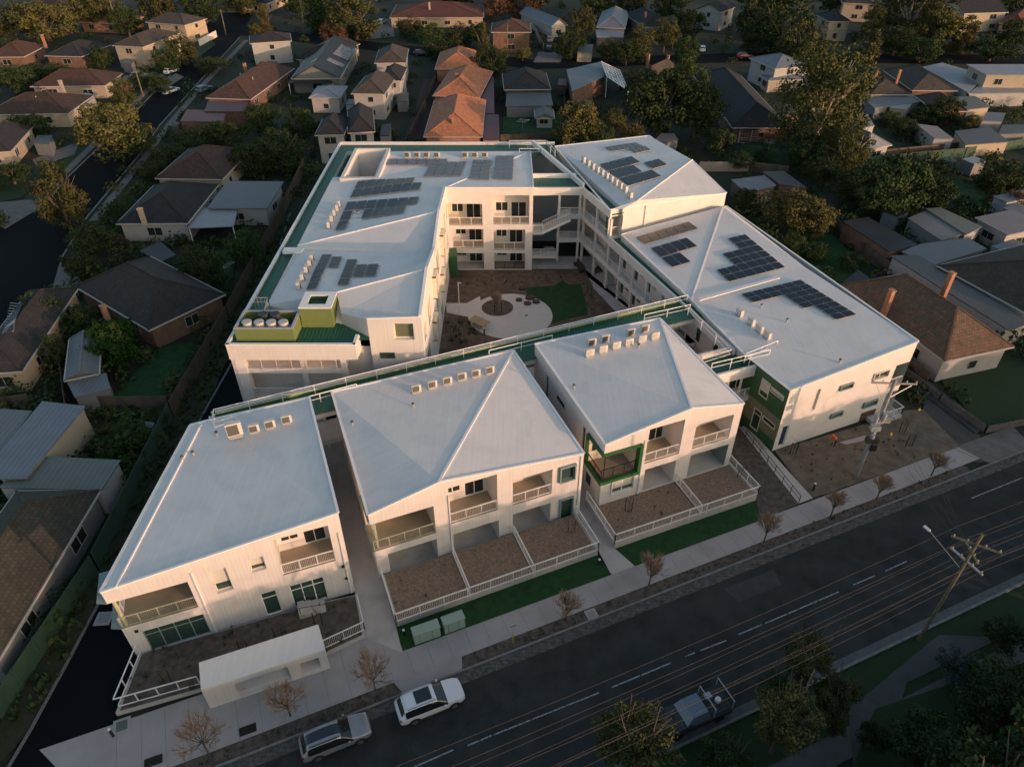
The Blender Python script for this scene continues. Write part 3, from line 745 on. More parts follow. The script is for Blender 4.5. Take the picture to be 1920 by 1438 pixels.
# ---------- west wing and back wing (one L-shaped building)
T = thing('apartment_building', 'L-shaped white wing round the courtyard with green gutters and an olive plant enclosure', 'building', (*G(853, 485), 0))
mb = MB()
XI = -8.6
def IW(x, y, z): q = P(x, y, z); return Vector((XI, q.y, z))
i1, i2, i3, i4, i5 = IW(836.8, 352, 12), IW(824, 396, 12.8), IW(815.7, 467, 11.7), IW(797.5, 504.5, 13.2), IW(786.8, 595, 12)
FRb = P(1000, 352, 12)
fB = Fac((i1.x, i1.y), (FRb.x, i1.y))
def b4(x0, y0, x1, y1): return [(x0, y0), (x1, y0), (x1, y1), (x0, y1)]
front(fB, mb, T, [(0, 12), (fB.L, 12)], [
    ('log', b4(840, 382.5, 904.5, 423), {'wm': CREAM}), ('log', b4(923.5, 366.5, 992.5, 421), {}),
    ('log', b4(848, 430, 906.5, 465), {}), ('log', b4(925.5, 431, 984.5, 469), {}),
    ('log', b4(850, 475, 907.5, 508), {'rail': False, 'z0': .15}), ('log', b4(927, 475, 984, 508.5), {'z0': .15, 'rm': BLACKM})], m=WHITE_WALL)
fI = Fac((i5.x, i5.y), (i1.x, i1.y))
prof = [(0, i5.z), (i4.y - i5.y, i4.z), (i3.y - i5.y, i3.z), (i2.y - i5.y, i2.z), (fI.L, i1.z)]
hI = []
for (u, w_, z, h_) in [(1.2, 1.6, 8.2, 1.8), (5.0, 2.4, 7.6, 2.6), (10.5, 1.4, 8.2, 2.0), (15.5, 2.6, 7.6, 2.6), (20.5, 1.5, 8.2, 2.2), (26, 2.4, 7.6, 2.6), (30, 1.0, 8.2, 2.0),
                       (2.0, 2.6, 3.8, 2.4), (8, 1.8, 4.4, 1.8), (13.0, 2.4, 3.8, 2.4), (18.5, 1.5, 4.4, 1.8), (23.5, 2.4, 3.8, 2.4), (29, 1.8, 4.4, 1.8),
                       (4.0, 2.4, .3, 2.3), (11, 2.0, .9, 1.5), (17, 2.4, .3, 2.3), (24, 2.0, .9, 1.5), (29, 2.4, .3, 2.3)]:
    if u + w_ < fI.L: hI.append((u, u + w_, z, z + h_))
fI.wall(mb, 0, prof, hI, WHITE_WALL)
for k, h in enumerate(hI): fI.reveal(mb, h, .3, CREAM); window(fI, h, .25, T, fm=CREAM if k % 3 else TEAL_FR, gm=GLASSG, mull=2 if h[1] - h[0] > 2 else 1)
gp = MB()                                            # projecting window hoods and the green corner panel
for (u, w_, z, h_) in [(10.2, 2.0, 7.9, 2.7), (20.2, 2.1, 7.9, 2.7), (7.7, 2.4, 4.1, 2.4), (18.2, 2.1, 4.1, 2.4)]:
    for (ua, ub, za, zb_) in ((u, u + .12, z, z + h_), (u + w_ - .12, u + w_, z, z + h_), (u, u + w_, z + h_ - .1, z + h_), (u, u + w_, z, z + .1)):
        gp.hexa([fI.pt(ua, za, .45), fI.pt(ub, za, .45), fI.pt(ub, za, 0), fI.pt(ua, za, 0)], [fI.pt(ua, zb_, .45), fI.pt(ub, zb_, .45), fI.pt(ub, zb_, 0), fI.pt(ua, zb_, 0)], CREAM)
gp.build('window_hood', T)
gp = MB(); gp.box((XI + .5, i1.y - .9, 1.7), (1.0, 1.8, 3.4), GREEN_DK); gp.build('green_screen', T)
# end wall towards the street, upper part
EL = P(689, 588, 12); e_y = i5.y
fE = Fac((EL.x, e_y), (XI, e_y))
front(fE, mb, T, [(0, 11.8), (fE.L, 12)], [('win', b4(738, 607, 776, 637), {'off': .4, 'fm': CREAM, 'gm': mat('sage_glass', (.13, .14, .09), .2), 'th': .12}),
      ('win', b4(711, 661, 741, 674), {'off': .15, 'mull': 1}), ], m=WHITE_CLAD)
# outer walls
WF, WB = P(502, 568, 10.3), P(627, 331, 10.3)
OL, OR_, OBL, OBR = P(417.6, 647, 10), P(665.4, 648.7, 10), P(640, 268, 10), P(1040, 268, 10)
xw = (OL.x + OBL.x) / 2
OL = Vector((xw, OL.y, 10)); OBL = Vector((xw, OBL.y, 10)); OR_.y = OL.y
yb = OBL.y; OBR = Vector((OBR.x, yb, 10))
PT = 0.5
def wallbox(a, c, z0, z1, w, m=WHITE_CLAD):          # outer face on the line a-c (seen left to right from outside)
    d = Vector((c[0] - a[0], c[1] - a[1])).normalized(); n = Vector((-d.y, d.x)) * w
    mb.hexa([(a[0], a[1], z0), (c[0], c[1], z0), (c[0] + n.x, c[1] + n.y, z0), (a[0] + n.x, a[1] + n.y, z0)], [(a[0], a[1], z1), (c[0], c[1], z1), (c[0] + n.x, c[1] + n.y, z1), (a[0] + n.x, a[1] + n.y, z1)], m)
wallbox((xw, yb - .3), (xw, OL.y + .25), 0, 10, .25)                                   # west side
wallbox((OBR.x, yb), (xw, yb), 0, 10, .28, WHITE_WALL)                                # north side
wallbox((OL.x, OL.y), (OR_.x, OL.y), 8.3, 10, .25)                                     # street-side fascia
SR = P(686, 583.6, 10)
wallbox((OR_.x, OR_.y + .25), (SR.x + .1, e_y - .02), 8.3, 10, .25)
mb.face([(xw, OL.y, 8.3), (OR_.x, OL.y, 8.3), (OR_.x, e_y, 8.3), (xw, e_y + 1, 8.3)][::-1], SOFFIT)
mb.face([(xw + .3, e_y + .6, 0), (EL.x, e_y + .6, 0), (EL.x, e_y + .6, 8.3), (xw + .3, e_y + .6, 8.3)], WHITE_WALL)
mb.face([(FRb.x, i1.y, 0), (FRb.x, yb, 0), (FRb.x, yb - 1.5, 10.4), (FRb.x, i1.y, 12)], WHITE_WALL)
mb.build('wall', T)
# main roof
HL = P(627, 332, 10.4); HR2 = P(721, 331, 10.9); HT = P(722, 281, 10.4)
Rr = Vector((FRb.x, P(0, 284, 10.4).y, 10.4))
xg = (WF.x + WB.x) / 2
W0, W1, W2, W3 = Vector((xg, P(0, 572, 10.3).y, 10.3)), P(560, 464, 10.3), P(565, 461, 10.35), P(627, 333, 10.4)
for q in (W1, W2, W3): q.x = xg
rf = MB()
RIDW = Vector((xg, W2.y, 10.4)); M1_ = Vector((-14.5, P(0, 444, 12).y, 12.0))
rf.face([W2, i2, i1, Vector((xg, i1.y, 10.5))], WHITE_ROOF)
rf.face([Vector((xg, i1.y, 10.5)), i1, FRb, Rr, Vector((P(722, 284, 10.4).x, Rr.y, 10.4)), Vector((P(722, 284, 10.4).x, P(722, 331, 10.6).y, 10.6)), Vector((xg, P(722, 331, 10.6).y, 10.5))], WHITE_ROOF)
Gw, Ge = Vector((xg, P(0, 464, 10.3).y, 10.1)), Vector((XI, i3.y, 11.2))
rf.face([Gw, Ge, i3, i2, W2], WHITE_ROOF)
Gw2, Ge2 = Gw + Vector((0, -1.3, 0)), Ge + Vector((0, -1.3, 0))
rf.face([Gw2, Ge2, Ge, Gw], WHITE_ROOF)
RM = P(631, 548.5, 11.6)
rf.face([W0, RM, i4, Ge2, Gw2], WHITE_ROOF)
EL2 = Vector((EL.x, e_y, 11.8))
rf.face([RM, Vector((P(640, 588, 11).x, P(640, 588, 11).y, 11.0)), EL2, i5, i4], WHITE_ROOF)
rf.build('roof', T)
g = MB()
roof_edge(g, [i1, FRb, Rr], WHITE_TRIM, .2, .1)
for a, c in ((i1, i2), (i2, i3), (i3, i4), (i4, i5)): g.bar(a + Vector((-.1, 0, .1)), c + Vector((-.1, 0, .1)), .3, WHITE_TRIM, .25)
g.bar(i2 + Vector((0, 0, .05)), W2 + Vector((0, 0, .05)), .16, WHITE_TRIM, .1); g.bar(i4 + Vector((0, 0, .05)), RM + Vector((0, 0, .05)), .16, WHITE_TRIM, .1)
g.bar(i5 + Vector((0, .05, .04)), EL2 + Vector((0, .05, .04)), .2, WHITE_TRIM, .1)
g.box((xg - .3, (Gw.y + Gw2.y) / 2, 10.2), (2.2, 1.0, .35), WHITE_TRIM)
g.build('roof_capping', T)
gr = MB()                                            # green gutter roofs
gz = 9.75
gr.face([(xw + .25, OL.y + .25, gz), (OR_.x - .25, OL.y + .25, gz), (SR.x - .2, e_y, gz), (SR.x - .2, e_y + 6, gz), (xw + .25, e_y + 6, gz)], GREEN_ROOF)
gr.face([(xw + .25, e_y + 6, gz), (xg + .3, e_y + 6, gz), (xg + .3, yb - .25, gz), (xw + .25, yb - .25, gz)], GREEN_ROOF)
gr.face([(xg + .3, Rr.y - .2, gz), (OBR.x, Rr.y - .2, gz), (OBR.x, yb - .25, gz), (xg + .3, yb - .25, gz)], GREEN_ROOF)
gr.face([(xg, W0.y, gz), (xg, Rr.y, gz), (xg, Rr.y, 10.35), (xg, W0.y, 10.3)][::-1], WHITE_WALL)
gr.face([(xg, W0.y, gz), (P(640, 588, 11).x, P(640, 588, 11).y, gz), (P(640, 588, 11).x, P(640, 588, 11).y, 11), (RM.x, RM.y, 11.6), (xg, W0.y, 10.3)], WHITE_WALL)
gr.face([(xg, Rr.y, gz), (Rr.x, Rr.y, gz), (Rr.x, Rr.y, 10.4), (xg, Rr.y, 10.4)], WHITE_WALL)
q6 = P(640, 588, 11)
gr.face([(q6.x, q6.y, gz), (EL.x, e_y, gz), (EL.x, e_y, 11.8), (q6.x, q6.y, 11)], WHITE_CLAD)
gr.face([(q6.x, q6.y + 3, gz - .01), (q6.x, e_y - .5, gz - .01), (EL.x + .02, e_y - .5, gz - .01), (EL.x + .02, q6.y + 3, gz - .01)], GREEN_ROOF)
o = gr.build('green_gutter', T)
g = MB()
for a, c in (((xw, OL.y), (xw, yb)), ((xw, yb), (OBR.x, yb)), ((OL.x, OL.y), (OR_.x, OL.y)), ((OR_.x, OR_.y), (SR.x, e_y))):
    A = Vector((*a, 10.03)); B = Vector((*c, 10.03)); n = Vector((-(B - A).y, (B - A).x, 0)).normalized() * -.12 if a[0] == c[0] and a[0] == xw else Vector((-(B - A).y, (B - A).x, 0)).normalized() * .12
    g.bar(A + n, B + n, .32, WHITE_TRIM, .08)
g.build('parapet_capping', T)
# light well
lw = MB(); x0, x1 = P(640, 330, 11).x, P(712, 330, 11).x; y0, y1 = P(0, 336, 11).y, P(0, 279, 11).y
def ring(mbb, xa, xb, ya, yb_, z0, z1, w, m):
    mbb.prism([(xa, ya), (xb, ya), (xb, ya + w), (xa, ya + w)], z0, z1, m); mbb.prism([(xa, yb_ - w), (xb, yb_ - w), (xb, yb_), (xa, yb_)], z0, z1, m)
    mbb.prism([(xa, ya + w), (xa + w, ya + w), (xa + w, yb_ - w), (xa, yb_ - w)], z0, z1, m); mbb.prism([(xb - w, ya + w), (xb, ya + w), (xb, yb_ - w), (xb - w, yb_ - w)], z0, z1, m)
ring(lw, x0, x1, y0, y1, 6.5, 11.1, .45, WHITE_WALL)
lw.face([(x0, y0, 6.6), (x1, y0, 6.6), (x1, y1, 6.6), (x0, y1, 6.6)], CONC2)
lw.build('light_well', T)
# olive plant enclosure, tall box, fans
pe = MB(); z_pe = 11.2
ring(pe, P(438, 617, z_pe).x, P(548.6, 617, z_pe).x, P(0, 617, z_pe).y, P(0, 583, z_pe).y, gz, z_pe, .2, OLIVE)
xa, xb, ya, yb2 = P(438, 617, z_pe).x, P(548.6, 617, z_pe).x, P(0, 617, z_pe).y, P(0, 583, z_pe).y
for zz in (z_pe + .03,): ring(pe, xa - .03, xb + .03, ya - .03, yb2 + .03, z_pe, z_pe + .08, .26, ALU)
pe.build('plant_enclosure', T)
wr = MB(); rail = [(xa, ya), (xa + .3, yb2 + 2.2), (xb - 3.8, yb2 + 2.2), (xb - 3.5, yb2)]
for a, c in zip(rail[1:], rail[2:]):
    wr.bar((*a, z_pe + .2), (*c, z_pe + .2), .05, ALU); wr.bar((*a, z_pe - .3), (*c, z_pe - .3), .04, ALU)
    for k in range(5): q = lerp2(a, c, k / 4); wr.bar((*q, gz), (*q, z_pe + .2), .05, ALU)
wr.build('guard_rail', T)
tb = MB(); z_tb = 11.9
X0, X1, YT0, YT1 = P(560, 578.6, z_tb).x, P(620.4, 578.6, z_tb).x, P(0, 578.6, z_tb).y, P(0, 549, z_tb).y
ring(tb, X0, X1, YT0, YT1, gz, z_tb, .45, OLIVE); ring(tb, X0 - .04, X1 + .04, YT0 - .04, YT1 + .04, z_tb, z_tb + .1, .7, WHITE_TRIM)
tb.face([(X0, YT0, z_tb - .4), (X1, YT0, z_tb - .4), (X1, YT1, z_tb - .4), (X0, YT1, z_tb - .4)], GREEN_ROOF)
tb.build('lift_overrun', T)
# street-side end of the west wing: balcony, stair, columns
be = MB()
for zc in (3.6, 7.0):
    be.prism([(xw + .6, OL.y + .3), (OR_.x - 1.5, OL.y + .3), (OR_.x - 1.5, e_y + .6), (xw + .6, e_y + .6)], zc - .55, zc, WHITE_WALL)
be.prism([(xw + .3, OL.y + .2), (xw + 1.3, OL.y + .2), (xw + 1.3, OL.y + .9), (xw + .3, OL.y + .9)], 0, 8.3, WHITE_WALL)
for xx in (xw + 6.5, OR_.x - 1.8): be.prism([(xx, OL.y + .4), (xx + .5, OL.y + .4), (xx + .5, OL.y + .9), (xx, OL.y + .9)], 0, 8.3, WHITE_WALL)
be.build('balcony_frame', T)
balustrade(T, (xw + 1.3, OL.y + .35), (OR_.x - 2.2, OL.y + .35), 7.0, 1.05, mat('pinkish_screen', (.62, .55, .52), .6), .1)
balustrade(T, (xw + 1.3, OL.y + .35), (OR_.x - 2.2, OL.y + .35), 3.6, 1.0)
sx = MB(); n = 18
for k in range(n):                                   # open stair running down to the ground
    x = xw + 1.0 + 8.0 * k / n; y = OL.y - 2.3; z = .2 + 3.4 * k / n
    sx.box((x, y, z), (.5, 1.6, .08), CONC2)
sx.bar((xw + .8, OL.y - 3.1, .1), (xw + 9, OL.y - 3.1, 3.6), .12, STEELW, .3); sx.bar((xw + .8, OL.y - 1.5, .1), (xw + 9, OL.y - 1.5, 3.6), .12, STEELW, .3)
sx.bar((xw + .8, OL.y - 3.1, 1.1), (xw + 9, OL.y - 3.1, 4.6), .06, STEELW)
for k in range(9): x = xw + .8 + 8.2 * k / 8; sx.bar((x, OL.y - 3.1, .1 + 3.5 * k / 8), (x, OL.y - 3.1, 1.1 + 3.5 * k / 8), .05, STEELW)
sx.build('stair', T)

# ---------- covered walkway between the street blocks and the courtyard
T = thing('covered_walkway', 'long green roofed walkway with white guard rails, running behind the three street blocks', 'walkway', (*G(862, 700), 0))
wa = Vector(G(400, 768, 8.2)); wb = Vector(G(1290, 553, 8.2)); wd = (wb - wa).normalized(); wn = Vector((-wd.y, wd.x))
WL = (wb - wa).length
def W(u, v): q = wa + wd * u + wn * v; return (q.x, q.y)
mb = MB()
mb.prism([W(-.3, -2.7), W(WL + .5, -2.7), W(WL + .5, .2), W(-.3, .2)], 6.4, 6.85, WHITE_WALL)
mb.prism([W(-.3, .35), W(WL - .5, .35), W(WL - .5, .62), W(-.3, .62)], 6.3, 7.6, WHITE_WALL)
mb.prism([W(-.6, -2.6), W(-.3, -2.6), W(-.3, .55), W(-.6, .55)], 6.3, 7.2, WHITE_WALL)
mb.prism([W(0, -2.6), W(WL, -2.6), W(WL, .3), W(0, .3)], 3.1, 3.6, WHITE_WALL)
for k in range(13):
    u = 1 + k * (WL - 2) / 12; mb.prism([W(u, .1), W(u + .3, .1), W(u + .3, .4), W(u, .4)], 0, 6.4, WHITE_WALL)
mb.build('walkway_frame', T)
g = MB(); g.face([(*W(-.3, -3.0), 7.22), (*W(WL + 1.8, -3.0), 7.22), (*W(WL + 1.8, .35), 7.22), (*W(-.3, .35), 7.22)], GREEN_ROOF)
g.face([(*W(-.3, .34), 7.22), (*W(WL - .5, .34), 7.22), (*W(WL - .5, .34), 7.59), (*W(-.3, .34), 7.59)], mat('green_upstand', (.16, .22, .05), .6)); g.build('green_roof', T)
def guard(pts, parent, zt=8.2, zb=6.9, sp=2.9):
    w = MB()
    for a, c in zip(pts, pts[1:]):
        w.tube((*a, zt), (*c, zt), .045, .045, STEELW, 6); w.tube((*a, zt - .5), (*c, zt - .5), .03, .03, STEELW, 6)
        L = (Vector(c) - Vector(a)).length; n = max(1, round(L / sp))
        for k in range(n + 1): q = lerp2(a, c, k / n); w.bar((*q, zb), (*q, zt), .07, STEELW)
    return w.build('guard_rail', parent)
guard([W(-.2, -1.6), W(0, 0), W(WL, 0)], T)
for (a, c) in (((400, 792), (441, 780)), ((527, 757), (668, 720)), ((917, 657), (1036, 628.6)), ((1209, 590), (1295, 571))):
    guard([G(*a, 8.2), G(*c, 8.2)], T)
# ---------- courtyard galleries along the east side
T = thing('courtyard_gallery', 'white open gallery with columns, stair and mesh rails round the right side of the courtyard', 'gallery', (*G(1131, 543), 0))
c0 = Vector((12.35, 83.7)); c1 = Vector((19.2, 66.0)); gd = (c1 - c0).normalized(); gn = Vector((gd.y, -gd.x))      # gn towards the courtyard
if gn.x > 0: gn = -gn
GLn = (c1 - c0).length
def Q(u, v): q = c0 + gd * u + gn * v; return (q.x, q.y)
mb = MB()
def gslab(u0, u1, v0, v1, z0, z1, m=WHITE_WALL): mb.prism([Q(u0, v0), Q(u1, v0), Q(u1, v1), Q(u0, v1)], z0, z1, m)
_g = Vector(G(1372, 657, 7.45)); gslab(0, (_g - c0).dot(gd), -.25, 0, 6.35, 7.45)                     # lower parapet
gslab(-8, GLn + 1, -1.7, 0, 3.0, 3.6)
gslab(-8, 0, -1.7, 0, 6.5, 7.1)
gslab(-8, 0, -.25, 0, 9.9, 10.95)                           # upper parapet
for u in [-7.6, -3.8, 0, 3.3, 6.6, 9.9, 13.2, 16.5]:
    gslab(u, u + .28, -.3, -.02, 0, 9.9 if u < .1 else 6.4)
k0 = (FRb.x, P(0, 352, 10.9).y)
kc = Q(-8, 0)
yk = kc[1]
for z0, z1 in ((3.0, 3.6), (6.5, 7.1)):
    mb.prism([(FRb.x + 3.5, yk - .1), (kc[0], yk), (kc[0], yk + 1.8), (FRb.x + 3.5, yk + 1.8)], z0, z1, WHITE_WALL)
mb.prism([(FRb.x + .02, yk - .1), (kc[0], yk), (kc[0], yk + .25), (FRb.x + .02, yk + .25)], 9.9, 10.95, WHITE_WALL)
for x in (FRb.x + 3.5, kc[0] - .4): mb.prism([(x, yk), (x + .3, yk), (x + .3, yk + .3), (x, yk + .3)], 0, 9.9, WHITE_WALL)
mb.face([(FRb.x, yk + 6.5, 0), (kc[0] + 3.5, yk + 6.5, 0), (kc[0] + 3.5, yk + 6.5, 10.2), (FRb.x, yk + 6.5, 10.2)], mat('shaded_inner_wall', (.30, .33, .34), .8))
mb.build('gallery_frame', T)
g = MB(); g.face([(*Q(0, -.25), 7.0), (*Q(GLn + 2, -.25), 7.0), (*Q(GLn + 2, -2.0), 7.0), (*Q(0, -2.0), 7.0)], GREEN_ROOF)
g.face([(FRb.x + .1, yk + .2, 10.3), (kc[0], yk + .2, 10.3), (kc[0] + 1.6, yk + .2, 10.3), (kc[0] - .2, yk + 5.0, 10.3), (FRb.x + .1, yk + 5.0, 10.3)], GREEN_ROOF)
g.face([(*Q(-8, -.25), 10.3), (*Q(0, -.25), 10.3), (*Q(0, -2.0), 10.3), (*Q(-27, -2.0), 10.3), (*Q(-27, -.9), 10.3)], GREEN_ROOF)
g.build('green_roof', T)
b = MB(); b.prism([(FRb.x + .1, yk + 5.0), (kc[0] - .5, yk + 5.0), (kc[0] - .7, yk + 5.3), (FRb.x + .1, yk + 5.3)], 10, 10.9, WHITE_TRIM)
b.bar((kc[0] + .2, yk + 1.2, 10.7), (kc[0] - 6.3, yk + 18.5, 10.7), .35, WHITE_TRIM, .7); b.build('upper_parapet', T)
for z in (3.6, 7.1): balustrade(T, Q(-8, -.1), Q(-.1 if z > 5 else GLn, -.1), z, 1.0); balustrade(T, (FRb.x + 3.5, yk + .05), (kc[0], yk + .05), z, 1.0)
sx = MB()                                            # courtyard stair, two flights
for lv in (0, 1):
    for k in range(16):
        if lv: x = FRb.x + 1.4 + 3.6 * k / 15; z = 5.3 + 1.8 * k / 15; y = yk - .9
        else: x = FRb.x + 1.4 + 3.6 * k / 15; z = 3.6 + 0.0 * k; y = yk - .4
        if lv: sx.box((x, y, z), (.32, 1.3, .1), CONC2)
    for k in range(16):
        z = (3.6 if lv else 0) + 1.7 * k / 15; sx.box((FRb.x + 2.6, yk + 4.4 - 3.4 * k / 15, z), (1.3, .32, .1), CONC2)
sx.prism([(FRb.x + .05, yk - 1.6), (FRb.x + 1.6, yk - 1.6), (FRb.x + 1.6, yk + 1.4), (FRb.x + .05, yk + 1.4)], 4.9, 5.3, WHITE_WALL)
sx.prism([(FRb.x + .05, yk - 1.6), (FRb.x + 3.4, yk - 1.6), (FRb.x + 3.4, yk + .0), (FRb.x + .05, yk + .0)], 1.3, 1.7, WHITE_WALL)
for y in (yk - 1.6, yk - .25):
    a = (FRb.x + 1.4, y, 5.2); c = (FRb.x + 5.1, y, 7.05); sx.bar(a, c, .1, STEELW, .35)
    up = Vector((0, 0, 1.05)); sx.bar(Vector(a) + up, Vector(c) + up, .07, STEELW); sx.bar(Vector(a) + up * .55, Vector(c) + up * .55, .04, STEELW)
    for k in range(14): q = Vector(a).lerp(Vector(c), k / 13); sx.bar(q, q + up, .045, STEELW)
sx.build('stair', T)
balustrade(T, (FRb.x + .1, yk - 1.55), (FRb.x + 1.5, yk - 1.55), 5.3, 1.0); balustrade(T, (FRb.x + .1, yk - 1.55), (FRb.x + 3.4, yk - 1.55), 1.7, 1.0)
guard([G(955, 264, 11.2), G(1025, 264, 11.2), G(1041, 282, 11.2)], T, 11.2, 9.9, 2.6)
guard([G(974, 279, 11.0), G(1013, 279, 11.0), G(1032, 293, 11.0)], T, 11.0, 9.9, 2.6)
# small linking roof between the right street block and the east wing
T = thing('linking_balcony', 'small white bridge with glazed balcony between the right street block and east wing', 'balcony', (*G(1385, 790), 0))
mb = MB(); la, lb = Vector(G(1348, 703, 7.4)), Vector(G(1431, 683, 7.4)); ld = (lb - la).normalized(); ln = Vector((-ld.y, ld.x)); LL = (lb - la).length
def Lk(u, v): q = la + ld * u + ln * v; return (q.x, q.y)
mb.prism([Lk(-.4, 0), Lk(LL, 0), Lk(LL, .25), Lk(-.4, .25)], 6.2, 7.4, WHITE_WALL)
mb.prism([Lk(-.4, .25), Lk(LL, .25), Lk(LL, 3.5), Lk(-.4, 3.5)], 6.2, 6.6, WHITE_WALL)
mb.prism([Lk(-.4, 0), Lk(LL, 0), Lk(LL, 3.5), Lk(-.4, 3.5)], 3.1, 3.6, WHITE_WALL)
mb.face([(*Lk(-.4, 2.2), 0), (*Lk(LL, 2.2), 0), (*Lk(LL, 2.2), 3.1), (*Lk(-.4, 2.2), 3.1)], GREEN_DK)
for u in (0, 1.5, 3.0, LL - .3): mb.prism([Lk(u, .2), Lk(u + .16, .2), Lk(u + .16, .36), Lk(u, .36)], 3.6, 6.2, WHITE_WALL)
mb.prism([Lk(-.4, 3.4), Lk(LL - 1.6, 3.4), Lk(LL - 1.6, 3.65), Lk(-.4, 3.65)], 6.2, 7.45, WHITE_WALL)
mb.build('bridge_frame', T)
fL = Fac(Lk(0, 1.6), Lk(LL, 1.6)); window(fL, (0.1, fL.L - .1, 3.65, 6.1), 0, T, fm=WHITE_TRIM, mull=4)
g = MB(); g.face([(*Lk(-.4, .25), 6.75), (*Lk(LL, .25), 6.75), (*Lk(LL, 3.4), 6.75), (*Lk(-.4, 3.4), 6.75)], GREEN_ROOF); g.build('green_roof', T)
balustrade(T, Lk(0, .12), Lk(LL, .12), 3.6, 1.0)
guard([Lk(-.4, .8), Lk(LL + 1.2, .8)], T, 8.3, 6.8, 2.0); guard([G(1318, 672, 8.3), G(1372, 656, 8.3), G(1292, 575, 8.3)], T, 8.3, 7.0, 2.6)
guard([G(1399, 663, 8.3), G(1459, 639, 8.3)], T, 8.3, 7.2, 2.6)

# ================================================================== roof equipment
from mathutils.bvhtree import BVHTree
_v, _f = [], []
for o in scene.objects:
    if o.type == 'MESH' and o.name.split('.')[0] == 'roof':
        w_ = wloc(o); k = len(_v); _v += [v.co + w_ for v in o.data.vertices]
        o.data.calc_loop_triangles(); _f += [tuple(k + i for i in t.vertices) for t in o.data.loop_triangles]
BV = BVHTree.FromPolygons(_v, _f)
def onroof(x, y):
    h = BV.ray_cast(CAMP, ray(x, y).normalized()); return h[0]
def roofz(q):
    h = BV.ray_cast(Vector((q.x, q.y, 40)), Vector((0, 0, -1))); return h[0] if h[0] else None
def plane_z(p0, p1, p2):
    n = (Vector(p1) - Vector(p0)).cross(Vector(p2) - Vector(p0)); d = n.dot(Vector(p0))
    def hit(x, y):
        r = ray(x, y); t = (d - n.dot(CAMP)) / n.dot(r); return CAMP + r * t
    return hit, n.normalized() if n.z > 0 else -n.normalized()
RB1 = plane_z(RP((188, 1110, 7.8)), RP((634, 961, 9.3)), RP((580, 745, 8.7)))
RB2 = plane_z(RP((823, 903, 9.1)), RP((963, 657, 7.7)), RP((622, 735, 7.9)))
RB3 = plane_z(RP((1297, 765, 9.4)), RP((1237, 597, 8.7)), RP((1003, 645, 8.5)))
PW1 = plane_z(W2, i2, i1); PB1 = plane_z(Vector((xg, i1.y, 10.5)), FRb, Rr); PW2 = plane_z(W0, i4, Gw2)
PE1 = plane_z(IB, IM, RJ); PE2 = plane_z(RJ, E1r, RV); PE3 = plane_z(IM, FL if False else RP((1481.8, 731.8, 7.6)), RP((1722, 640, 8.9)))
PN = plane_z(NA, HP, ND)
# outdoor units
def make_ac(w=.86, h=.74, d=.36, m=ACBODY):
    t = thing('air_conditioner', 'x', 'air conditioner', (0, 0, 0))
    b = MB(); b.box((0, 0, h / 2 + .12), (w, d, h), m); b.bar((-w * .45, 0, .06), (w * .45, 0, .06), .5, ALU, .1); b.build('casing', t)
    b = MB(); b.box((-.08, -d / 2 - .012, h / 2 + .12), (w * .72, .03, h * .8), ACFAN)
    b.build('fan_grille', t)
    return t
def make_ac_light():
    t = thing('air_conditioner', 'x', 'air conditioner', (0, 0, 0))
    b = MB(); b.box((0, 0, .46), (.86, .36, .70), ACBODY); b.bar((-.4, 0, .05), (.4, 0, .05), .5, ALU, .1); b.build('casing', t)
    b = MB(); b.box((-.06, -.19, .46), (.56, .03, .52), mat('pale_grille', (.40, .38, .34), .6)); b.build('fan_grille', t)
    return t
ac0, ac1 = make_ac(), make_ac_light()
used = {}
def put_ac(src, x, y, pl, rz, label, group):
    q = onroof(x, y) or pl[0](x, y)
    if src.name not in used: used[src.name] = 1; src.location = q; src.rotation_euler = (0, 0, rz); src['label'] = label; src['group'] = group; return src
    return dup(src, q, rz, label, group)
zs = R(22)
gp1 = 'roof units on the corner block'
big = put_ac(dup(ac0, (0, 0, 0)), 442, 815, RB1, R(112) - R(90), 'large twin fan air conditioner at the left end of the corner block row', gp1); big.scale = (1.45, 1.2, 1.75)
big.location = RB1[0](443, 818); big['label'] = 'large twin fan air conditioner at the left end of the corner block row'; big['group'] = gp1
for k, (x, y) in enumerate([(478, 810), (508, 802), (539, 793)]): put_ac(ac0, x, y, RB1, zs, '%s of three small dark fronted air conditioners on the corner block roof' % ('leftmost', 'middle', 'rightmost')[k], gp1)
o6 = ['leftmost', 'second from the left', 'third from the left', 'third from the right', 'second from the right', 'rightmost']
for k, (x, y) in enumerate([(781, 735), (811, 727), (839, 720), (866, 712), (892, 706), (918, 700)]): put_ac(ac0, x, y, RB2, zs, '%s of six air conditioners on the widest street block' % o6[k], 'six roof units on the widest street block')
for k, (x, y) in enumerate([(1105, 667), (1130, 660), (1154.5, 653), (1178.5, 647), (1203, 641), (1227, 635)]): put_ac(ac1, x, y, RB3, zs, '%s of six pale front row air conditioners, right street block' % o6[k], 'front row of pale units')
for k, (x, y) in enumerate([(1109, 648), (1134, 641), (1182, 629), (1208, 622)]): put_ac(ac0, x, y, RB3, zs, '%s of four dark back row air conditioners, right street block' % ('leftmost', 'second from the left', 'second from the right', 'rightmost')[k], 'back row of dark units')
for k, (x, y) in enumerate([(764.4, 296), (782.8, 296), (800.5, 296), (819.5, 296)]): put_ac(ac0, x, y, PB1, 0, '%s of the four air conditioners along the back edge of the L-shaped roof' % ('leftmost', 'second', 'third', 'rightmost')[k], 'back edge units')
for k, (x, y) in enumerate([(872.6, 296), (891, 296), (909.3, 296)]): put_ac(ac0, x, y, PB1, 0, '%s air conditioner in the group of three near the back rail of the L-shaped roof' % ('left', 'centre', 'right')[k], 'three back units')
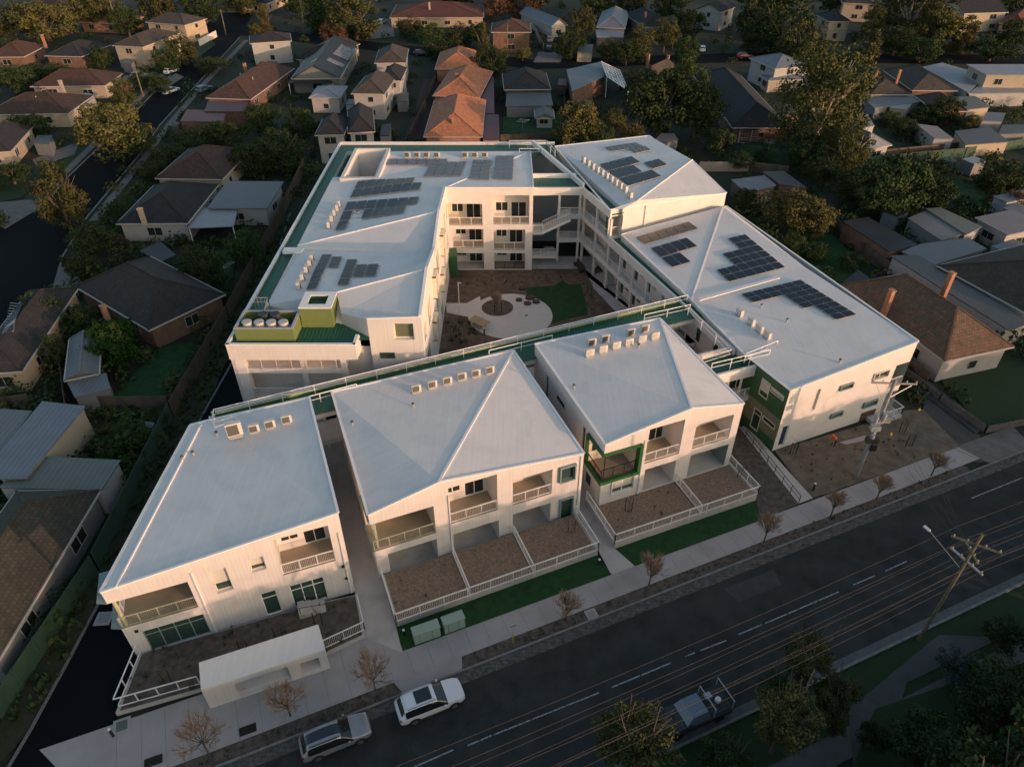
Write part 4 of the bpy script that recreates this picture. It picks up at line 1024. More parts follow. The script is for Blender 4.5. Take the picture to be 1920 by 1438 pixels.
for k, (x, y) in enumerate([(637, 387), (633, 395), (627.7, 404), (622.7, 415), (617, 427)]): put_ac(ac0, x, y, PW1, R(98), '%s unit of the five air conditioners seen side-on beside the upper solar arrays' % ('farthest', 'second farthest', 'middle', 'second nearest', 'nearest')[k], 'side-on units, upper group')
for k, (x, y) in enumerate([(586, 489), (582, 499), (575.5, 511), (568, 525), (561, 541)]): put_ac(ac0, x, y, PW2, R(98), '%s unit of the five air conditioners above the olive plant enclosure' % ('farthest', 'second farthest', 'middle', 'second nearest', 'nearest')[k], 'side-on units, lower group')
for k in range(10):
    t_ = k / 9; put_ac(ac1, 1094 + (1172 - 1094) * t_, 304 + (359 - 304) * t_, PN, R(111), '%s air conditioner from the far end of the three storey block line' % ('first', 'second', 'third', 'fourth', 'fifth', 'sixth', 'seventh', 'eighth', 'ninth', 'tenth')[k], 'line of units on the three storey block')
put_ac(ac1, 1181, 371, PN, R(111), 'air conditioner standing apart at the near end of the three storey block line', 'line of units on the three storey block')
for k, (x, y) in enumerate([(1386, 592), (1407.4, 609), (1422.4, 622), (1437.4, 634)]): put_ac(ac1, x, y, PE3, R(111), '%s of the four air conditioners side-on on the east wing roof' % ('farthest', 'second farthest', 'second nearest', 'nearest')[k], 'east wing units')
for o in list(scene.objects):
    if o.get('label') == 'x': 
        for ch in list(o.children): bpy.data.objects.remove(ch)
        bpy.data.objects.remove(o)
# cooling fans in the olive enclosure
def fan_unit(x, y, label, dark):
    t = thing('cooling_fan', label, 'cooling fan', (x, y, gz), 'rooftop cooling fans')
    b = MB(); b.box((x, y, gz + .5), (1.1, 1.1, 1.0), mat('grey_unit', (.2, .21, .21), .6)); b.build('casing', t)
    b = MB(); b.tube((x, y, gz + 1.0), (x, y, gz + 1.7), .44, .47, mat('fan_white', (.46, .45, .43), .5) if not dark else mat('fan_dark', (.05, .05, .055), .5), 20); b.build('cowl', t)
    b = MB(); b.tube((x, y, gz + 1.702), (x, y, gz + 1.71), .36, .36, mat('fan_pale_top', (.40, .41, .42), .6) if not dark else BLACKM, 20); b.build('fan', t)
wx = xb - xa
for k in range(4):
    fan_unit(xa + 1.0 + k * (wx - 2.1) / 3, ya + .95, 'white round cooling fan, %s in the front row of the olive enclosure' % ('leftmost', 'second', 'third', 'rightmost')[k], False)
for k in range(2):
    fan_unit(xa + 1.0 + (k + 1) * (wx - 2.1) / 3 , ya + 2.4, 'dark round cooling fan, %s in the back row of the olive enclosure' % ('left', 'right')[k], True)
# solar arrays
def array(label, pl, tl, tr, bl, nc, nr, mask=None, m=PANEL, lift=.15):
    hit, n = pl; a, c_, d_ = [onroof(*p_) or hit(*p_) for p_ in (tl, tr, bl)]; n = (c_ - a).cross(d_ - a).normalized(); n = n if n.z > 0 else -n
    U = (c_ - a) / nc; V = (d_ - a) / nr
    t = thing('solar_array', label, 'solar array', tuple(a))
    for r_ in range(nr):
        for k in range(nc):
            if mask and mask[r_][k] == '0': continue
            q0 = a + U * (k + .035) + V * (r_ + .035) + n * lift; u = U * .93; v = V * .93
            b = MB(); top = []
            for p_ in (q0 + v, q0 + u + v, q0 + u, q0):
                rz_ = roofz(p_); top.append(Vector((p_.x, p_.y, rz_.z + lift)) if rz_ else p_)
            b.hexa([x_ - n * .045 for x_ in top], top, ALU)
            ins = .035
            cc_ = sum(top, Vector()) / 4; ti = [cc_ + (x_ - cc_) * .94 for x_ in top]
            b.face([x_ + n * .03 for x_ in ti], m); b.build('solar_panel', t)
    b = MB()
    for r_ in range(nr):
        ks = [k for k in range(nc) if not mask or mask[r_][k] == '1']
        for f_ in (.25, .75):
            b.bar(a + U * min(ks) + V * (r_ + f_) + n * .03, a + U * (max(ks) + 1.15) + V * (r_ + f_) + n * .03, .05, ALU)
    b.build('mounting_rail', t)
array('upper left solar array of thirteen slate blue panels in two rows on the L-shaped roof', PW1, (671, 341.8), (797.6, 333), (655, 374.4), 7, 2, ['1111110', '1111111'])
array('slate blue solar array with a tail of panels running down its left side', PW1, (651.8, 380.2), (787, 370.2), (627.5, 435.3), 7, 3, ['1111111', '1011110', '1000000'])
array('dull grey solar array partly behind the four back edge air conditioners', PB1, (729, 299.5), (840, 299.5), (723, 312), 6, 1, None, PANELG)
array('pale grey solar array of two blocks, left of the twin column arrays at the back', PB1, (807, 305), (875, 305), (792.5, 334), 4, 5, None, PANELG)
array('grey two column solar array, left one of the pair at the back right', PB1, (886.8, 302), (922.7, 302), (878.4, 337.5), 2, 5, None, PANELG)
array('grey solar array of two columns, tallest and rightmost at the back of the L-shaped roof', PB1, (929.3, 294), (964.4, 294), (922.7, 337.7), 2, 6, None, PANELG)
array('single column of slate panels beside the lower five air conditioners', PW2, (604.5, 479.2), (623.7, 479.2), (573.6, 546), 1, 6)
array('little slate array of two panels right of the single column', PW2, (623.7, 483.4), (642.9, 483.4), (614.5, 504.3), 1, 2)
array('column of four slate panels left of the square group of four', PW2, (651.2, 488.4), (671.3, 488.4), (632, 536.8), 1, 4)
array('square group of four slate panels near the white ridge of the lower L-shaped roof', PW2, (668.8, 498.4), (711.4, 496.8), (660.4, 521.8), 2, 2)
array('stepped black solar array beside the long line of air conditioners on the three storey block', PN, (1122.7, 310), (1183.6, 294.3), (1177, 351.9), 4, 3, ['1111', '1110', '1111'])
array('pair of black panels standing apart on the three storey block roof', PN, (1206, 306.8), (1234.5, 299.3), (1223.7, 319.3), 2, 1)
array('faint grey solar array at the far edge of the three storey block roof', PN, (1132.7, 277.5), (1191, 269), (1150, 286), 5, 1, None, PANELG)
array('small grey solar array beside the far edge of the three storey block roof', PN, (1181, 281), (1209, 275), (1193, 290), 3, 1, None, PANELG)
array('solar panels with painted brown reflection under the pink end wall of the three storey block', PE1, (1191.8, 446), (1291, 417), (1210, 461), 6, 1, None, mat('brown_reflection_cell', (.10, .075, .04), .25, spec=.8, tile=(.5, .25, .3)))  # a brown reflection is put into the cell colour
array('L-shaped black solar array of six panels on the east wing, left of its ridge', PE1, (1218.5, 466.8), (1287, 446.8), (1261, 504.4), 4, 2, ['1111', '1100'])
array('largest black stepped solar array on the east wing, right of its ridge', PE2, (1297, 466), (1397, 441), (1367, 531), 6, 6, ['000011', '000011', '001111', '001111', '111111', '111111'])
array('diagonal black solar array nearest the street on the east wing roof', PE3, (1388.6, 553.5), (1500.7, 526.4), (1487.4, 622.9), 6, 8, ['111111', '111111', '000111', '000111', '000111', '000011', '000011', '000011'])
# little roof vents
for k, (x, y, pl, wh) in enumerate([(363, 853, RB1, 'single pitched corner block'), (343, 862, RB1, 'left gutter of the corner block'), (775, 763, RB2, 'widest street block below the row of units'), (661, 797, RB2, 'left part of the widest street block'),
                         (1076, 728, RB3, 'left part of the right street block'), (1197, 652, RB3, 'right street block below the pale units'), (1475, 604, PE3, 'east wing beside the units'), (1574, 680, PE3, 'east wing close to the street wall'),
                         (1427, 577, PE3, 'east wing under the diagonal array'), (671, 402, PW1, 'L-shaped roof between the two upper arrays'), (407, 816, RB1, 'corner block left of the large unit')]):
    q = onroof(x, y) or pl[0](x, y); b = MB(); b.tube(q, q + Vector((0, 0, .35)), .09, .09, ALU, 8); b.tube(q + Vector((0, 0, .35)), q + Vector((0, 0, .45)), .15, .12, mat('vent_cap', (.08, .08, .08), .5), 8)
    tag(b.build('roof_vent', origin=q), 'small round roof vent on the %s' % wh, 'roof vent', 'roof vents')

# downpipes on the street blocks
for f_, us_, T_ in ((f1, (5.6, f1.L - .3), 'single pitched'), (f2, (6.3, f2.L - .25), 'widest'), (f3, (3.9,), 'right')):
    root = [o for o in scene.objects if o.name.startswith('apartment_building') and T_ in o['label']][0]
    for u_ in us_:
        b = MB(); p0 = f_.pt(u_, .1, .07); p1 = f_.pt(u_, 7.3, .07); b.bar(p0, p1, .10, WHITE_TRIM); b.build('downpipe', root)
# ================================================================== courtyard
sheet('courtyard_garden', [(XI, 56.5), (-8.6, i1.y), (2.8, i1.y), (12.4, i1.y), (12.3, 82.5), (19, 66), W(WL - 2, .5), W(12, .5)], .02, mat('courtyard_mulch', (.165, .12, .085), .95, col2=(.085, .06, .042), vscale=1.3, bump=.6, bscale=9, stain=((.07, .05, .035), .35, .7)))
CC = Vector(G(957, 592)); rr = (Vector(G(1036, 592)) - CC).length
sheet('courtyard_paving', [(CC.x + rr * math.cos(2 * math.pi * k / 64), CC.y + rr * math.sin(2 * math.pi * k / 64)) for k in range(64)], .055, mat('pale_paving', (.58, .545, .50), .9, var=.05, vscale=1.5))
sheet('courtyard_path', [G(836, 569), G(875, 569), G(900, 556), G(905, 600), G(838, 587)], .05, mat('pale_paving', (.58, .545, .50), .9))
sheet('gallery_floor', [(12.4 - 2, i1.y - 2), (13.6, i1.y + 4), (FRb.x, i1.y + 4), (FRb.x, i1.y + .2), (10.2, i1.y + .2), Q(-.3, 1.4), Q(GLn, 1.4), Q(GLn, -2.2), Q(-4, -2.2)], .06, CONC2)
sheet('courtyard_lawn', [G(985, 541), G(1004, 538.4), G(1040, 536), G(1054, 526.7), G(1066, 534), G(1089, 533.4), G(1096, 560), G(1102.4, 590), G(1060, 600), G(1015, 612), G(1000, 600)], .045, TURF)
pc = Vector(G(932.7, 577.6)); pr_ = (Vector(G(962.5, 577.6)) - pc).length
sheet('tree_ring', [(pc.x + pr_ * math.cos(2 * math.pi * k / 40), pc.y + pr_ * math.sin(2 * math.pi * k / 40)) for k in range(40)], .07, SOIL)
q = G(899, 613); b = MB(); b.box((*q, .01 + .06), (1.9, 1.2, .1), CONC2, R(-40)); 
t = thing('table_tennis_table', 'tan outdoor table tennis table on a concrete pad beside the round paving', 'table', (*q, 0))
b = MB(); b.box((*q, .86), (2.5, 1.45, .06), mat('tan_top', (.36, .27, .15), .7), R(-38)); b.build('table_top', t)
b = MB(); b.box((*q, .43), (1.5, .9, .8), CONC2, R(-38)); b.build('base', t)
b = MB(); b.box((*q, .94), (.02, 1.5, .10), ALU, R(-38)); b.build('net', t)
q = G(862, 588); b = MB(); b.tube((*q, 0), (*q, 4.4), .06, .05, STEELW, 8); t = thing('lamp_post', 'thin white lamp post beside the courtyard path', 'lamp post', (*q, 0)); b.build('pole', t)
b = MB(); b.box((q[0] + .15, q[1], 4.42), (.5, .22, .08), ALU); b.build('lamp_head', t)
q = G(1085, 505); t = thing('bench', 'dark timber bench at the far right corner of the courtyard garden', 'bench', (*q, 0))
b = MB(); b.box((*q, .45), (2.6, .6, .08), mat('dark_timber', (.05, .035, .025), .8), R(-69)); b.build('seat', t)
b = MB(); b.box((q[0] + .28, q[1] + .1, .8), (2.6, .08, .45), mat('dark_timber', (.05, .035, .025), .8), R(-69)); b.build('backrest', t)
b = MB(); 
for o in (-1, 1): b.box((q[0] + o * .35, q[1] - o * .93, .22), (.1, .55, .42), BLACKM, R(-69))
b.build('leg', t)
for k, (x, y, r_, w_) in enumerate([(979, 562, .5, 'nearest the tree ring'), (994, 560, .55, 'largest and oval'), (973, 564.5, .35, 'smallest, closest to the tree'), (989, 571, .4, 'nearest the camera'), (1005, 568, .4, 'rightmost'), (978, 543, .35, 'farthest, by the lawn edge')][1:]):
    q = G(x, y); b = MB(); b.prism([(q[0] + r_ * math.cos(a * .7) * 1.2, q[1] + r_ * math.sin(a * .7)) for a in range(9)], .05, .3, mat('rock', (.07, .05, .045), .9)); tag(b.build('rock', origin=(*q, 0)), 'low dark rock seat on the round paving, the one %s' % w_, 'rock', 'rocks on the round paving')
def bollard(x, y, label, h=.9, lift=0):
    q = G(x, y); t = thing('bollard', label, 'bollard', (*q, 0), 'garden bollard lights'); b = MB(); b.tube((*q, 0), (*q, h), .09, .09, BLACKM, 10); b.build('post', t)
    b = MB(); b.tube((*q, h), (*q, h + .07), .1, .1, STEELW, 10); b.build('cap', t)
bollard(908, 628, 'black bollard light at the near edge of the round paving')
bollard(758, 1190, 'black bollard light at the left end of the turf strip with two cabinets', .6)
bollard(1123, 1058, 'black bollard light at the right end of the long turf strip', .6)
bollard(1524, 920, 'black bollard light beside the ramp in front of the east wing', .9)
bollard(213, 1380, 'black bollard light on the paving at the corner of the dark drive', .9)

# ================================================================== the street's furniture and trees
def leafmat(name, c1, c2, ov=.18): return mat(name, c1, .85, spec=.2, col2=c2, vscale=1.1, objvar=ov)
LF = {'g': leafmat('leaf_mid_green', (.050, .080, .020), (.024, .045, .012)), 'd': leafmat('leaf_dark_green', (.040, .062, .019), (.020, .037, .012)),
      'o': leafmat('leaf_olive', (.085, .085, .028), (.040, .048, .016)), 'y': leafmat('leaf_yellow_green', (.125, .115, .036), (.055, .060, .019)),
      'b': leafmat('leaf_bright_green', (.028, .085, .008), (.010, .035, .005)), 's': leafmat('leaf_silver', (.06, .08, .075), (.03, .045, .04)), 'r': leafmat('leaf_russet', (.15, .075, .04), (.06, .035, .02))}
BARK = mat('bark', (.11, .085, .065), .9, var=.3, vscale=6); BARKP = mat('pale_bark', (.42, .36, .29), .85, var=.25, vscale=3)
TWIG = mat('bare_twig', (.34, .23, .15), .85, var=.25, vscale=3)
def crown_mesh(seed, n_cl, per, leaf, m, shape='round'):
    r_ = random.Random(seed); b = MB(); k = b.mi(m); v, f = b.v, b.f
    for c in range(n_cl):
        while True:
            q = Vector((r_.uniform(-1, 1), r_.uniform(-1, 1), r_.uniform(-1, 1)))
            if q.length < 1 and (q.length > .45 or r_.random() < .35): break
        if shape == 'cone': q.x *= .75 * (1 - (q.z + 1) * .42); q.y *= .75 * (1 - (q.z + 1) * .42); q.z *= 1.5
        elif shape == 'flat': q.z *= .6
        elif shape == 'tall': q.z *= 1.35; q.x *= .8; q.y *= .8
        elif shape == 'gum': q.z *= 1.15; q *= (1 if r_.random() < .8 else 1.15)
        cr = r_.uniform(.16, .34)
        for i in range(per):
            d = Vector((r_.gauss(0, 1), r_.gauss(0, 1), r_.gauss(0, 1) + .25)).normalized() * cr * r_.uniform(.55, 1.05)
            d.z *= .8
            p = q + d
            n = (d.normalized() + Vector((r_.gauss(0, .6), r_.gauss(0, .6), r_.gauss(0, .6)))).normalized()
            t = n.orthogonal().normalized(); u = n.cross(t); a = r_.uniform(0, 6.28); s_ = leaf * r_.uniform(.6, 1.3)
            x = (t * math.cos(a) + u * math.sin(a)) * s_; y = (u * math.cos(a) - t * math.sin(a)) * s_ * .75
            i0 = len(v); v += [p - x * .9, p - y, p + x, p + y * .9]; f.append((i0, i0 + 1, i0 + 2, i0 + 3)); b.m.append(k)
    me = bpy.data.meshes.new('crown'); me.from_pydata([tuple(q) for q in v], [], f); me.materials.append(m); return me
CROWNS = {}
def crown(kind, shape):
    key = (kind, shape)
    if key not in CROWNS:
        n_cl, per, leaf = {'round': (64, 95, .047), 'cone': (56, 90, .048), 'flat': (60, 90, .046), 'tall': (62, 92, .046), 'gum': (150, 80, .037)}[shape]
        CROWNS[key] = [crown_mesh(hash((kind, shape, i)) % 1000 if False else ord(kind) * 7 + len(shape) * 13 + i, n_cl, per, leaf, LF[kind], shape) for i in range(2)]
    return CROWNS[key]
TRUNKS = {}
def trunk_mesh(pale):
    if pale in TRUNKS: return TRUNKS[pale]
    b = MB(); r_ = random.Random(3); m = BARKP if pale else BARK
    b.tube((0, 0, -1.02), (0, 0, -.45), .075, .055, m, 7)
    for k in range(7):
        a = k * .9 + r_.uniform(-.3, .3); e = Vector((math.cos(a) * r_.uniform(.3, .6), math.sin(a) * r_.uniform(.3, .6), r_.uniform(.0, .55)))
        mid = Vector((e.x * .4, e.y * .4, -.15)); b.tube((0, 0, -.5), mid, .045, .03, m, 5); b.tube(mid, e, .03, .012, m, 5)
        for j in range(2):
            e2 = e + Vector((r_.uniform(-.25, .25), r_.uniform(-.25, .25), r_.uniform(.1, .3))); b.tube(mid.lerp(e, .5), e2, .018, .007, m, 4)
    me = bpy.data.meshes.new('trunk'); me.from_pydata([tuple(q) for q in b.v], [], b.f); me.materials.append(m); TRUNKS[pale] = me; return me
tcount = [0]
def tree_at(x, y, r, zc, kind, shape, label, group=None, name='tree', pale=False):
    """crown of radius r centred at height zc above plan point x, y"""
    tcount[0] += 1; i = tcount[0]
    t = thing(name, label, 'shrub' if name == 'shrub' else 'tree', (x, y, 0), group)
    c = bpy.data.objects.new('crown', crown(kind, shape)[i % 2]); COL.objects.link(c); c.parent = t
    c.location = (0, 0, zc); c.rotation_euler = (0, 0, i * 1.3); k = .92 + .16 * ((i * 37) % 10) / 10
    c.scale = (r * k, r / k, r * (.95 if zc > r else .85 * zc / r + .1))
    w = bpy.data.objects.new('trunk', trunk_mesh(pale)); COL.objects.link(w); w.parent = t
    w.location = (0, 0, zc); w.scale = (r, r, zc); w.rotation_euler = (0, 0, i * .7)
    return t
def tree(px, py, rpx, zc, kind, shape, label, group=None, name='tree', pale=False):
    q = P(px, py, zc); D = (q - CAMP).length
    return tree_at(q.x, q.y, rpx * D / F_PX, zc, kind, shape, label, group, name, pale)

# young bare street trees
def bare_tree_mesh(seed, H=4.2, sp=1.0):
    r_ = random.Random(seed); b = MB()
    b.tube((0, 0, 0), (0, 0, H * .33), .07, .055, BARK, 6)
    def grow(p, d, L, rad, lv):
        e = p + d * L; b.tube(p, e, rad, rad * .65, TWIG if lv > 1 else BARK, 4 if lv > 1 else 5, cap=False)
        if lv >= 4: return
        n = 4
        for k in range(n):
            nd = (d + Vector((r_.gauss(0, .40), r_.gauss(0, .40), r_.uniform(0, .35)))).normalized()
            grow(p + d * L * r_.uniform(.45, 1.0), nd, L * r_.uniform(.62, .85), max(.010, rad * .6), lv + 1)
    for k in range(13):
        a = k * 2.4 + r_.uniform(-.3, .3); tl = r_.uniform(.1, 1.2)
        grow(Vector((0, 0, H * r_.uniform(.24, .36))), Vector((math.cos(a) * tl * sp, math.sin(a) * tl * sp, 1.15)).normalized(), H * .25, .032, 1)
    return b
def street_tree(i, x, y, h, label, sp=1.0):
    q = G(x, y); t = thing('street_tree', label, 'tree', (*q, 0), 'young bare trees along the kerb')
    b = bare_tree_mesh(i * 5 + 2, h, sp); o = b.build('branches', None); o.parent = t; o.location = (0, 0, 0); o.rotation_euler = (0, 0, i)
    return t
for i, (x, y, h, sp, lb) in enumerate([(390, 1410, 4.4, 1.25, 'bushiest bare street tree, leftmost, before the bin shelter'), (545, 1342, 3.9, 1.15, 'bare orange tipped street tree beside the right half of the bin shelter'),
        (704, 1294, 4.3, 1.1, 'bare orange tipped street tree just behind the white car'), (1061, 1165, 3.7, .85, 'bare street tree before the turf strip with two green cabinets'),
        (1217, 1097, 3.9, .85, 'bare street tree at the path between the two white fenced gardens'), (1432, 1016, 3.7, .7, 'bare street tree beside the right end of the shorter turf strip'),
        (1557, 968, 3.4, .75, 'bare street tree below the bollard near the ramp'), (1643, 936, 3.3, .8, 'bare street tree right of the utility pole foot'), (1745, 893, 3.4, .95, 'rightmost bare street tree near the side crossover')]):
    street_tree(i, x, y, h, lb, sp)

# bin shelter
RT = [G(372.7, 1241.7, 2.75), G(376.7, 1293.3, 2.45), G(610, 1216.7, 2.45), G(596.7, 1170, 2.75)]
t = thing('bin_shelter', 'long white shelter with flat roof and recessed opening beside the footpath', 'shelter', (*RT[1], 0))
b = MB(); zz = [2.75, 2.45, 2.45, 2.75]
b.hexa([(*RT[1], 2.25), (*RT[2], 2.25), (*RT[3], 2.55), (*RT[0], 2.55)], [(*RT[1], 2.45), (*RT[2], 2.45), (*RT[3], 2.75), (*RT[0], 2.75)], WHITE_ROOF); b.build('roof', t)
fs = Fac(RT[1], RT[2]); b = MB()
hs_ = [(2.0, 5.6, .05, 1.9), (6.4, fs.L - .6, .55, 1.75)]
fs.wall(b, 0, [(0, 2.25), (fs.L, 2.25)], hs_, WHITE_CLAD)
for h in hs_: fs.reveal(b, h, .5 if h[0] < 3 else 1.6, WHITE_WALL); b.face([fs.pt(h[0], h[2], -.5 if h[0] < 3 else -1.6), fs.pt(h[1], h[2], -.5 if h[0] < 3 else -1.6), fs.pt(h[1], h[3], -.5 if h[0] < 3 else -1.6), fs.pt(h[0], h[3], -.5 if h[0] < 3 else -1.6)], mat('pale_grey_door', (.45, .46, .47), .7))
for a, c in ((RT[2], RT[3]), (RT[3], RT[0]), (RT[0], RT[1])): b.face([(*a, 0), (*c, 0), (*c, 2.5), (*a, 2.5)], WHITE_CLAD)
b.build('wall', t)
sg = MB()
for (x, y) in ((458, 1301), (462, 1310)):
    q, u, z = ontofac(fs, x, y, -.45); sg.box(q, (.34, .03, .16), mat('notice_plate', (.5, .5, .5), .5), math.atan2(fs.d.y, fs.d.x))
    for k in (-1, 0, 1): sg.box(q + fs.n * .03 + fs.d * .09 * k, (.05, .02, .08), mat('notice_mark', (.35, .04, .03), .6), math.atan2(fs.d.y, fs.d.x))
sg.build('notice', t)

# two green cabinets on the turf
for k, (x0, y0, x1, y1, lb) in enumerate([(775, 1210, 823, 1193, 'pale green electrical cabinet, the left one on the turf strip'), (831, 1190, 869, 1176, 'pale green electrical cabinet, the right one on the turf strip')]):
    a, c = Vector(G(x0, y0)), Vector(G(x1, y1)); d = c - a; L = d.length; ang_ = math.atan2(d.y, d.x); m_ = (a + c) / 2
    t = thing('electrical_cabinet', lb, 'cabinet', (m_.x, m_.y, 0), 'green cabinets on the turf')
    gm_ = mat('pale_green_metal', (.26, .36, .30), .5); b = MB(); b.box((m_.x, m_.y + .35, .62), (L, .75, 1.15), gm_, ang_); b.build('casing', t)
    b = MB(); b.box((m_.x, m_.y + .35, 1.22), (L + .08, .83, .06), gm_, ang_); b.build('lid', t)
    b = MB()
    for o in (-.25, .25): b.box((m_.x + d.x * o - .0 + .16 * math.sin(ang_), m_.y + d.y * o - .05, .62), (.02, .02, .9), BLACKM, ang_)
    b.build('door_handle', t)
# sign post on yellow stake
q = G(962, 1205); t = thing('sign_post', 'small grey sign on a yellow post in the verge', 'sign', (*q, 0))
b = MB(); b.tube((*q, 0), (*q, 1.25), .045, .045, mat('yellow_paint', (.5, .36, .04), .6), 8); b.tube((*q, 1.25), (*q, 2.3), .03, .03, ALU, 8); b.build('post', t)
b = MB(); b.box((q[0], q[1] - .05, 2.3), (.6, .04, .22), mat('sign_grey', (.45, .46, .46), .5), R(20)); b.build('sign_plate', t)
b = MB()
for k in range(5): b.box((q[0] + (-.2 + .1 * k) * .94, q[1] - .08 + (-.2 + .1 * k) * .34, 2.3), (.06, .02, .1), BLACKM, R(20))
b.build('sign_marks', t)
for k, (x, y, s_, lb) in enumerate([(1109, 1152, .9, 'square concrete pit lid in the verge beside a bare tree'), (229, 1361, 1.1, 'square green pit lid on the corner paving'), (195, 1160, 1.2, 'pale square pit lid on the dark drive')]):
    q = G(x, y); b = MB(); b.box((*q, .055), (s_, s_, .05), CONC, R(22 if k < 2 else 4)); b.box((*q, .085), (s_ * .65, s_ * .65, .02), mat('pit_lid_%d' % k, (.10, .13, .11) if k == 1 else (.25, .25, .24), .8), R(22 if k < 2 else 4))
    tag(b.build('pit_lid', origin=(*q, 0)), lb, 'pit lid', 'pit lids')
for k, (x, y) in enumerate([(465, 1368), (288, 1427)]):
    q = G(x, y); b = MB(); b.box((*q, .05), (1.1, .6, .06), mat('dark_mulch', (.012, .011, .010), .95), R(22)); tag(b.build('planting_square', origin=(*q, 0)), 'dark square cut in the footpath edge %s' % ('under the bin shelter' if k == 0 else 'farthest left'), 'planting square', 'planting squares')
# staked saplings
def sapling(x, y, z, label):
    q = G(x, y, z); t = thing('sapling', label, 'sapling', (*q, z), 'staked saplings')
    b = MB(); 
    for o in (-.28, .28): b.bar((q[0] + o, q[1], z), (q[0] + o * 1.1, q[1] + .05, z + 1.5), .06, mat('dark_stake', (.03, .02, .015), .9))
    b.build('stake', t)
    b = MB(); b.tube((*q, z), (q[0] + .05, q[1], z + 2.0), .03, .015, BARK, 5)
    r_ = random.Random(int(x))
    for k in range(16):
        p0 = Vector((q[0] + .03, q[1], z + r_.uniform(.8, 1.8))); b.tube(p0, p0 + Vector((r_.uniform(-.5, .5), r_.uniform(-.5, .5), r_.uniform(.1, .5))), .012, .006, BARK, 4)
    b.build('branches', t)
for x, y, z, lb in [(1178, 958, .85, 'staked sapling in the left bay of the right raised garden'), (1071, 998, .72, 'staked sapling at the right end of the three bay garden'), (1388, 895, .85, 'staked sapling in the right bay of the smaller raised garden'),
                    (315, 1280, .43, 'dark staked sapling in the shaded garden left of the shelter'), (460, 1225, .43, 'staked sapling above the middle of the bin shelter'), (525, 1200, .43, 'staked sapling above the right half of the bin shelter'),
                    (598, 1172, .43, 'staked sapling at the right end of the shelter roof'), (1703, 838, 0, 'staked sapling in the garden right of the utility pole'), (1486, 852, 0, 'small staked plant by the east wing corner'),
                    (856, 632, 0, 'staked sapling in the courtyard left of the tennis table'), (1105, 550, 0, 'staked sapling in the courtyard bed by the gallery'), (1690, 812, 0, 'staked sapling behind the utility pole')]: sapling(x, y, z, lb)
q = G(932, 586); t = thing('courtyard_tree', 'small bare tree with three stakes in the round planting ring', 'tree', (*q, 0)); b = bare_tree_mesh(77, 3.2, .6); o = b.build('branches'); o.parent = t; o.location = (0, 0, 0)
b = MB()
for a in range(3): b.bar((q[0] + math.cos(a * 2.1) * .6, q[1] + math.sin(a * 2.1) * .6, 0), (q[0] + math.cos(a * 2.1) * .6, q[1] + math.sin(a * 2.1) * .6, 1.5), .09, mat('dark_stake', (.03, .02, .015), .9))
b.build('stake', t)
# little plants in the beds, far too many to count
b = MB(); r_ = random.Random(5)
TU = mat('bed_plant', (.05, .07, .025), .9, var=.4, vscale=3)
def tufts(poly, n, z, s0=.10, s1=.22):
    xs = [p[0] for p in poly]; ys = [p[1] for p in poly]
    def inside(x, y):
        c = False
        for (x0, y0), (x1, y1) in zip(poly, poly[1:] + poly[:1]):
            if (y0 > y) != (y1 > y) and x < (x1 - x0) * (y - y0) / (y1 - y0) + x0: c = not c
        return c
    k = 0
    while k < n:
        x, y = r_.uniform(min(xs), max(xs)), r_.uniform(min(ys), max(ys))
        if not inside(x, y): continue
        k += 1; s_ = r_.uniform(s0, s1)
        for j in range(7):
            a = r_.uniform(0, 6.28); w_ = Vector((math.cos(a), math.sin(a), 0)) * s_; c = Vector((x, y, z)) + w_ * .3
            p_ = Vector((-w_.y, w_.x, 0)) * .4
            b.face([c - p_, c + p_, c + w_ * .9 + Vector((0, 0, s_ * 1.4))], TU)
tufts(Y2, 22, .72, .05, .12); tufts(Y3, 34, .85, .05, .13); tufts(Y1, 40, .43); tufts([G(1452, 845), G(1640, 795), G(1790, 835), G(1520, 930)], 45, .05, .06, .15)
tufts([(XI + .5, 58), (-8, 87), (12, 87), (12.2, 83), (16, 74), W(WL - 6, 1), W(14, 1)], 10, .03)
tufts([G(838, 600), G(885, 605), G(915, 640), G(840, 650)], 26, .03, .15, .3); tufts([G(850, 515), G(1070, 510), G(1085, 525), G(1040, 528), G(870, 540)], 40, .03, .07, .16); tufts([G(1090, 535), G(1105, 595), G(1130, 590), G(1100, 530)], 14, .03, .07, .15)
o = b.build('bed_plants'); o['kind'] = 'stuff'; o['label'] = 'small dark plants scattered through the gravel garden beds'; o['category'] = 'plants'
b = MB(); TU = mat('strip_plant', (.03, .06, .015), .9, var=.4, vscale=2)
gp_ = [G(60, 1365), G(385, 770), G(545, 412), G(534, 412), G(330, 785), G(10, 1355)]; tufts(gp_, 420, .02, .15, .4)
o = b.build('hedge_plants'); o['kind'] = 'stuff'; o['label'] = 'low dark ground cover along the green boundary fence'; o['category'] = 'ground cover'
b = MB(); TU = mat('verge_weed', (.04, .055, .02), .9, var=.4, vscale=2); tufts([S(1, -1.6), S(50, -1.6), S(50, -.75), S(1, -.75)], 420, .02, .03, .09); tufts([S(-24, -1.6), S(-5, -1.6), S(-5, -.75), S(-24, -.75)], 150, .02, .03, .09)
o = b.build('verge_weeds'); o['kind'] = 'stuff'; o['label'] = 'thin weeds in the soil verge beside the kerb'; o['category'] = 'weeds'

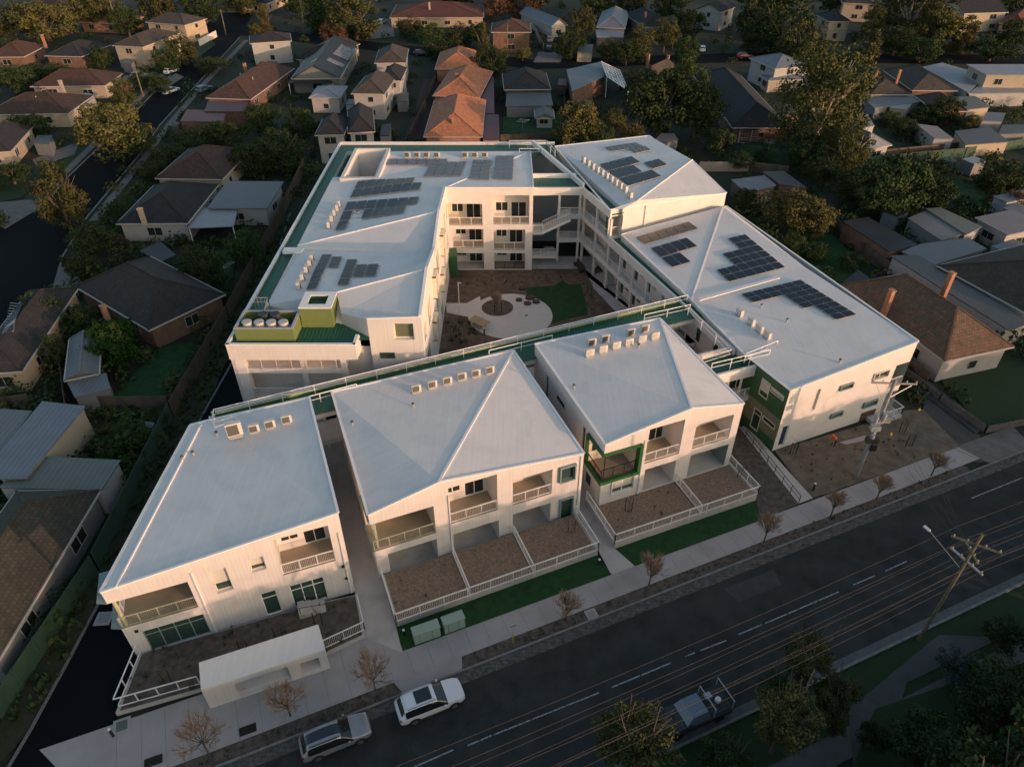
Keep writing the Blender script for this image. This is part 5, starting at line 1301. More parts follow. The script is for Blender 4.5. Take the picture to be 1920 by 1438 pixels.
# ---------- cars
def make_car(label, loc, rz, paint, L=4.7, Wd=1.86, H=1.66, dark_roof=False, sunroof=False, group=None):
    t = thing('parked_car', label, 'car', (loc[0], loc[1], 0), group)
    hw = Wd / 2
    # stations from tail (-x) to nose (+x): x, half width at sill, belt height, half width at belt, top height, half width at top, cabin?
    st = [(-.50, .66, .86, .68, .92, .54, 0), (-.488, .86, .93, .86, .99, .68, 0), (-.465, .94, .97, .93, 1.08, .70, 0), (-.40, .99, .99, .97, 1.52, .66, 1), (-.34, 1.0, .99, .98, 1.61, .69, 1), (-.15, 1.0, .97, .99, 1.66, .72, 1),
          (-.02, 1.0, .96, .99, 1.64, .72, 1), (.06, 1.0, .96, .99, 1.57, .70, 1), (.235, 1.0, .97, .98, 1.06, .84, 2), (.33, .99, .94, .97, 1.00, .80, 0), (.42, .95, .88, .93, .93, .74, 0), (.47, .86, .78, .82, .84, .62, 0), (.495, .70, .66, .66, .72, .46, 0), (.50, .60, .58, .56, .62, .40, 0)]
    v = []; f = []; fm = []
    for (x, ws, zb, wb_, zt, wt, cb) in st:
        X = x * L; zt_ = zt * H / 1.66; zb_ = zb * H / 1.66
        ring_ = [(X, -ws * hw * .92, .22), (X, -ws * hw, .45), (X, -wb_ * hw, zb_), (X, -wt * hw, zt_ - .03), (X, -wt * hw * .75, zt_), (X, wt * hw * .75, zt_), (X, wt * hw, zt_ - .03), (X, wb_ * hw, zb_), (X, ws * hw, .45), (X, ws * hw * .92, .22)]
        v += ring_
    nr = 10
    for i in range(len(st) - 1):
        for j in range(nr):
            a = i * nr + j; c = i * nr + (j + 1) % nr; f.append((a, c, c + nr, a + nr))
            glass = 0
            c0, c1_ = st[i][6], st[i + 1][6]
            if j in (2, 6) and c0 == 1 and c1_ in (1, 2): glass = 1
            if j in (3, 4, 5) and c0 == 1 and c1_ == 2: glass = 1
            if j in (3, 4, 5) and c0 == 0 and c1_ == 1: glass = 1
            if dark_roof and j == 4 and c0 == 1 and c1_ == 1 and i > 2: glass = 1
            fm.append(glass)
    f.append(tuple(range(nr))[::-1]); fm.append(0); f.append(tuple((len(st) - 1) * nr + j for j in range(nr))); fm.append(0)
    me = bpy.data.meshes.new('body'); me.from_pydata(v, [], [tuple(reversed(q)) for q in f]); me.materials.append(paint); me.materials.append(mat('car_glass', (.012, .014, .016), .05, spec=1.0))
    me.polygons.foreach_set('material_index', fm); me.polygons.foreach_set('use_smooth', [True] * len(f))
    o = bpy.data.objects.new('body', me); COL.objects.link(o); o.parent = t
    s_ = o.modifiers.new('subdivision', 'SUBSURF'); s_.levels = 2; s_.render_levels = 2
    for q in me.edges:
        pass
    tyre = mat('tyre', (.012, .012, .012), .9); rim = mat('rim', (.25, .25, .26), .35, metal=.7)
    for sx_ in (-.29, .31):
        for sy in (-1, 1):
            b = MB(); y0 = sy * (hw - .20); y1 = sy * (hw + .01); b.tube((sx_ * L, y0, .34), (sx_ * L, y1, .34), .35, .34, tyre, 20)
            w = b.build('wheel'); w.parent = t; w.location = (0, 0, 0)
            b = MB(); b.tube((sx_ * L, y1, .34), (sx_ * L, y1 + sy * .015, .34), .22, .20, rim, 12); w2 = b.build('rim'); w2.parent = w
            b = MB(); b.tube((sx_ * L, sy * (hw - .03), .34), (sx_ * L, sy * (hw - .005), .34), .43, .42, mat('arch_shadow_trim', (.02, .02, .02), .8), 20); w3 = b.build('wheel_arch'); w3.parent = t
    for sy in (-1, 1):
        b = MB(); b.box((L * .452, sy * hw * .66, .72), (.22, .30, .10), mat('headlight', (.55, .57, .6), .15), sy * -.35); q = b.build('headlight'); q.parent = t
        b = MB(); b.box((-L * .478, sy * hw * .72, .90), (.10, .34, .11), mat('tail_light', (.25, .01, .01), .3)); q = b.build('tail_light'); q.parent = t
        b = MB(); b.box((L * .17, sy * (hw + .05), 1.0), (.14, .14, .1), paint); q = b.build('wing_mirror'); q.parent = t
    if sunroof:
        b = MB(); b.box((-.10 * L, 0, H * .995), (1.1, .95, .03), mat('car_glass', (.012, .014, .016), .05)); q = b.build('sunroof'); q.parent = t
    for sy in (-1, 1):
        b = MB(); b.bar((-.36 * L, sy * hw * .68, H * .985), (.06 * L, sy * hw * .68, H * .985), .05, BLACKM if dark_roof else ALU); q = b.build('roof_rail'); q.parent = t
    t.rotation_euler = (0, 0, rz)
    return t
WP = mat('white_car_paint', (.74, .75, .77), .25, spec=.6); SP = mat('silver_car_paint', (.33, .34, .36), .28, metal=.4); DP = mat('dark_car_paint', (.03, .035, .04), .25); RP_ = mat('red_car_paint', (.35, .02, .02), .3); BP = mat('blue_grey_car_paint', (.14, .19, .24), .3)
q = P(806, 1310, .8); make_car('white family car with black sunroof parked facing right, ahead of the silver one', (q.x, q.y), R(23.3), WP, 4.75, 1.9, 1.68, sunroof=True)
q = P(628, 1377, .8); make_car('silver car with dark glass roof parked behind the white one', (q.x, q.y), R(23.3), SP, 4.65, 1.86, 1.6, dark_roof=True)
for x, y, rz, pt_, lb in [(320, 168, 66, WP, 'white car parked at the kerb of the side street at upper left'), (382, 165, 66, BP, 'blue grey car on the right side of the upper left street'), (321, 131, 70, WP, 'white car on the driveway of the cream upstairs house'),
        (790, 99, 4, DP, 'dark car behind the terracotta roofed units'), (716, 40, 78, WP, 'white car on the driveway at the top beside the red roof'), (1030, 90, 80, DP, 'dark car beside the two storey brown brick house'), (1317, 90, 80, WP, 'white car at the top right street end'),
        (1397, 104, 8, RP_, 'red car beside the house with pale blue hip roof'), (262, 140, 10, BP, 'grey car under the hedge beside the upper left pole'), (1032, 72, 80, BP, 'grey car deep in the driveway of the brown brick house')]:
    q = P(x, y, .8); make_car(lb, (q.x, q.y), R(rz), pt_, 4.5, 1.8, 1.5)
# utility truck at the lower edge
q = P(1300, 1332, 1.0); t = thing('utility_truck', 'dark utility truck with ladder racks parked at the lower edge under the wires', 'truck', (q.x, q.y, 0))
b = MB(); b.box((0, 0, .75), (5.2, 1.9, .5), DP); b.box((1.6, 0, 1.0), (1.9, 1.8, .35), DP); b.build('body').parent = t
b = MB(); b.hexa([(-.9, -.88, 1.0), (1.2, -.88, 1.0), (1.2, .88, 1.0), (-.9, .88, 1.0)], [(-.6, -.72, 1.72), (.6, -.72, 1.72), (.6, .72, 1.72), (-.6, .72, 1.72)], BP); b.build('cab').parent = t
b = MB(); b.box((-1.8, 0, 1.04), (1.7, 1.7, .06), BLACKM)
for x in (-2.5, -1.0):
    b.bar((x, -.92, 1.0), (x, -.92, 1.95), .05, ALU); b.bar((x, .92, 1.0), (x, .92, 1.95), .05, ALU); b.bar((x, -.95, 1.95), (x, .95, 1.95), .06, ALU)
b.build('rack').parent = t
b = MB(); b.tube((-1.9, .1, 1.1), (-1.9, .1, 1.35), .22, .2, WHITE_TRIM, 12); b.box((-1.4, -.4, 1.2), (.5, .4, .3), ALU); b.build('load').parent = t
for sx_ in (-1.6, 1.65):
    for sy in (-1, 1):
        b = MB(); b.tube((sx_, sy * .75, .36), (sx_, sy * .97, .36), .37, .36, mat('tyre', (.012, .012, .012), .9), 16); w = b.build('wheel'); w.parent = t
t.rotation_euler = (0, 0, R(203))

# ---------- utility poles and wires
GREYP = mat('concrete_pole', (.30, .29, .27), .85, var=.15, vscale=2); WOODP = mat('timber_pole', (.15, .135, .085), .9, var=.3, vscale=3); WIRE = mat('wire', (.055, .05, .048), .8)
pa = Vector((*G(1605, 893), 0)); HA = 11.5
t = thing('utility_pole', 'tall grey utility pole with transformers standing in the garden of the east wing', 'utility pole', pa)
b = MB(); b.tube(pa, pa + Vector((0, 0, HA)), .21, .13, GREYP, 12); b.build('pole', t)
ad = Vector((.97, -.05, 0)).normalized()
b = MB(); c = pa + Vector((0, 0, HA - .4)); b.bar(c - ad * 1.9, c + ad * 1.9, .13, GREYP); 
for o in (-1.8, -1.0, 1.0, 1.8): b.tube(c + ad * o, c + ad * o + Vector((0, 0, .3)), .06, .05, mat('insulator', (.5, .42, .35), .4), 6)
b.build('crossarm', t)
b = MB()
for (o, z) in ((-.5, 6.9), (.1, 7.2), (-.2, 4.7)):
    c = pa + ad * o + Vector((0, -.35, z)); b.tube(c, c + Vector((0, 0, .85)), .19, .19, mat('transformer_grey', (.30, .32, .33), .5), 10); b.tube(c + Vector((0, 0, .95)), c + Vector((0, 0, 1.15)), .06, .05, mat('insulator', (.5, .42, .35), .4), 6)
b.box(pa + Vector((.1, -.3, 7.0)), (1.5, .12, .12), GREYP); b.box(pa + Vector((-.1, -.3, 4.9)), (1.1, .5, .5), BLACKM); b.box(pa + Vector((-.3, -.35, 6.4)), (.8, .5, .5), mat('transformer_grey', (.30, .32, .33), .5))
b.box(pa + Vector((.35, -.25, 3.9)), (.5, .25, .7), BLACKM); b.build('transformer', t)
b = MB(); b.tube(pa + Vector((.1, .2, 9.3)), pa + Vector((2.6, 1.5, 9.7)), .05, .04, ALU, 6); b.build('bracket', t)
pb = Vector((*G(1722, 1200), 0)); HB = 12.0
t = thing('utility_pole', 'weathered timber utility pole with crossed arms and street lamp beyond the road', 'utility pole', pb)
b = MB(); b.tube(pb, pb + Vector((0, 0, HB)), .14, .09, WOODP, 10); b.build('pole', t)
e1 = Vector((*E1, 0)); e2 = Vector((*E2, 0))
arms = []
for (z, dr, hl, m_) in ((11.0, (e2 * .8 + e1 * .6), 1.5, WOODP), (9.3, e2, 1.25, ALU), (10.2, (e1 * .5 - e2), .9, WOODP)):
    dr = dr.normalized(); b = MB(); c = pb + Vector((0, 0, z)); b.bar(c - dr * hl, c + dr * hl, .12, m_)
    for o in (-.9, -.35, .35, .9): b.tube(c + dr * hl * o, c + dr * hl * o + Vector((0, 0, .22)), .05, .05, mat('insulator', (.5, .42, .35), .4), 6)
    b.build('crossarm', t)
b = MB(); c = pb + Vector((0, 0, 8.4)); b.tube(c, c - e2 * 3.0 + Vector((0, 0, .8)), .03, .025, GREYP, 6); b.build('lamp_arm', t)
b = MB(); b.box(c - e2 * 3.2 + Vector((0, 0, .8)), (.5, .2, .12), mat('lamp_head', (.55, .57, .58), .4), R(-67)); b.build('lamp_head', t)
def wire(name, label, p0, p1, sag=.6, r=.009, group='overhead wires'):
    b = MB(); n = 14; prev = p0
    for k in range(1, n + 1):
        s_ = k / n; q = p0.lerp(p1, s_) - Vector((0, 0, 4 * sag * s_ * (1 - s_))); b.tube(prev, q, r, r, WIRE, 4, cap=False); prev = q
    tag(b.build(name, origin=p0), label, 'wire', group)
k = 0
wl_ = [(11.25, -1.5), (11.25, -.5), (11.2, .6), (11.2, 1.4), (9.5, -1.1), (9.5, -.45), (9.5, .45), (9.5, 1.1), (8.2, 0)]
for i, (z, v) in enumerate(wl_[:9]):
    for sgn, far in ((-1, 46), (1, 46)):
        side = 'left' if sgn < 0 else 'right'
        c = pb + e2 * v + Vector((0, 0, z)); wire('overhead_wire', 'overhead wire leading %s from the timber pole, %s' % (side, ('first of the top tier', 'second of the top tier', 'third of the top tier', 'fourth of the top tier', 'first of the middle tier', 'second of the middle tier', 'third of the middle tier', 'fourth of the middle tier', 'the lowest one')[i]), c, c + e1 * (sgn * far) + e2 * (0.3 * i * .3), .7)
for i, (o, z) in enumerate(((-1.7, 11.1), (-.9, 11.1), (.9, 11.1), (1.7, 11.1), (0, 7.5))):
    c = pa + ad * o + Vector((0, 0, z + .2)); d = pb + Vector((0, 0, 10.6 - .2 * i)) + e2 * (.3 * i - .6)
    wire('overhead_wire', '%s overhead wire crossing the street between the grey and timber poles' % ('leftmost', 'second', 'middle', 'fourth', 'lowest')[i], c, d, .9, group='wires crossing the street')
for i, z in enumerate((7.3, 7.5)):
    wire('overhead_wire', 'service wire with yellow marker dropping from the grey pole over the footpath', pa + Vector((.8, 0, 7.4)), pa + e2 * (14 + i) + e1 * (9 + 3 * i) + Vector((0, 0, 6.4)), .6, .02, 'service wires')
for x, y in ((1671, 814), (1724, 768)):
    q = P(x, y, 6.5); b = MB(); b.tube(q - Vector((0, 0, .1)), q + Vector((0, 0, .1)), .08, .08, mat('yellow_marker', (.75, .5, .05), .5), 8); tag(b.build('wire_marker', origin=q), 'yellow marker on the wire %s' % ('above the staked sapling' if x < 1700 else 'near the corner terrace'), 'wire marker', 'yellow wire markers')
def small_pole(bx, by, tx, ty, label, arm=True):
    q = Vector((*G(bx, by), 0)); h = ZH((bx, by), 0, (tx, ty)); h = max(6.5, min(11, h))
    t = thing('utility_pole', label, 'utility pole', q); b = MB(); b.tube(q, q + Vector((0, 0, h)), .17, .12, WOODP, 7); b.build('pole', t)
    if arm: b = MB(); b.bar(q + Vector((-1.1, .3, h - .5)), q + Vector((1.1, -.3, h - .5)), .12, WOODP); b.build('crossarm', t)
    return q + Vector((0, 0, h - .3))
w1 = small_pole(1260, 94, 1266, 46, 'timber pole with crossarm behind the roof with two small chimneys')
w2 = small_pole(1656, 98, 1668, 58, 'timber pole with crossarm among trees at upper right')
w3 = small_pole(951, 110, 953, 45, 'slim pole before the two storey brown brick house')
w4 = small_pole(269, 182, 254, 128, 'leaning timber pole beside the hedge at upper left')
w5 = small_pole(424, 66, 412, 18, 'timber pole at the street corner at top left'); w6 = small_pole(570, 52, 559, -10, 'tall timber pole at the top between dark trees'); w7 = small_pole(224, 62, 205, -5, 'timber pole behind the cream upstairs house')
for a, c in ((w3, w1), (w1, w2), (w2, w2 + Vector((120, 10, 0))), (w4, w5), (w6, w3)): wire('overhead_wire', 'thin overhead wire between the poles of the back streets', a, c, 1.2, .025, 'back street wires')

# ---------- the worker in orange
def skinned(name, verts, edges, rad, mats_, parent, mfun):
    me = bpy.data.meshes.new(name); me.from_pydata(verts, edges, []); o = bpy.data.objects.new(name, me); COL.objects.link(o)
    sk = o.modifiers.new('skin', 'SKIN'); sk.use_smooth_shade = True
    for i, r0 in enumerate(rad): me.skin_vertices[0].data[i].radius = (r0, r0)
    me.skin_vertices[0].data[0].use_root = True
    ss = o.modifiers.new('subdivision', 'SUBSURF'); ss.levels = 1; ss.render_levels = 1
    dg = bpy.context.evaluated_depsgraph_get(); m2 = bpy.data.meshes.new_from_object(o.evaluated_get(dg)); o.modifiers.clear(); o.data = m2
    for m in mats_: m2.materials.append(m)
    if mfun:
        for p in m2.polygons: p.material_index = mfun(p.center)
    for p in m2.polygons: p.use_smooth = True
    o.parent = parent; return o
q = G(1562, 836)
t = thing('person', 'worker in bright orange top and dark trousers bending over beside the white wall', 'person', (*q, 0))
V = [(0, 0, .92), (.10, 0, 1.12), (.26, 0, 1.32), (.38, 0, 1.42), (.46, 0, 1.50), (.54, 0, 1.54), (-.02, .10, .86), (.03, .14, .48), (-.04, .15, .10), (.12, .16, .05), (-.02, -.10, .86), (.10, -.13, .48), (.05, -.14, .10), (.21, -.15, .05),
     (.33, .20, 1.36), (.42, .25, 1.08), (.52, .18, .86), (.57, .15, .80), (.33, -.20, 1.36), (.40, -.26, 1.08), (.50, -.20, .86), (.55, -.16, .80)]
E_ = [(0, 1), (1, 2), (2, 3), (3, 4), (4, 5), (0, 6), (6, 7), (7, 8), (8, 9), (0, 10), (10, 11), (11, 12), (12, 13), (2, 14), (14, 15), (15, 16), (16, 17), (2, 18), (18, 19), (19, 20), (20, 21)]
Rr_ = [.15, .15, .17, .07, .10, .10, .10, .07, .05, .045, .10, .07, .05, .045, .08, .055, .04, .035, .08, .055, .04, .035]
skin_m = mat('skin', (.45, .27, .19), .6); org = mat('hi_vis_orange', (.95, .16, .02), .7); trou = mat('dark_trousers', (.03, .035, .05), .9)
skinned('body', V, E_, Rr_, [org, trou, skin_m], t, lambda c: 1 if c.z < .90 and c.x < .30 else (2 if (c.z < .92 and c.x >= .30) or c.z > 1.47 else 0))
b = MB(); b.tube((.50, 0, 1.55), (.56, 0, 1.66), .13, .09, org, 10); b.build('cap').parent = t
t.rotation_euler = (0, 0, R(200))

# ================================================================== fences
def fence(label, pts, h, m, name='fence', cap=True, posts=2.4):
    t = thing(name, label, 'fence', (*pts[0], 0)); b = MB(); pb_ = b
    for a, c in zip(pts, pts[1:]):
        b.bar((*a, h / 2), (*c, h / 2), .06, m, h)
        L = (Vector(c) - Vector(a)).length; n = max(1, round(L / posts))
        for k in range(n + 1): q = lerp2(a, c, k / n); pb_.bar((*q, 0), (*q, h + .05), .12, m)
    b.build('fence_panel', t); return t
fence('long green metal boundary fence beside the dark drive', [G(-80, 1490), G(0, 1352), G(185, 1070), G(325, 783)], 2.1, GREENF)
fence('brown timber boundary fence beside the far part of the drive', [G(325, 783), G(430, 600), G(530, 410), G(572, 318)], 2.1, mat('brown_fence', (.11, .08, .05), .9, rib=(.15, .9), var=.25))
fence('grey timber fence behind the pale metal roofed shed', [G(160, 768), G(318, 768)], 1.8, TIMBER)
fence('pale timber fence behind the east wing', [G(1310, 322), G(1404, 322)], 1.8, mat('pale_fence', (.30, .27, .23), .9, rib=(.15, .5)))
fence('dark timber fence running right from the pale one', [G(1404, 322), G(1475, 330)], 1.8, TIMBER)
fence('long dark green fence across the back gardens on the right', [G(1560, 322), G(1697, 306), G(1806, 296), G(1930, 276)], 1.9, GREENF)
fence('second long timber fence just behind the green one', [G(1530, 312), G(1640, 298), G(1780, 284), G(1930, 266)], 1.6, TIMBER)
fence('grey brown fence along the lawn below the flat dark roof', [G(1556, 425), G(1615, 480), G(1668, 520)], 1.9, TIMBER)
fence('low grey wall around the lawn of the brown tiled neighbour', [G(1694, 700), G(1760, 752), G(1845, 812), G(1930, 795)], .9, mat('rough_wall', (.14, .13, .12), .9, var=.3, vscale=2), 'garden_wall')
fence('dark timber fence between the east wing and its tiled neighbour', [G(1374, 415), G(1500, 520), G(1640, 640), G(1735, 722)], 1.7, TIMBER)
fence('timber fence left of the terracotta roofed units', [G(770, 262), G(800, 200), G(822, 140)], 1.9, TIMBER)
fence('timber fence right of the lawn with the little white shed', [G(1062, 262), G(1056, 170)], 1.8, TIMBER)
fence('pale fence beside the driveway of the brown brick house', [G(995, 45), G(1019, 96)], 1.8, mat('pale_fence', (.30, .27, .23), .9))
fence('white fence panels at the corner of the upper left street', [G(375, 88), G(407, 70)], 1.8, WHITE_WALL)
fence('timber fence on the left of the grey metal shed', [G(112, 640), G(132, 780)], 1.7, TIMBER)
fence('timber fence behind the white metal sheds', [G(-20, 772), G(60, 762)], 1.7, TIMBER)
fence('timber fence behind the terracotta roofed units garden', [G(908, 262), G(938, 270), G(1060, 266)], 1.8, TIMBER)
fence('timber fence in front of the dark blue roofed house', [G(216, 452), G(250, 470)], 1.6, TIMBER)

# ================================================================== the neighbourhood: streets
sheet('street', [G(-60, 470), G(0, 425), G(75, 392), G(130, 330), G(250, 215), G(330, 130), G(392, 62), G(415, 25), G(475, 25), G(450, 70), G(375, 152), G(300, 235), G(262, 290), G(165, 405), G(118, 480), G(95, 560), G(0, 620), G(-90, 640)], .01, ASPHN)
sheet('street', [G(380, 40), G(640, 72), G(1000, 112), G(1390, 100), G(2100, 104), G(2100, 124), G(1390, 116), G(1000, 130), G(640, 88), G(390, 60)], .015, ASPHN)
PV = mat('old_path', (.15, .145, .135), .9, var=.2, vscale=1)
def strip(name, pts, w, z, m):
    L_ = []; R2_ = []
    q = [Vector(G(*p)) for p in pts]
    for i in range(len(q)):
        d = (q[min(i + 1, len(q) - 1)] - q[max(i - 1, 0)]).normalized(); n = Vector((-d.y, d.x)) * w / 2
        L_.append(tuple(q[i] + n)); R2_.append(tuple(q[i] - n))
    return sheet(name, L_ + R2_[::-1], z, m)
strip('footpath', [(0, 415), (66, 384), (118, 328), (238, 210), (318, 126), (380, 62)], 1.4, .03, PV)
strip('footpath', [(175, 415), (272, 295), (312, 240), (388, 152), (462, 76)], 1.4, .03, PV)
strip('kerb', [(0, 425), (75, 392), (130, 330), (250, 215), (330, 130), (392, 62)], .3, .04, KERB_STONE)
strip('kerb', [(95, 560), (118, 480), (165, 405), (262, 290), (300, 235), (375, 152), (450, 70)], .3, .04, KERB_STONE)
strip('verge', [(0, 405), (55, 378), (105, 325), (225, 210), (305, 125)], 2.4, .02, GRASS)
for nm, pp, m_ in [('driveway', [(0, 380), (58, 375), (80, 388), (10, 430), (0, 425)], PV), ('driveway', [(60, 300), (150, 265), (140, 290), (70, 315)], PV), ('driveway', [(285, 165), (330, 138), (345, 145), (300, 175)], PV),
                   ('driveway', [(757, 267), (800, 262), (826, 150), (795, 150)], mat('brick_drive', (.075, .04, .035), .9, tile=(.4, .2, .4))), ('driveway', [(1000, 118), (1050, 118), (1060, 100), (1010, 98)], PV),
                   ('driveway', [(690, 75), (740, 70), (735, 35), (700, 40)], PV), ('driveway', [(110, 500), (150, 510), (150, 560), (100, 540)], PV), ('lawn', [(0, 340), (60, 310), (95, 320), (40, 372), (0, 380)], GRASS),
                   ('lawn', [(941, 262), (1060, 265), (1050, 215), (945, 210)], TURF), ('lawn', [(1385, 310), (1480, 310), (1475, 262), (1390, 268)], TURF), ('lawn', [(200, 760), (310, 760), (380, 640), (300, 650)], TURF),
                   ('lawn', [(1500, 470), (1560, 540), (1640, 520), (1560, 440), (1510, 440)], TURF), ('lawn', [(1640, 235), (1690, 290), (1640, 295), (1630, 260)], TURF), ('lawn', [(1780, 330), (1860, 360), (1840, 390), (1740, 350)], TURF),
                   ('lawn', [(1760, 712), (1930, 650), (1930, 790), (1845, 805)], GRASS), ('lawn', [(400, 470), (445, 470), (430, 560), (395, 560)], TURF), ('lawn', [(345, 95), (385, 70), (405, 85), (350, 125)], GRASS),
                   ('lawn', [(1600, 1438), (1640, 1330), (1760, 1290), (1930, 1240), (1960, 1460), (1700, 1500)], GRASS), ('driveway', [(1700, 700), (1735, 712), (1850, 800), (1830, 815), (1730, 740)], mat('side_drive', (.06, .062, .06), .9))]:
    _lz = globals().get('_lz', .052) + .004; sheet(nm, [G(*p) for p in pp], _lz, m_)

# ================================================================== the neighbourhood: houses
def tilem(name, c, v=.35, c2=None):
    k_ = .72 if name.startswith('terra') or name.startswith('patchy') else .55
    c = tuple(x * k_ for x in c); c2 = c2 and tuple(x * k_ for x in c2)
    return mat(name, c, .85, col2=c2 or tuple(x * (1 - v) for x in c), vscale=1.6, tile=(.34, .36, .7), stain=(tuple(x * .55 for x in c), .5, .5))
def metalm(name, c):
    c = tuple(x * .6 for x in c)
    return mat(name, c, .55, rib=(.5, .5), var=.06, vscale=.5, stain=(tuple(x * .8 for x in c), .6, .4))
RM = {'brown': tilem('brown_roof_tiles', (.15, .085, .06)), 'dark': tilem('dark_roof_tiles', (.075, .07, .068)), 'slate': tilem('slate_roof_tiles', (.045, .052, .062)), 'terra': tilem('terracotta_roof_tiles', (.80, .33, .165), .2),
      'red': tilem('red_roof_tiles', (.30, .095, .055)), 'rbrown': tilem('red_brown_roof_tiles', (.20, .10, .07)), 'olive': tilem('mossy_roof_tiles', (.12, .105, .075), c2=(.085, .09, .06)), 'taupe': tilem('taupe_roof_tiles', (.17, .14, .115)),
      'wm': metalm('white_metal_roof', (.46, .48, .51)), 'gm': metalm('grey_metal_roof', (.24, .26, .28)), 'bm': metalm('blue_grey_metal_roof', (.26, .30, .35)), 'km': metalm('charcoal_metal_roof', (.035, .04, .045)),
      'green': metalm('grey_green_metal_roof', (.22, .25, .21)), 'maroon': metalm('maroon_metal_roof', (.16, .05, .06)), 'pm': metalm('pinkish_metal_roof', (.42, .36, .35)), 'dm': metalm('dull_metal_roof', (.15, .16, .16))}
for _k in ('white', 'cream'): pass
RM['patch'] = tilem('patchy_roof_tiles', (.29, .15, .09), c2=(.14, .12, .075))
WM = {'cream': mat('cream_wall', (.37, .32, .245), .85, var=.06), 'white': mat('white_house_wall', (.36, .355, .345), .85, var=.06), 'brick': mat('brown_brick', (.22, .13, .09), .9, tile=(.25, .09, .5), var=.2), 'obrick': mat('orange_brick', (.46, .23, .14), .9, tile=(.25, .09, .5), var=.15),
      'tan': mat('tan_wall', (.42, .33, .23), .85, var=.08), 'grey': mat('grey_wall', (.17, .18, .18), .85, var=.08), 'dk': mat('dark_wall', (.07, .07, .07), .85)}
BARGE = mat('house_gutter', (.42, .40, .37), .6)
def house(label, A, B, C, ze, rise, rt, rm, wm, chim=(), cat='house', name='house', ridge=None, over=.45, wins=True, group=None, cm='obrick', vents=0):
    a, b_, c = Vector(G(*A, ze)), Vector(G(*B, ze)), Vector(G(*C, ze))
    ux = (b_ - a); L = ux.length; ux.normalize(); uy = Vector((-ux.y, ux.x)); D = abs((c - b_).dot(uy))
    rm = RM[rm]; wm = WM[wm]
    def q(u, v, z): p = a + ux * u + uy * v; return Vector((p.x, p.y, z))
    t = thing(name, label, cat, q(0, 0, 0), group)
    o = over if min(L, D) > 3 else .15
    w = MB()
    fA, fB = Fac(q(o, o, 0).xy, q(L - o, o, 0).xy), Fac(q(L - o, o, 0).xy, q(L - o, D - o, 0).xy)
    r_ = random.Random(int(abs(A[0] * 7 + B[1] * 3)))
    top = ze + .02
    hs = []
    for f in (fA, fB):
        hh = []
        if wins and f.L > 3:
            for z0 in ([.9] if ze < 4.6 else [.9, 3.6]):
                n = max(1, int(f.L / 6.0)); 
                for k in range(n):
                    uc = f.L * (k + .5) / n + r_.uniform(-.4, .4); ww = r_.choice((.6, .9, 1.1)); zt = min(z0 + r_.choice((1.1, 1.3)), ze - .35)
                    if zt > z0 + .4: hh.append((uc - ww, uc + ww, z0, zt))
        f.wall(w, 0, [(0, top), (f.L, top)], hh, wm); hs.append(hh)
    w.face([q(L - o, D - o, 0), q(o, D - o, 0), q(o, D - o, top), q(L - o, D - o, top)], wm); w.face([q(o, D - o, 0), q(o, o, 0), q(o, o, top), q(o, D - o, top)], wm)
    rf = MB(); e = [q(0, 0, ze), q(L, 0, ze), q(L, D, ze), q(0, D, ze)]
    along = ridge if ridge else ('u' if L >= D else 'v')
    zr = ze + rise
    if rt == 'hip':
        s = min(L, D) / 2
        r0, r1 = (q(s, D / 2, zr), q(L - s, D / 2, zr)) if along == 'u' else (q(L / 2, s, zr), q(L / 2, D - s, zr))
        if (r1 - r0).length < .05: r1 = r1 + Vector((.06, .06, 0))
        if along == 'u': F = [[e[0], e[1], r1, r0], [e[1], e[2], r1], [e[2], e[3], r0, r1], [e[3], e[0], r0]]
        else: F = [[e[0], e[1], r0], [e[1], e[2], r1, r0], [e[2], e[3], r1], [e[3], e[0], r0, r1]]
        for x in F: rf.face(x, rm)
        lines = [(e[0], r0), (e[1], r1 if along == 'u' else r0), (e[2], r1), (e[3], r0 if along == 'u' else r1), (r0, r1)]
    elif rt == 'gable':
        if along == 'u':
            r0, r1 = q(0, D / 2, zr), q(L, D / 2, zr); F = [[e[0], e[1], r1, r0], [e[2], e[3], r0, r1]]
            w.face([q(o, o, ze), q(o, D - o, ze), q(o, D / 2, zr - .1)], wm); w.face([q(L - o, o, ze), q(L - o, D - o, ze), q(L - o, D / 2, zr - .1)], wm)
        else:
            r0, r1 = q(L / 2, 0, zr), q(L / 2, D, zr); F = [[e[1], e[2], r1, r0], [e[3], e[0], r0, r1]]
            w.face([q(o, o, ze), q(L - o, o, ze), q(L / 2, o, zr - .1)], wm); w.face([q(o, D - o, ze), q(L - o, D - o, ze), q(L / 2, D - o, zr - .1)], wm)
        for x in F: rf.face(x, rm)
        lines = [(r0, r1)] + [(e[i], r0 if (i in (0, 3) if along == 'u' else i in (0, 1)) else r1) for i in range(4)]
    else:                                            # single pitch rising to the back, or flat
        e2_ = [e[0], e[1], e[2] + Vector((0, 0, rise)), e[3] + Vector((0, 0, rise))]; rf.hexa([x - Vector((0, 0, .14)) for x in e2_], e2_, rm); lines = []
    w.build('wall', t)
    ro = rf.build('roof', t)
    g = MB()
    for x, y in zip(e, e[1:] + e[:1]):
        if rt in ('hip', 'gable'): g.bar(x - Vector((0, 0, .06)), y - Vector((0, 0, .06)), .14, BARGE, .16)
    for x, y in lines: g.bar(x + Vector((0, 0, .03)), y + Vector((0, 0, .03)), .22, rm, .1)
    if g.v: g.build('gutter', t)
    for f, hh in zip((fA, fB), hs):
        for h in hh: window(f, h, -.02, t, fm=BARGE, gm=GLASS, mull=2 if h[1] - h[0] > 1.3 else 1, th=.05)
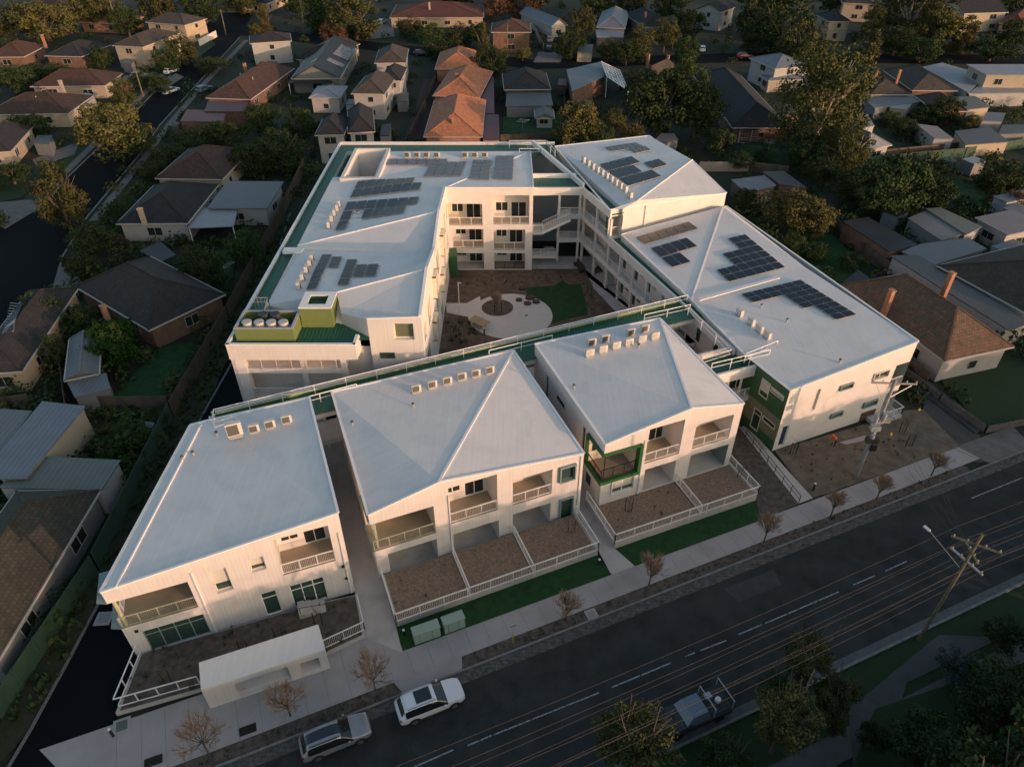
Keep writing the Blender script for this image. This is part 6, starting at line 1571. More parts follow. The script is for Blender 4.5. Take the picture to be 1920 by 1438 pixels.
    for (px, py, zt) in chim:
        p_ = P(px, py, zt); bb = MB(); bb.box((p_.x, p_.y, (zt + ze) / 2), (.62, .5, zt - ze), WM[cm], math.atan2(ux.y, ux.x)); bb.box((p_.x, p_.y, zt + .05), (.74, .6, .14), WM[cm], math.atan2(ux.y, ux.x)); bb.build('chimney', t)
    for k in range(vents):
        p_ = q(L * r_.uniform(.2, .8), D * r_.uniform(.3, .6), ze + rise * .5)
        bb = MB(); bb.tube(p_, p_ + Vector((0, 0, .9)), .09, .09, ALU, 6); bb.build('vent_pipe', t)
    return t
def flat(label, pts, z, rm, wm, cat='shed', name='shed', zs=None, open_=False):
    p_ = [Vector((*G(x, y, (zs[i] if zs else z)), zs[i] if zs else z)) for i, (x, y) in enumerate(pts)]
    n = Vector((0, 0, 0))
    for i in range(len(p_)): n += p_[i].cross(p_[(i + 1) % len(p_)])
    if n.z < 0: p_.reverse()
    t = thing(name, label, cat, (p_[0].x, p_[0].y, 0))
    b = MB(); b.hexa([x - Vector((0, 0, .12)) for x in p_], p_, RM[rm]); b.build('roof', t)
    c = sum(p_, Vector()) / len(p_); w = MB(); qq = [c + (x - c) * .95 for x in p_]
    if open_:
        for x in qq: w.bar((x.x, x.y, 0), (x.x, x.y, x.z - .1), .12, WHITE_TRIM)
        w.build('post', t)
    else:
        for x, y in zip(qq, qq[1:] + qq[:1]): w.face([(x.x, x.y, 0), (y.x, y.y, 0), (y.x, y.y, y.z - .12), (x.x, x.y, x.z - .12)], WM[wm])
        w.build('wall', t)
    return t
H = [
 ('cream upstairs house with dark hip roof at upper left', (210, 86), (268, 89), (330, 62), 5.5, 1.9, 'hip', 'taupe', 'cream'),
 ('tan upstairs house with dark hip roof behind the cream one', (272, 42), (346, 48), (370, 34), 5.2, 2.0, 'hip', 'taupe', 'tan'),
 ('low dark hip roofed house left of the cream upstairs one', (83, 105), (153, 107), (208, 84), 2.9, 2.2, 'hip', 'dark', 'brick'),
 ('red roofed house with a tall brick chimney at the left edge', (-25, 108), (45, 107), (72, 86), 2.9, 2.4, 'hip', 'rbrown', 'brick', [(78, 66, 6.2)]),
 ('brown tiled house with cream wall above the driveway cars', (56, 163), (197, 161), (228, 138), 2.9, 2.4, 'hip', 'rbrown', 'cream', [(112, 152, 5.8)], dict(cm='cream', vents=2)),
 ('large brown tiled house at the left with a white patio roof', (-30, 216), (128, 213), (158, 180), 2.9, 2.6, 'hip', 'brown', 'cream', [], dict(vents=3)),
 ('dark roofed cream house at the left edge beside the paved forecourt', (-60, 290), (20, 284), (54, 237), 2.9, 2.2, 'hip', 'dark', 'cream'),
 ('white upstairs house with low dark roof above the side street', (468, 82), (547, 77), (553, 62), 5.4, 1.6, 'hip', 'dark', 'white'),
 ('long red brown tiled house beside the side street at upper left', (385, 184), (470, 187), (541, 128), 3.0, 2.5, 'hip', 'rbrown', 'brick', [(458, 120, 5.6)], dict(vents=5)),
 ('dark roofed house between the white upstairs house and the black roof', (556, 112), (592, 116), (628, 78), 3.0, 2.2, 'hip', 'dark', 'tan'),
 ('black metal roofed house with white gable trim', (545, 148), (638, 147), (690, 88), 3.4, 2.8, 'gable', 'km', 'grey', [], dict(ridge='v')),
 ('little house with white hip roof in front of the black roof', (579, 184), (637, 184), (650, 162), 3.3, 1.0, 'hip', 'wm', 'white'),
 ('taupe roofed townhouse with white walls, middle of the row', (658, 176), (721, 177), (741, 143), 5.4, 2.0, 'hip', 'taupe', 'white'),
 ('taupe roofed townhouse at the far end of the row', (702, 119), (761, 118), (763, 92), 5.4, 2.0, 'hip', 'taupe', 'white'),
 ('slate roofed townhouse nearest the white wing, left one', (590, 254), (645, 253), (668, 222), 5.4, 1.9, 'hip', 'slate', 'white'),
 ('slate roofed townhouse nearest the white wing, right one', (652, 250), (703, 247), (727, 205), 5.4, 2.2, 'hip', 'slate', 'white'),
 ('slate roofed townhouse right of the middle taupe one', (712, 152), (752, 152), (762, 128), 5.2, 1.6, 'hip', 'slate', 'white'),
 ('farthest terracotta roofed brick unit', (815, 130), (897, 130), (898, 98), 3.1, 2.6, 'hip', 'terra', 'obrick', [(864, 88, 5.6)]),
 ('middle terracotta roofed brick unit', (811, 180), (899, 183), (899, 134), 3.1, 2.7, 'hip', 'terra', 'obrick', [(856, 139, 5.9)]),
 ('nearest terracotta roofed brick unit behind the white wing', (794, 257), (904, 257), (904, 188), 3.1, 2.8, 'hip', 'terra', 'obrick', [(850, 222, 5.6)]),
 ('red roofed house with tan chimney at the top', (730, 34), (907, 33), (907, 8), 3.0, 2.6, 'hip', 'red', 'tan', [(805, 6, 6.2)], dict(cm='cream')),
 ('two storey brown brick house with brown hip roof behind a lamp post', (921, 61), (996, 61), (995, 43), 5.4, 2.2, 'hip', 'rbrown', 'brick'),
 ('dark brown hip roofed house with a pale lean-to', (945, 169), (1033, 168), (1033, 136), 3.0, 2.6, 'hip', 'dark', 'brick'),
 ('small white gabled garden shed on the lawn', (1003, 222), (1040, 222), (1040, 206), 2.2, .8, 'gable', 'dm', 'white', [], dict(ridge='v', name='shed', cat='shed')),
 ('pale metal gable roof house at the top between trees', (1034, 50), (1064, 47), (1074, 16), 3.2, 1.8, 'gable', 'bm', 'white', [], dict(ridge='v')),
 ('blue grey metal hip roof house behind the white carport', (1118, 52), (1172, 54), (1184, 24), 3.4, 2.4, 'hip', 'bm', 'grey'),
 ('taupe hip roofed house with two small chimneys', (1188, 152), (1228, 159), (1278, 134), 3.0, 3.0, 'hip', 'taupe', 'cream', [(1216, 103, 6.6), (1253, 105, 6.6)]),
 ('slate pyramid roofed house at the top right of centre', (1208, 52), (1264, 50), (1288, 22), 3.2, 2.6, 'hip', 'slate', 'grey', [(1211, 24, 6.0)]),
 ('white upstairs house at the top beside the tall dark trees', (1305, 18), (1352, 24), (1396, 16), 5.4, 2.0, 'gable', 'slate', 'white', [], dict(ridge='v')),
 ('upstairs house with lit cream gable wall and dark roof', (1530, 28), (1554, 41), (1591, 38), 5.4, 1.8, 'hip', 'slate', 'cream'),
 ('cream upper storey at the top edge', (1574, -4), (1580, 6), (1636, 1), 5.4, 1.8, 'hip', 'dark', 'cream'),
 ('cream gabled upstairs house at the top right', (1762, 12), (1808, 26), (1875, 19), 5.4, 2.8, 'gable', 'slate', 'cream', [], dict(ridge='v')),
 ('red roofed house at the top right edge', (1872, 44), (1925, 50), (1985, 30), 3.0, 2.2, 'hip', 'red', 'tan'),
 ('long dark hip roofed house with timber verandah behind the east wing', (1300, 142), (1373, 240), (1472, 230), 3.0, 3.2, 'hip', 'slate', 'brick'),
 ('cream upstairs house with pale blue grey hip roof', (1404, 109), (1453, 130), (1532, 128), 5.2, 1.8, 'hip', 'bm', 'white'),
 ('single storey front part under the cream upstairs house', (1425, 142), (1440, 152), (1512, 148), 2.8, .8, 'hip', 'bm', 'cream'),
 ('brown hip roofed house with two brick chimneys and a skylight', (1655, 132), (1710, 170), (1790, 167), 3.0, 2.6, 'hip', 'taupe', 'brick', [(1688, 132, 6.2)]),
 ('brown hip roofed house behind the big gum tree', (1590, 148), (1632, 178), (1690, 167), 3.0, 2.4, 'hip', 'taupe', 'cream', [(1644, 135, 6.2)]),
 ('big cream upstairs house with flat pale roof and paned windows', (1812, 121), (1849, 141), (1945, 131), 5.8, .15, 'flat', 'wm', 'cream'),
 ('red brown hip roofed house beside the pale skillion roof', (1715, 180), (1752, 208), (1802, 200), 2.8, 1.8, 'hip', 'rbrown', 'brick'),
 ('white hip roofed cottage under the gum tree', (1556, 252), (1628, 281), (1662, 268), 2.8, 1.8, 'hip', 'wm', 'white'),
 ('brown patchy tiled house with orange chimneys beside the east wing', (1576, 534), (1771, 678), (1886, 640), 3.2, 3.2, 'hip', 'patch', 'white', [(1673, 545, 6.6), (1786, 512, 7.6)], dict(cm='obrick')),
 ('mossy dark tiled house at the right edge behind the metal roofs', (1757, 498), (1935, 594), (2080, 520), 3.2, 2.8, 'hip', 'olive', 'white'),
 ('pale roofed white house at the right edge', (1827, 408), (1889, 441), (1950, 425), 3.0, .5, 'skill', 'pm', 'white'),
 ('white house with metal roof at the far right', (1862, 368), (1888, 380), (1945, 362), 2.9, .4, 'skill', 'gm', 'white'),
 ('red brown hip roofed house behind the dark hedge', (290, 335), (417, 337), (494, 280), 3.0, 2.6, 'hip', 'brown', 'cream'),
 ('dark blue tiled house with tan chimney on the left', (217, 420), (352, 419), (414, 346), 3.0, 2.6, 'hip', 'slate', 'white', [(262, 392, 5.4)], dict(cm='tan')),
 ('white weatherboard extension with grey metal roof', (388, 390), (501, 391), (530, 346), 3.0, .5, 'skill', 'gm', 'white'),
 ('dark tiled brick house with orange chimney beside the drive', (140, 537), (279, 620), (413, 547), 3.0, 2.8, 'hip', 'dark', 'brick', [(192, 574, 4.8)]),
 ('dark roofed house with a blue solar array at the left edge', (-70, 705), (42, 696), (62, 545), 3.0, 1.6, 'hip', 'dark', 'tan'),
 ('grey metal gabled shed behind the round green shrub', (120, 714), (186, 700), (171, 628), 2.6, .7, 'gable', 'gm', 'grey', [], dict(ridge='v', name='shed', cat='shed')),
 ('brown tiled house at the lower left edge', (-210, 1250), (-8, 1246), (192, 918), 3.0, 2.4, 'hip', 'olive', 'grey', [], dict(ridge='v')),
 ('dark roofed house at the top beside the two olive trees', (420, 6), (500, 8), (505, -12), 3.0, 2.2, 'hip', 'dark', 'tan'),
 ('brown roofed house at the top left corner between trees', (30, 18), (110, 22), (140, 0), 3.0, 2.2, 'hip', 'rbrown', 'brick'),
 ('orange lit low house among the trees at top left', (148, 42), (225, 46), (232, 30), 2.8, 1.6, 'hip', 'terra', 'obrick'),
 ('grey hip roofed house at the top right of centre', (1290, -4), (1200, 2), (1190, -20), 3.0, 2, 'hip', 'dark', 'grey'),
]
for h in H:
    ch = h[9] if len(h) > 9 else (); kw = h[10] if len(h) > 10 else {}
    if h[1][0] > h[2][0]: continue
    house(h[0], h[1], h[2], h[3], h[4], h[5], h[6], h[7], h[8], ch, **kw)
for f_ in [
 ('white patio roof beside the large brown tiled house', [(140, 192), (158, 200), (177, 178), (160, 174)], 2.7, 'wm', 'white'),
 ('near maroon flat carport roof at upper left', [(337, 228), (418, 229), (425, 207), (350, 206)], 2.6, 'maroon', 'brick'),
 ('far maroon flat carport roof against the long tiled house', [(383, 209), (462, 210), (465, 192), (390, 190)], 2.8, 'maroon', 'brick'),
 ('maroon carport roof beside the middle terracotta unit', [(900, 212), (927, 213), (926, 145), (900, 144)], 2.6, 'maroon', 'obrick'),
 ('maroon carport roof beside the nearest terracotta unit', [(905, 262), (937, 262), (935, 215), (905, 214)], 2.6, 'maroon', 'obrick'),
 ('pale lean-to roof against the dark brown hip roofed house', [(948, 200), (1037, 198), (1032, 171), (950, 172)], 2.5, 'dm', 'grey'),
 ('white flat carport roof before the blue grey roof', [(1119, 70), (1170, 70), (1166, 54), (1116, 55)], 2.7, 'wm', 'dk'),
 ('tilted pale metal roof of the modern house with a glazed gable', [(1062, 131), (1073, 171), (1135, 143), (1126, 116)], 4.0, 'bm', 'brick'),
 ('long pale skillion roof left of the big cream upstairs house', [(1729, 126), (1815, 174), (1850, 142), (1767, 118)], 3.2, 'wm', 'white'),
 ('pale verandah roof under the big cream upstairs house', [(1815, 176), (1935, 174), (1935, 150), (1846, 152)], 3.0, 'wm', 'white'),
 ('grey flat roof right of the big gum tree', [(1622, 188), (1640, 203), (1735, 190), (1700, 172)], 2.6, 'gm', 'grey'),
 ('olive brown shed roof near the yellow shrub at right', [(1785, 182), (1814, 206), (1856, 201), (1828, 180)], 2.6, 'green', 'cream'),
 ('pink roofed white garden shed on the right', [(1717, 232), (1752, 260), (1789, 261), (1757, 237)], 2.6, 'pm', 'white'),
 ('brown flat roofed shed beside the pink roofed one', [(1790, 246), (1810, 272), (1893, 266), (1855, 238)], 2.4, 'dm', 'cream'),
 ('pale grey carport behind the three storey block', [(1371, 337), (1399, 361), (1455, 347), (1433, 329)], 2.6, 'bm', 'dk'),
 ('brown grey shed roof right of the pale carport', [(1430, 322), (1462, 345), (1514, 353), (1470, 321)], 2.5, 'dm', 'brick'),
 ('small pale box shed by the green fence', [(1803, 298), (1827, 308), (1850, 302), (1826, 293)], 2.3, 'wm', 'grey'),
 ('little pale shed behind the three storey block roof', [(1228, 262), (1252, 266), (1272, 262), (1264, 250), (1240, 250)], 2.4, 'pm', 'grey'),
 ('white skillion roof behind the gum tree', [(1602, 218), (1614, 241), (1640, 236), (1626, 214)], 3.0, 'wm', 'white'),
 ('flat dark roofed brick outbuilding with pale edge', [(1580, 415), (1668, 472), (1722, 459), (1627, 407)], 2.9, 'km', 'brick'),
 ('mottled translucent patio roof on the right', [(1702, 409), (1765, 451), (1806, 439), (1734, 396)], 2.7, 'gm', 'grey'),
 ('mossy narrow roof beside the translucent patio', [(1735, 391), (1812, 440), (1842, 425), (1764, 389)], 2.9, 'green', 'white'),
 ('broad weathered metal roof at right of centre', [(1690, 472), (1752, 497), (1850, 466), (1815, 446), (1722, 458)], 2.8, 'gm', 'grey'),
 ('long corrugated strip roof between two tiled houses', [(1668, 479), (1893, 620), (1935, 604), (1722, 478)], 2.9, 'dm', 'white'),
 ('metal lean-to at the near end of the grey gabled shed', [(140, 745), (207, 728), (199, 699), (125, 716)], 2.4, 'gm', 'grey'),
 ('big white metal roof at the left above the vegetable patch', [(0, 898), (47, 897), (160, 761), (79, 752), (-20, 870)], 3.4, 'bm', 'cream'),
 ('pale metal roof left of the big white one', [(-40, 850), (5, 845), (60, 770), (0, 766), (-40, 790)], 3.2, 'gm', 'grey'),
 ('grey green flat roof above the lower left tiled house', [(-5, 914), (190, 919), (226, 862), (78, 855), (40, 880), (20, 895)], 3.1, 'green', 'white'),
 ('grey carport roof beside the long strip roof', [(1880, 390), (1935, 410), (1960, 395), (1905, 380)], 2.6, 'gm', 'grey'),
 ('dark flat roof by the tool yard behind the tiled neighbour', [(1580, 528), (1606, 540), (1634, 524), (1610, 506)], 2.5, 'km', 'grey'),
 ('charcoal garden shed roof behind the slate townhouses', [(712, 255), (730, 254), (733, 232), (716, 234)], 2.6, 'km', 'grey')]:
    flat(*f_)
for f_ in [
 ('little grey shed behind the cream upstairs house', [(228, 118), (246, 121), (252, 112), (236, 110)], 2.4, 'gm', 'grey'),
 ('low brown lean-to beside the brown tiled house', [(228, 150), (246, 152), (250, 143), (234, 142)], 2.3, 'dm', 'brick'),
 ('narrow metal carport between the two left houses', [(62, 268), (92, 270), (98, 254), (70, 254)], 2.4, 'dm', 'grey'),
 ('small charcoal shed by the white upstairs house', [(492, 126), (512, 128), (520, 116), (502, 115)], 2.4, 'km', 'grey'),
 ('pale garden shed between the black roof and the townhouses', [(648, 196), (664, 197), (668, 186), (653, 186)], 2.4, 'gm', 'white'),
 ('grey patio roof behind the middle townhouse', [(744, 190), (764, 190), (766, 174), (748, 174)], 2.4, 'dm', 'grey'),
 ('flat metal garage roof at the end of the back driveway', [(1082, 98), (1110, 99), (1112, 84), (1086, 84)], 2.5, 'gm', 'cream'),
 ('small maroon shed behind the dark hip roofed house', [(1046, 160), (1062, 161), (1062, 148), (1048, 148)], 2.3, 'maroon', 'brick'),
 ('low grey shed right of the two chimney house', [(1284, 166), (1304, 168), (1306, 154), (1288, 153)], 2.3, 'gm', 'grey'),
 ('brown lean-to along the long slate roofed house', [(1476, 214), (1500, 216), (1492, 196), (1470, 194)], 2.4, 'dm', 'tan'),
 ('pale skillion extension left of the red brown hip roof', [(1668, 202), (1700, 206), (1712, 192), (1682, 188)], 2.5, 'wm', 'cream'),
 ('grey garage roof near the top right hedge', [(1840, 226), (1880, 228), (1886, 212), (1850, 210)], 2.5, 'gm', 'white'),
 ('low metal shed roof at the right edge by the hedge', [(1872, 252), (1925, 250), (1925, 234), (1880, 234)], 2.4, 'dm', 'grey'),
 ('dark shed beside the mottled patio roof', [(1655, 396), (1684, 406), (1706, 396), (1680, 386)], 2.3, 'km', 'grey'),
 ('grey shed roof at the far right above the strip roof', [(1858, 462), (1905, 480), (1945, 466), (1900, 448)], 2.6, 'gm', 'white'),
 ('small tin shed in the vegetable patch', [(262, 802), (282, 806), (290, 792), (270, 789)], 2.0, 'dm', 'grey'),
 ('low brick extension behind the dark blue tiled house', [(300, 352), (330, 354), (338, 342), (312, 340)], 2.6, 'dm', 'brick')]:
    flat(*f_)
flat('white slatted pergola roof beside the dark blue tiled house', [(352, 428), (438, 424), (446, 391), (365, 390)], 2.6, 'wm', 'white', 'pergola', 'pergola', open_=True)
flat('black pergola with white posts before the black metal roof', [(539, 156), (626, 156), (608, 141), (560, 141)], 2.9, 'km', 'white', 'pergola', 'pergola', open_=True)
flat('teal shade sail behind the dark tiled brick house', [(262, 470), (300, 492), (330, 478), (300, 452)], 2.4, 'km', 'white', 'shade sail', 'shade_sail', open_=True).children[0].data.materials[0] = mat('teal_sail', (.02, .09, .09), .8)
# white gable trim, glazed pergola frame, solar arrays of the neighbours
t = thing('glazed_pergola', 'open glazed pergola frame beside the tilted pale metal roof', 'pergola', (*G(1150, 165), 0)); b = MB()
gq = [P(1127, 116, 5.5), P(1138, 144, 4.6), P(1178, 170, 3.2), P(1162, 132, 3.6)]
for i in range(7):
    s_ = i / 6; b.bar(gq[0].lerp(gq[1], s_), gq[3].lerp(gq[2], s_), .14, WHITE_TRIM); b.bar(gq[0].lerp(gq[3], s_), gq[1].lerp(gq[2], s_), .12, WHITE_TRIM)
for x in gq[1:]: b.bar((x.x, x.y, 0), x, .14, WHITE_TRIM)
b.build('frame', t)
b = MB(); b.face([x - Vector((0, 0, .06)) for x in gq], mat('tinted_roof_glass', (.16, .15, .14), .15)); b.build('pane', t)
t = thing('gable_trim', 'white triangular gable trim on the black metal roof', 'gable trim', (*G(594, 120), 0)); b = MB()
b.bar(P(573, 126, 4.2), P(594, 112, 5.8), .35, WHITE_TRIM); b.bar(P(594, 112, 5.8), P(616, 125, 4.2), .35, WHITE_TRIM); b.build('trim', t)
_v, _f = [], []
for o in scene.objects:
    if o.type == 'MESH' and o.name.split('.')[0] == 'roof':
        w_ = wloc(o); k = len(_v); _v += [v.co + w_ for v in o.data.vertices]
        o.data.calc_loop_triangles(); _f += [tuple(k + i for i in t_.vertices) for t_ in o.data.loop_triangles]
BV = BVHTree.FromPolygons(_v, _f)
dummy = plane_z(Vector((0, 0, 4)), Vector((1, 0, 4)), Vector((0, 1, 4)))
array('blue solar array of six panels on the dark roof at the left edge', dummy, (20, 566), (45, 569), (4, 628), 1, 6, None, mat('blue_solar_cell', (.04, .07, .13), .2, spec=.8, tile=(.5, .25, .3)), lift=.2)
array('pale blue solar array on the black metal roof', dummy, (640, 84), (672, 92), (624, 102), 5, 3, None, PANELG, lift=.15)
array('smaller pale blue solar array on the black metal roof', dummy, (617, 109), (646, 123), (612, 114), 5, 1, None, PANELG, lift=.15)

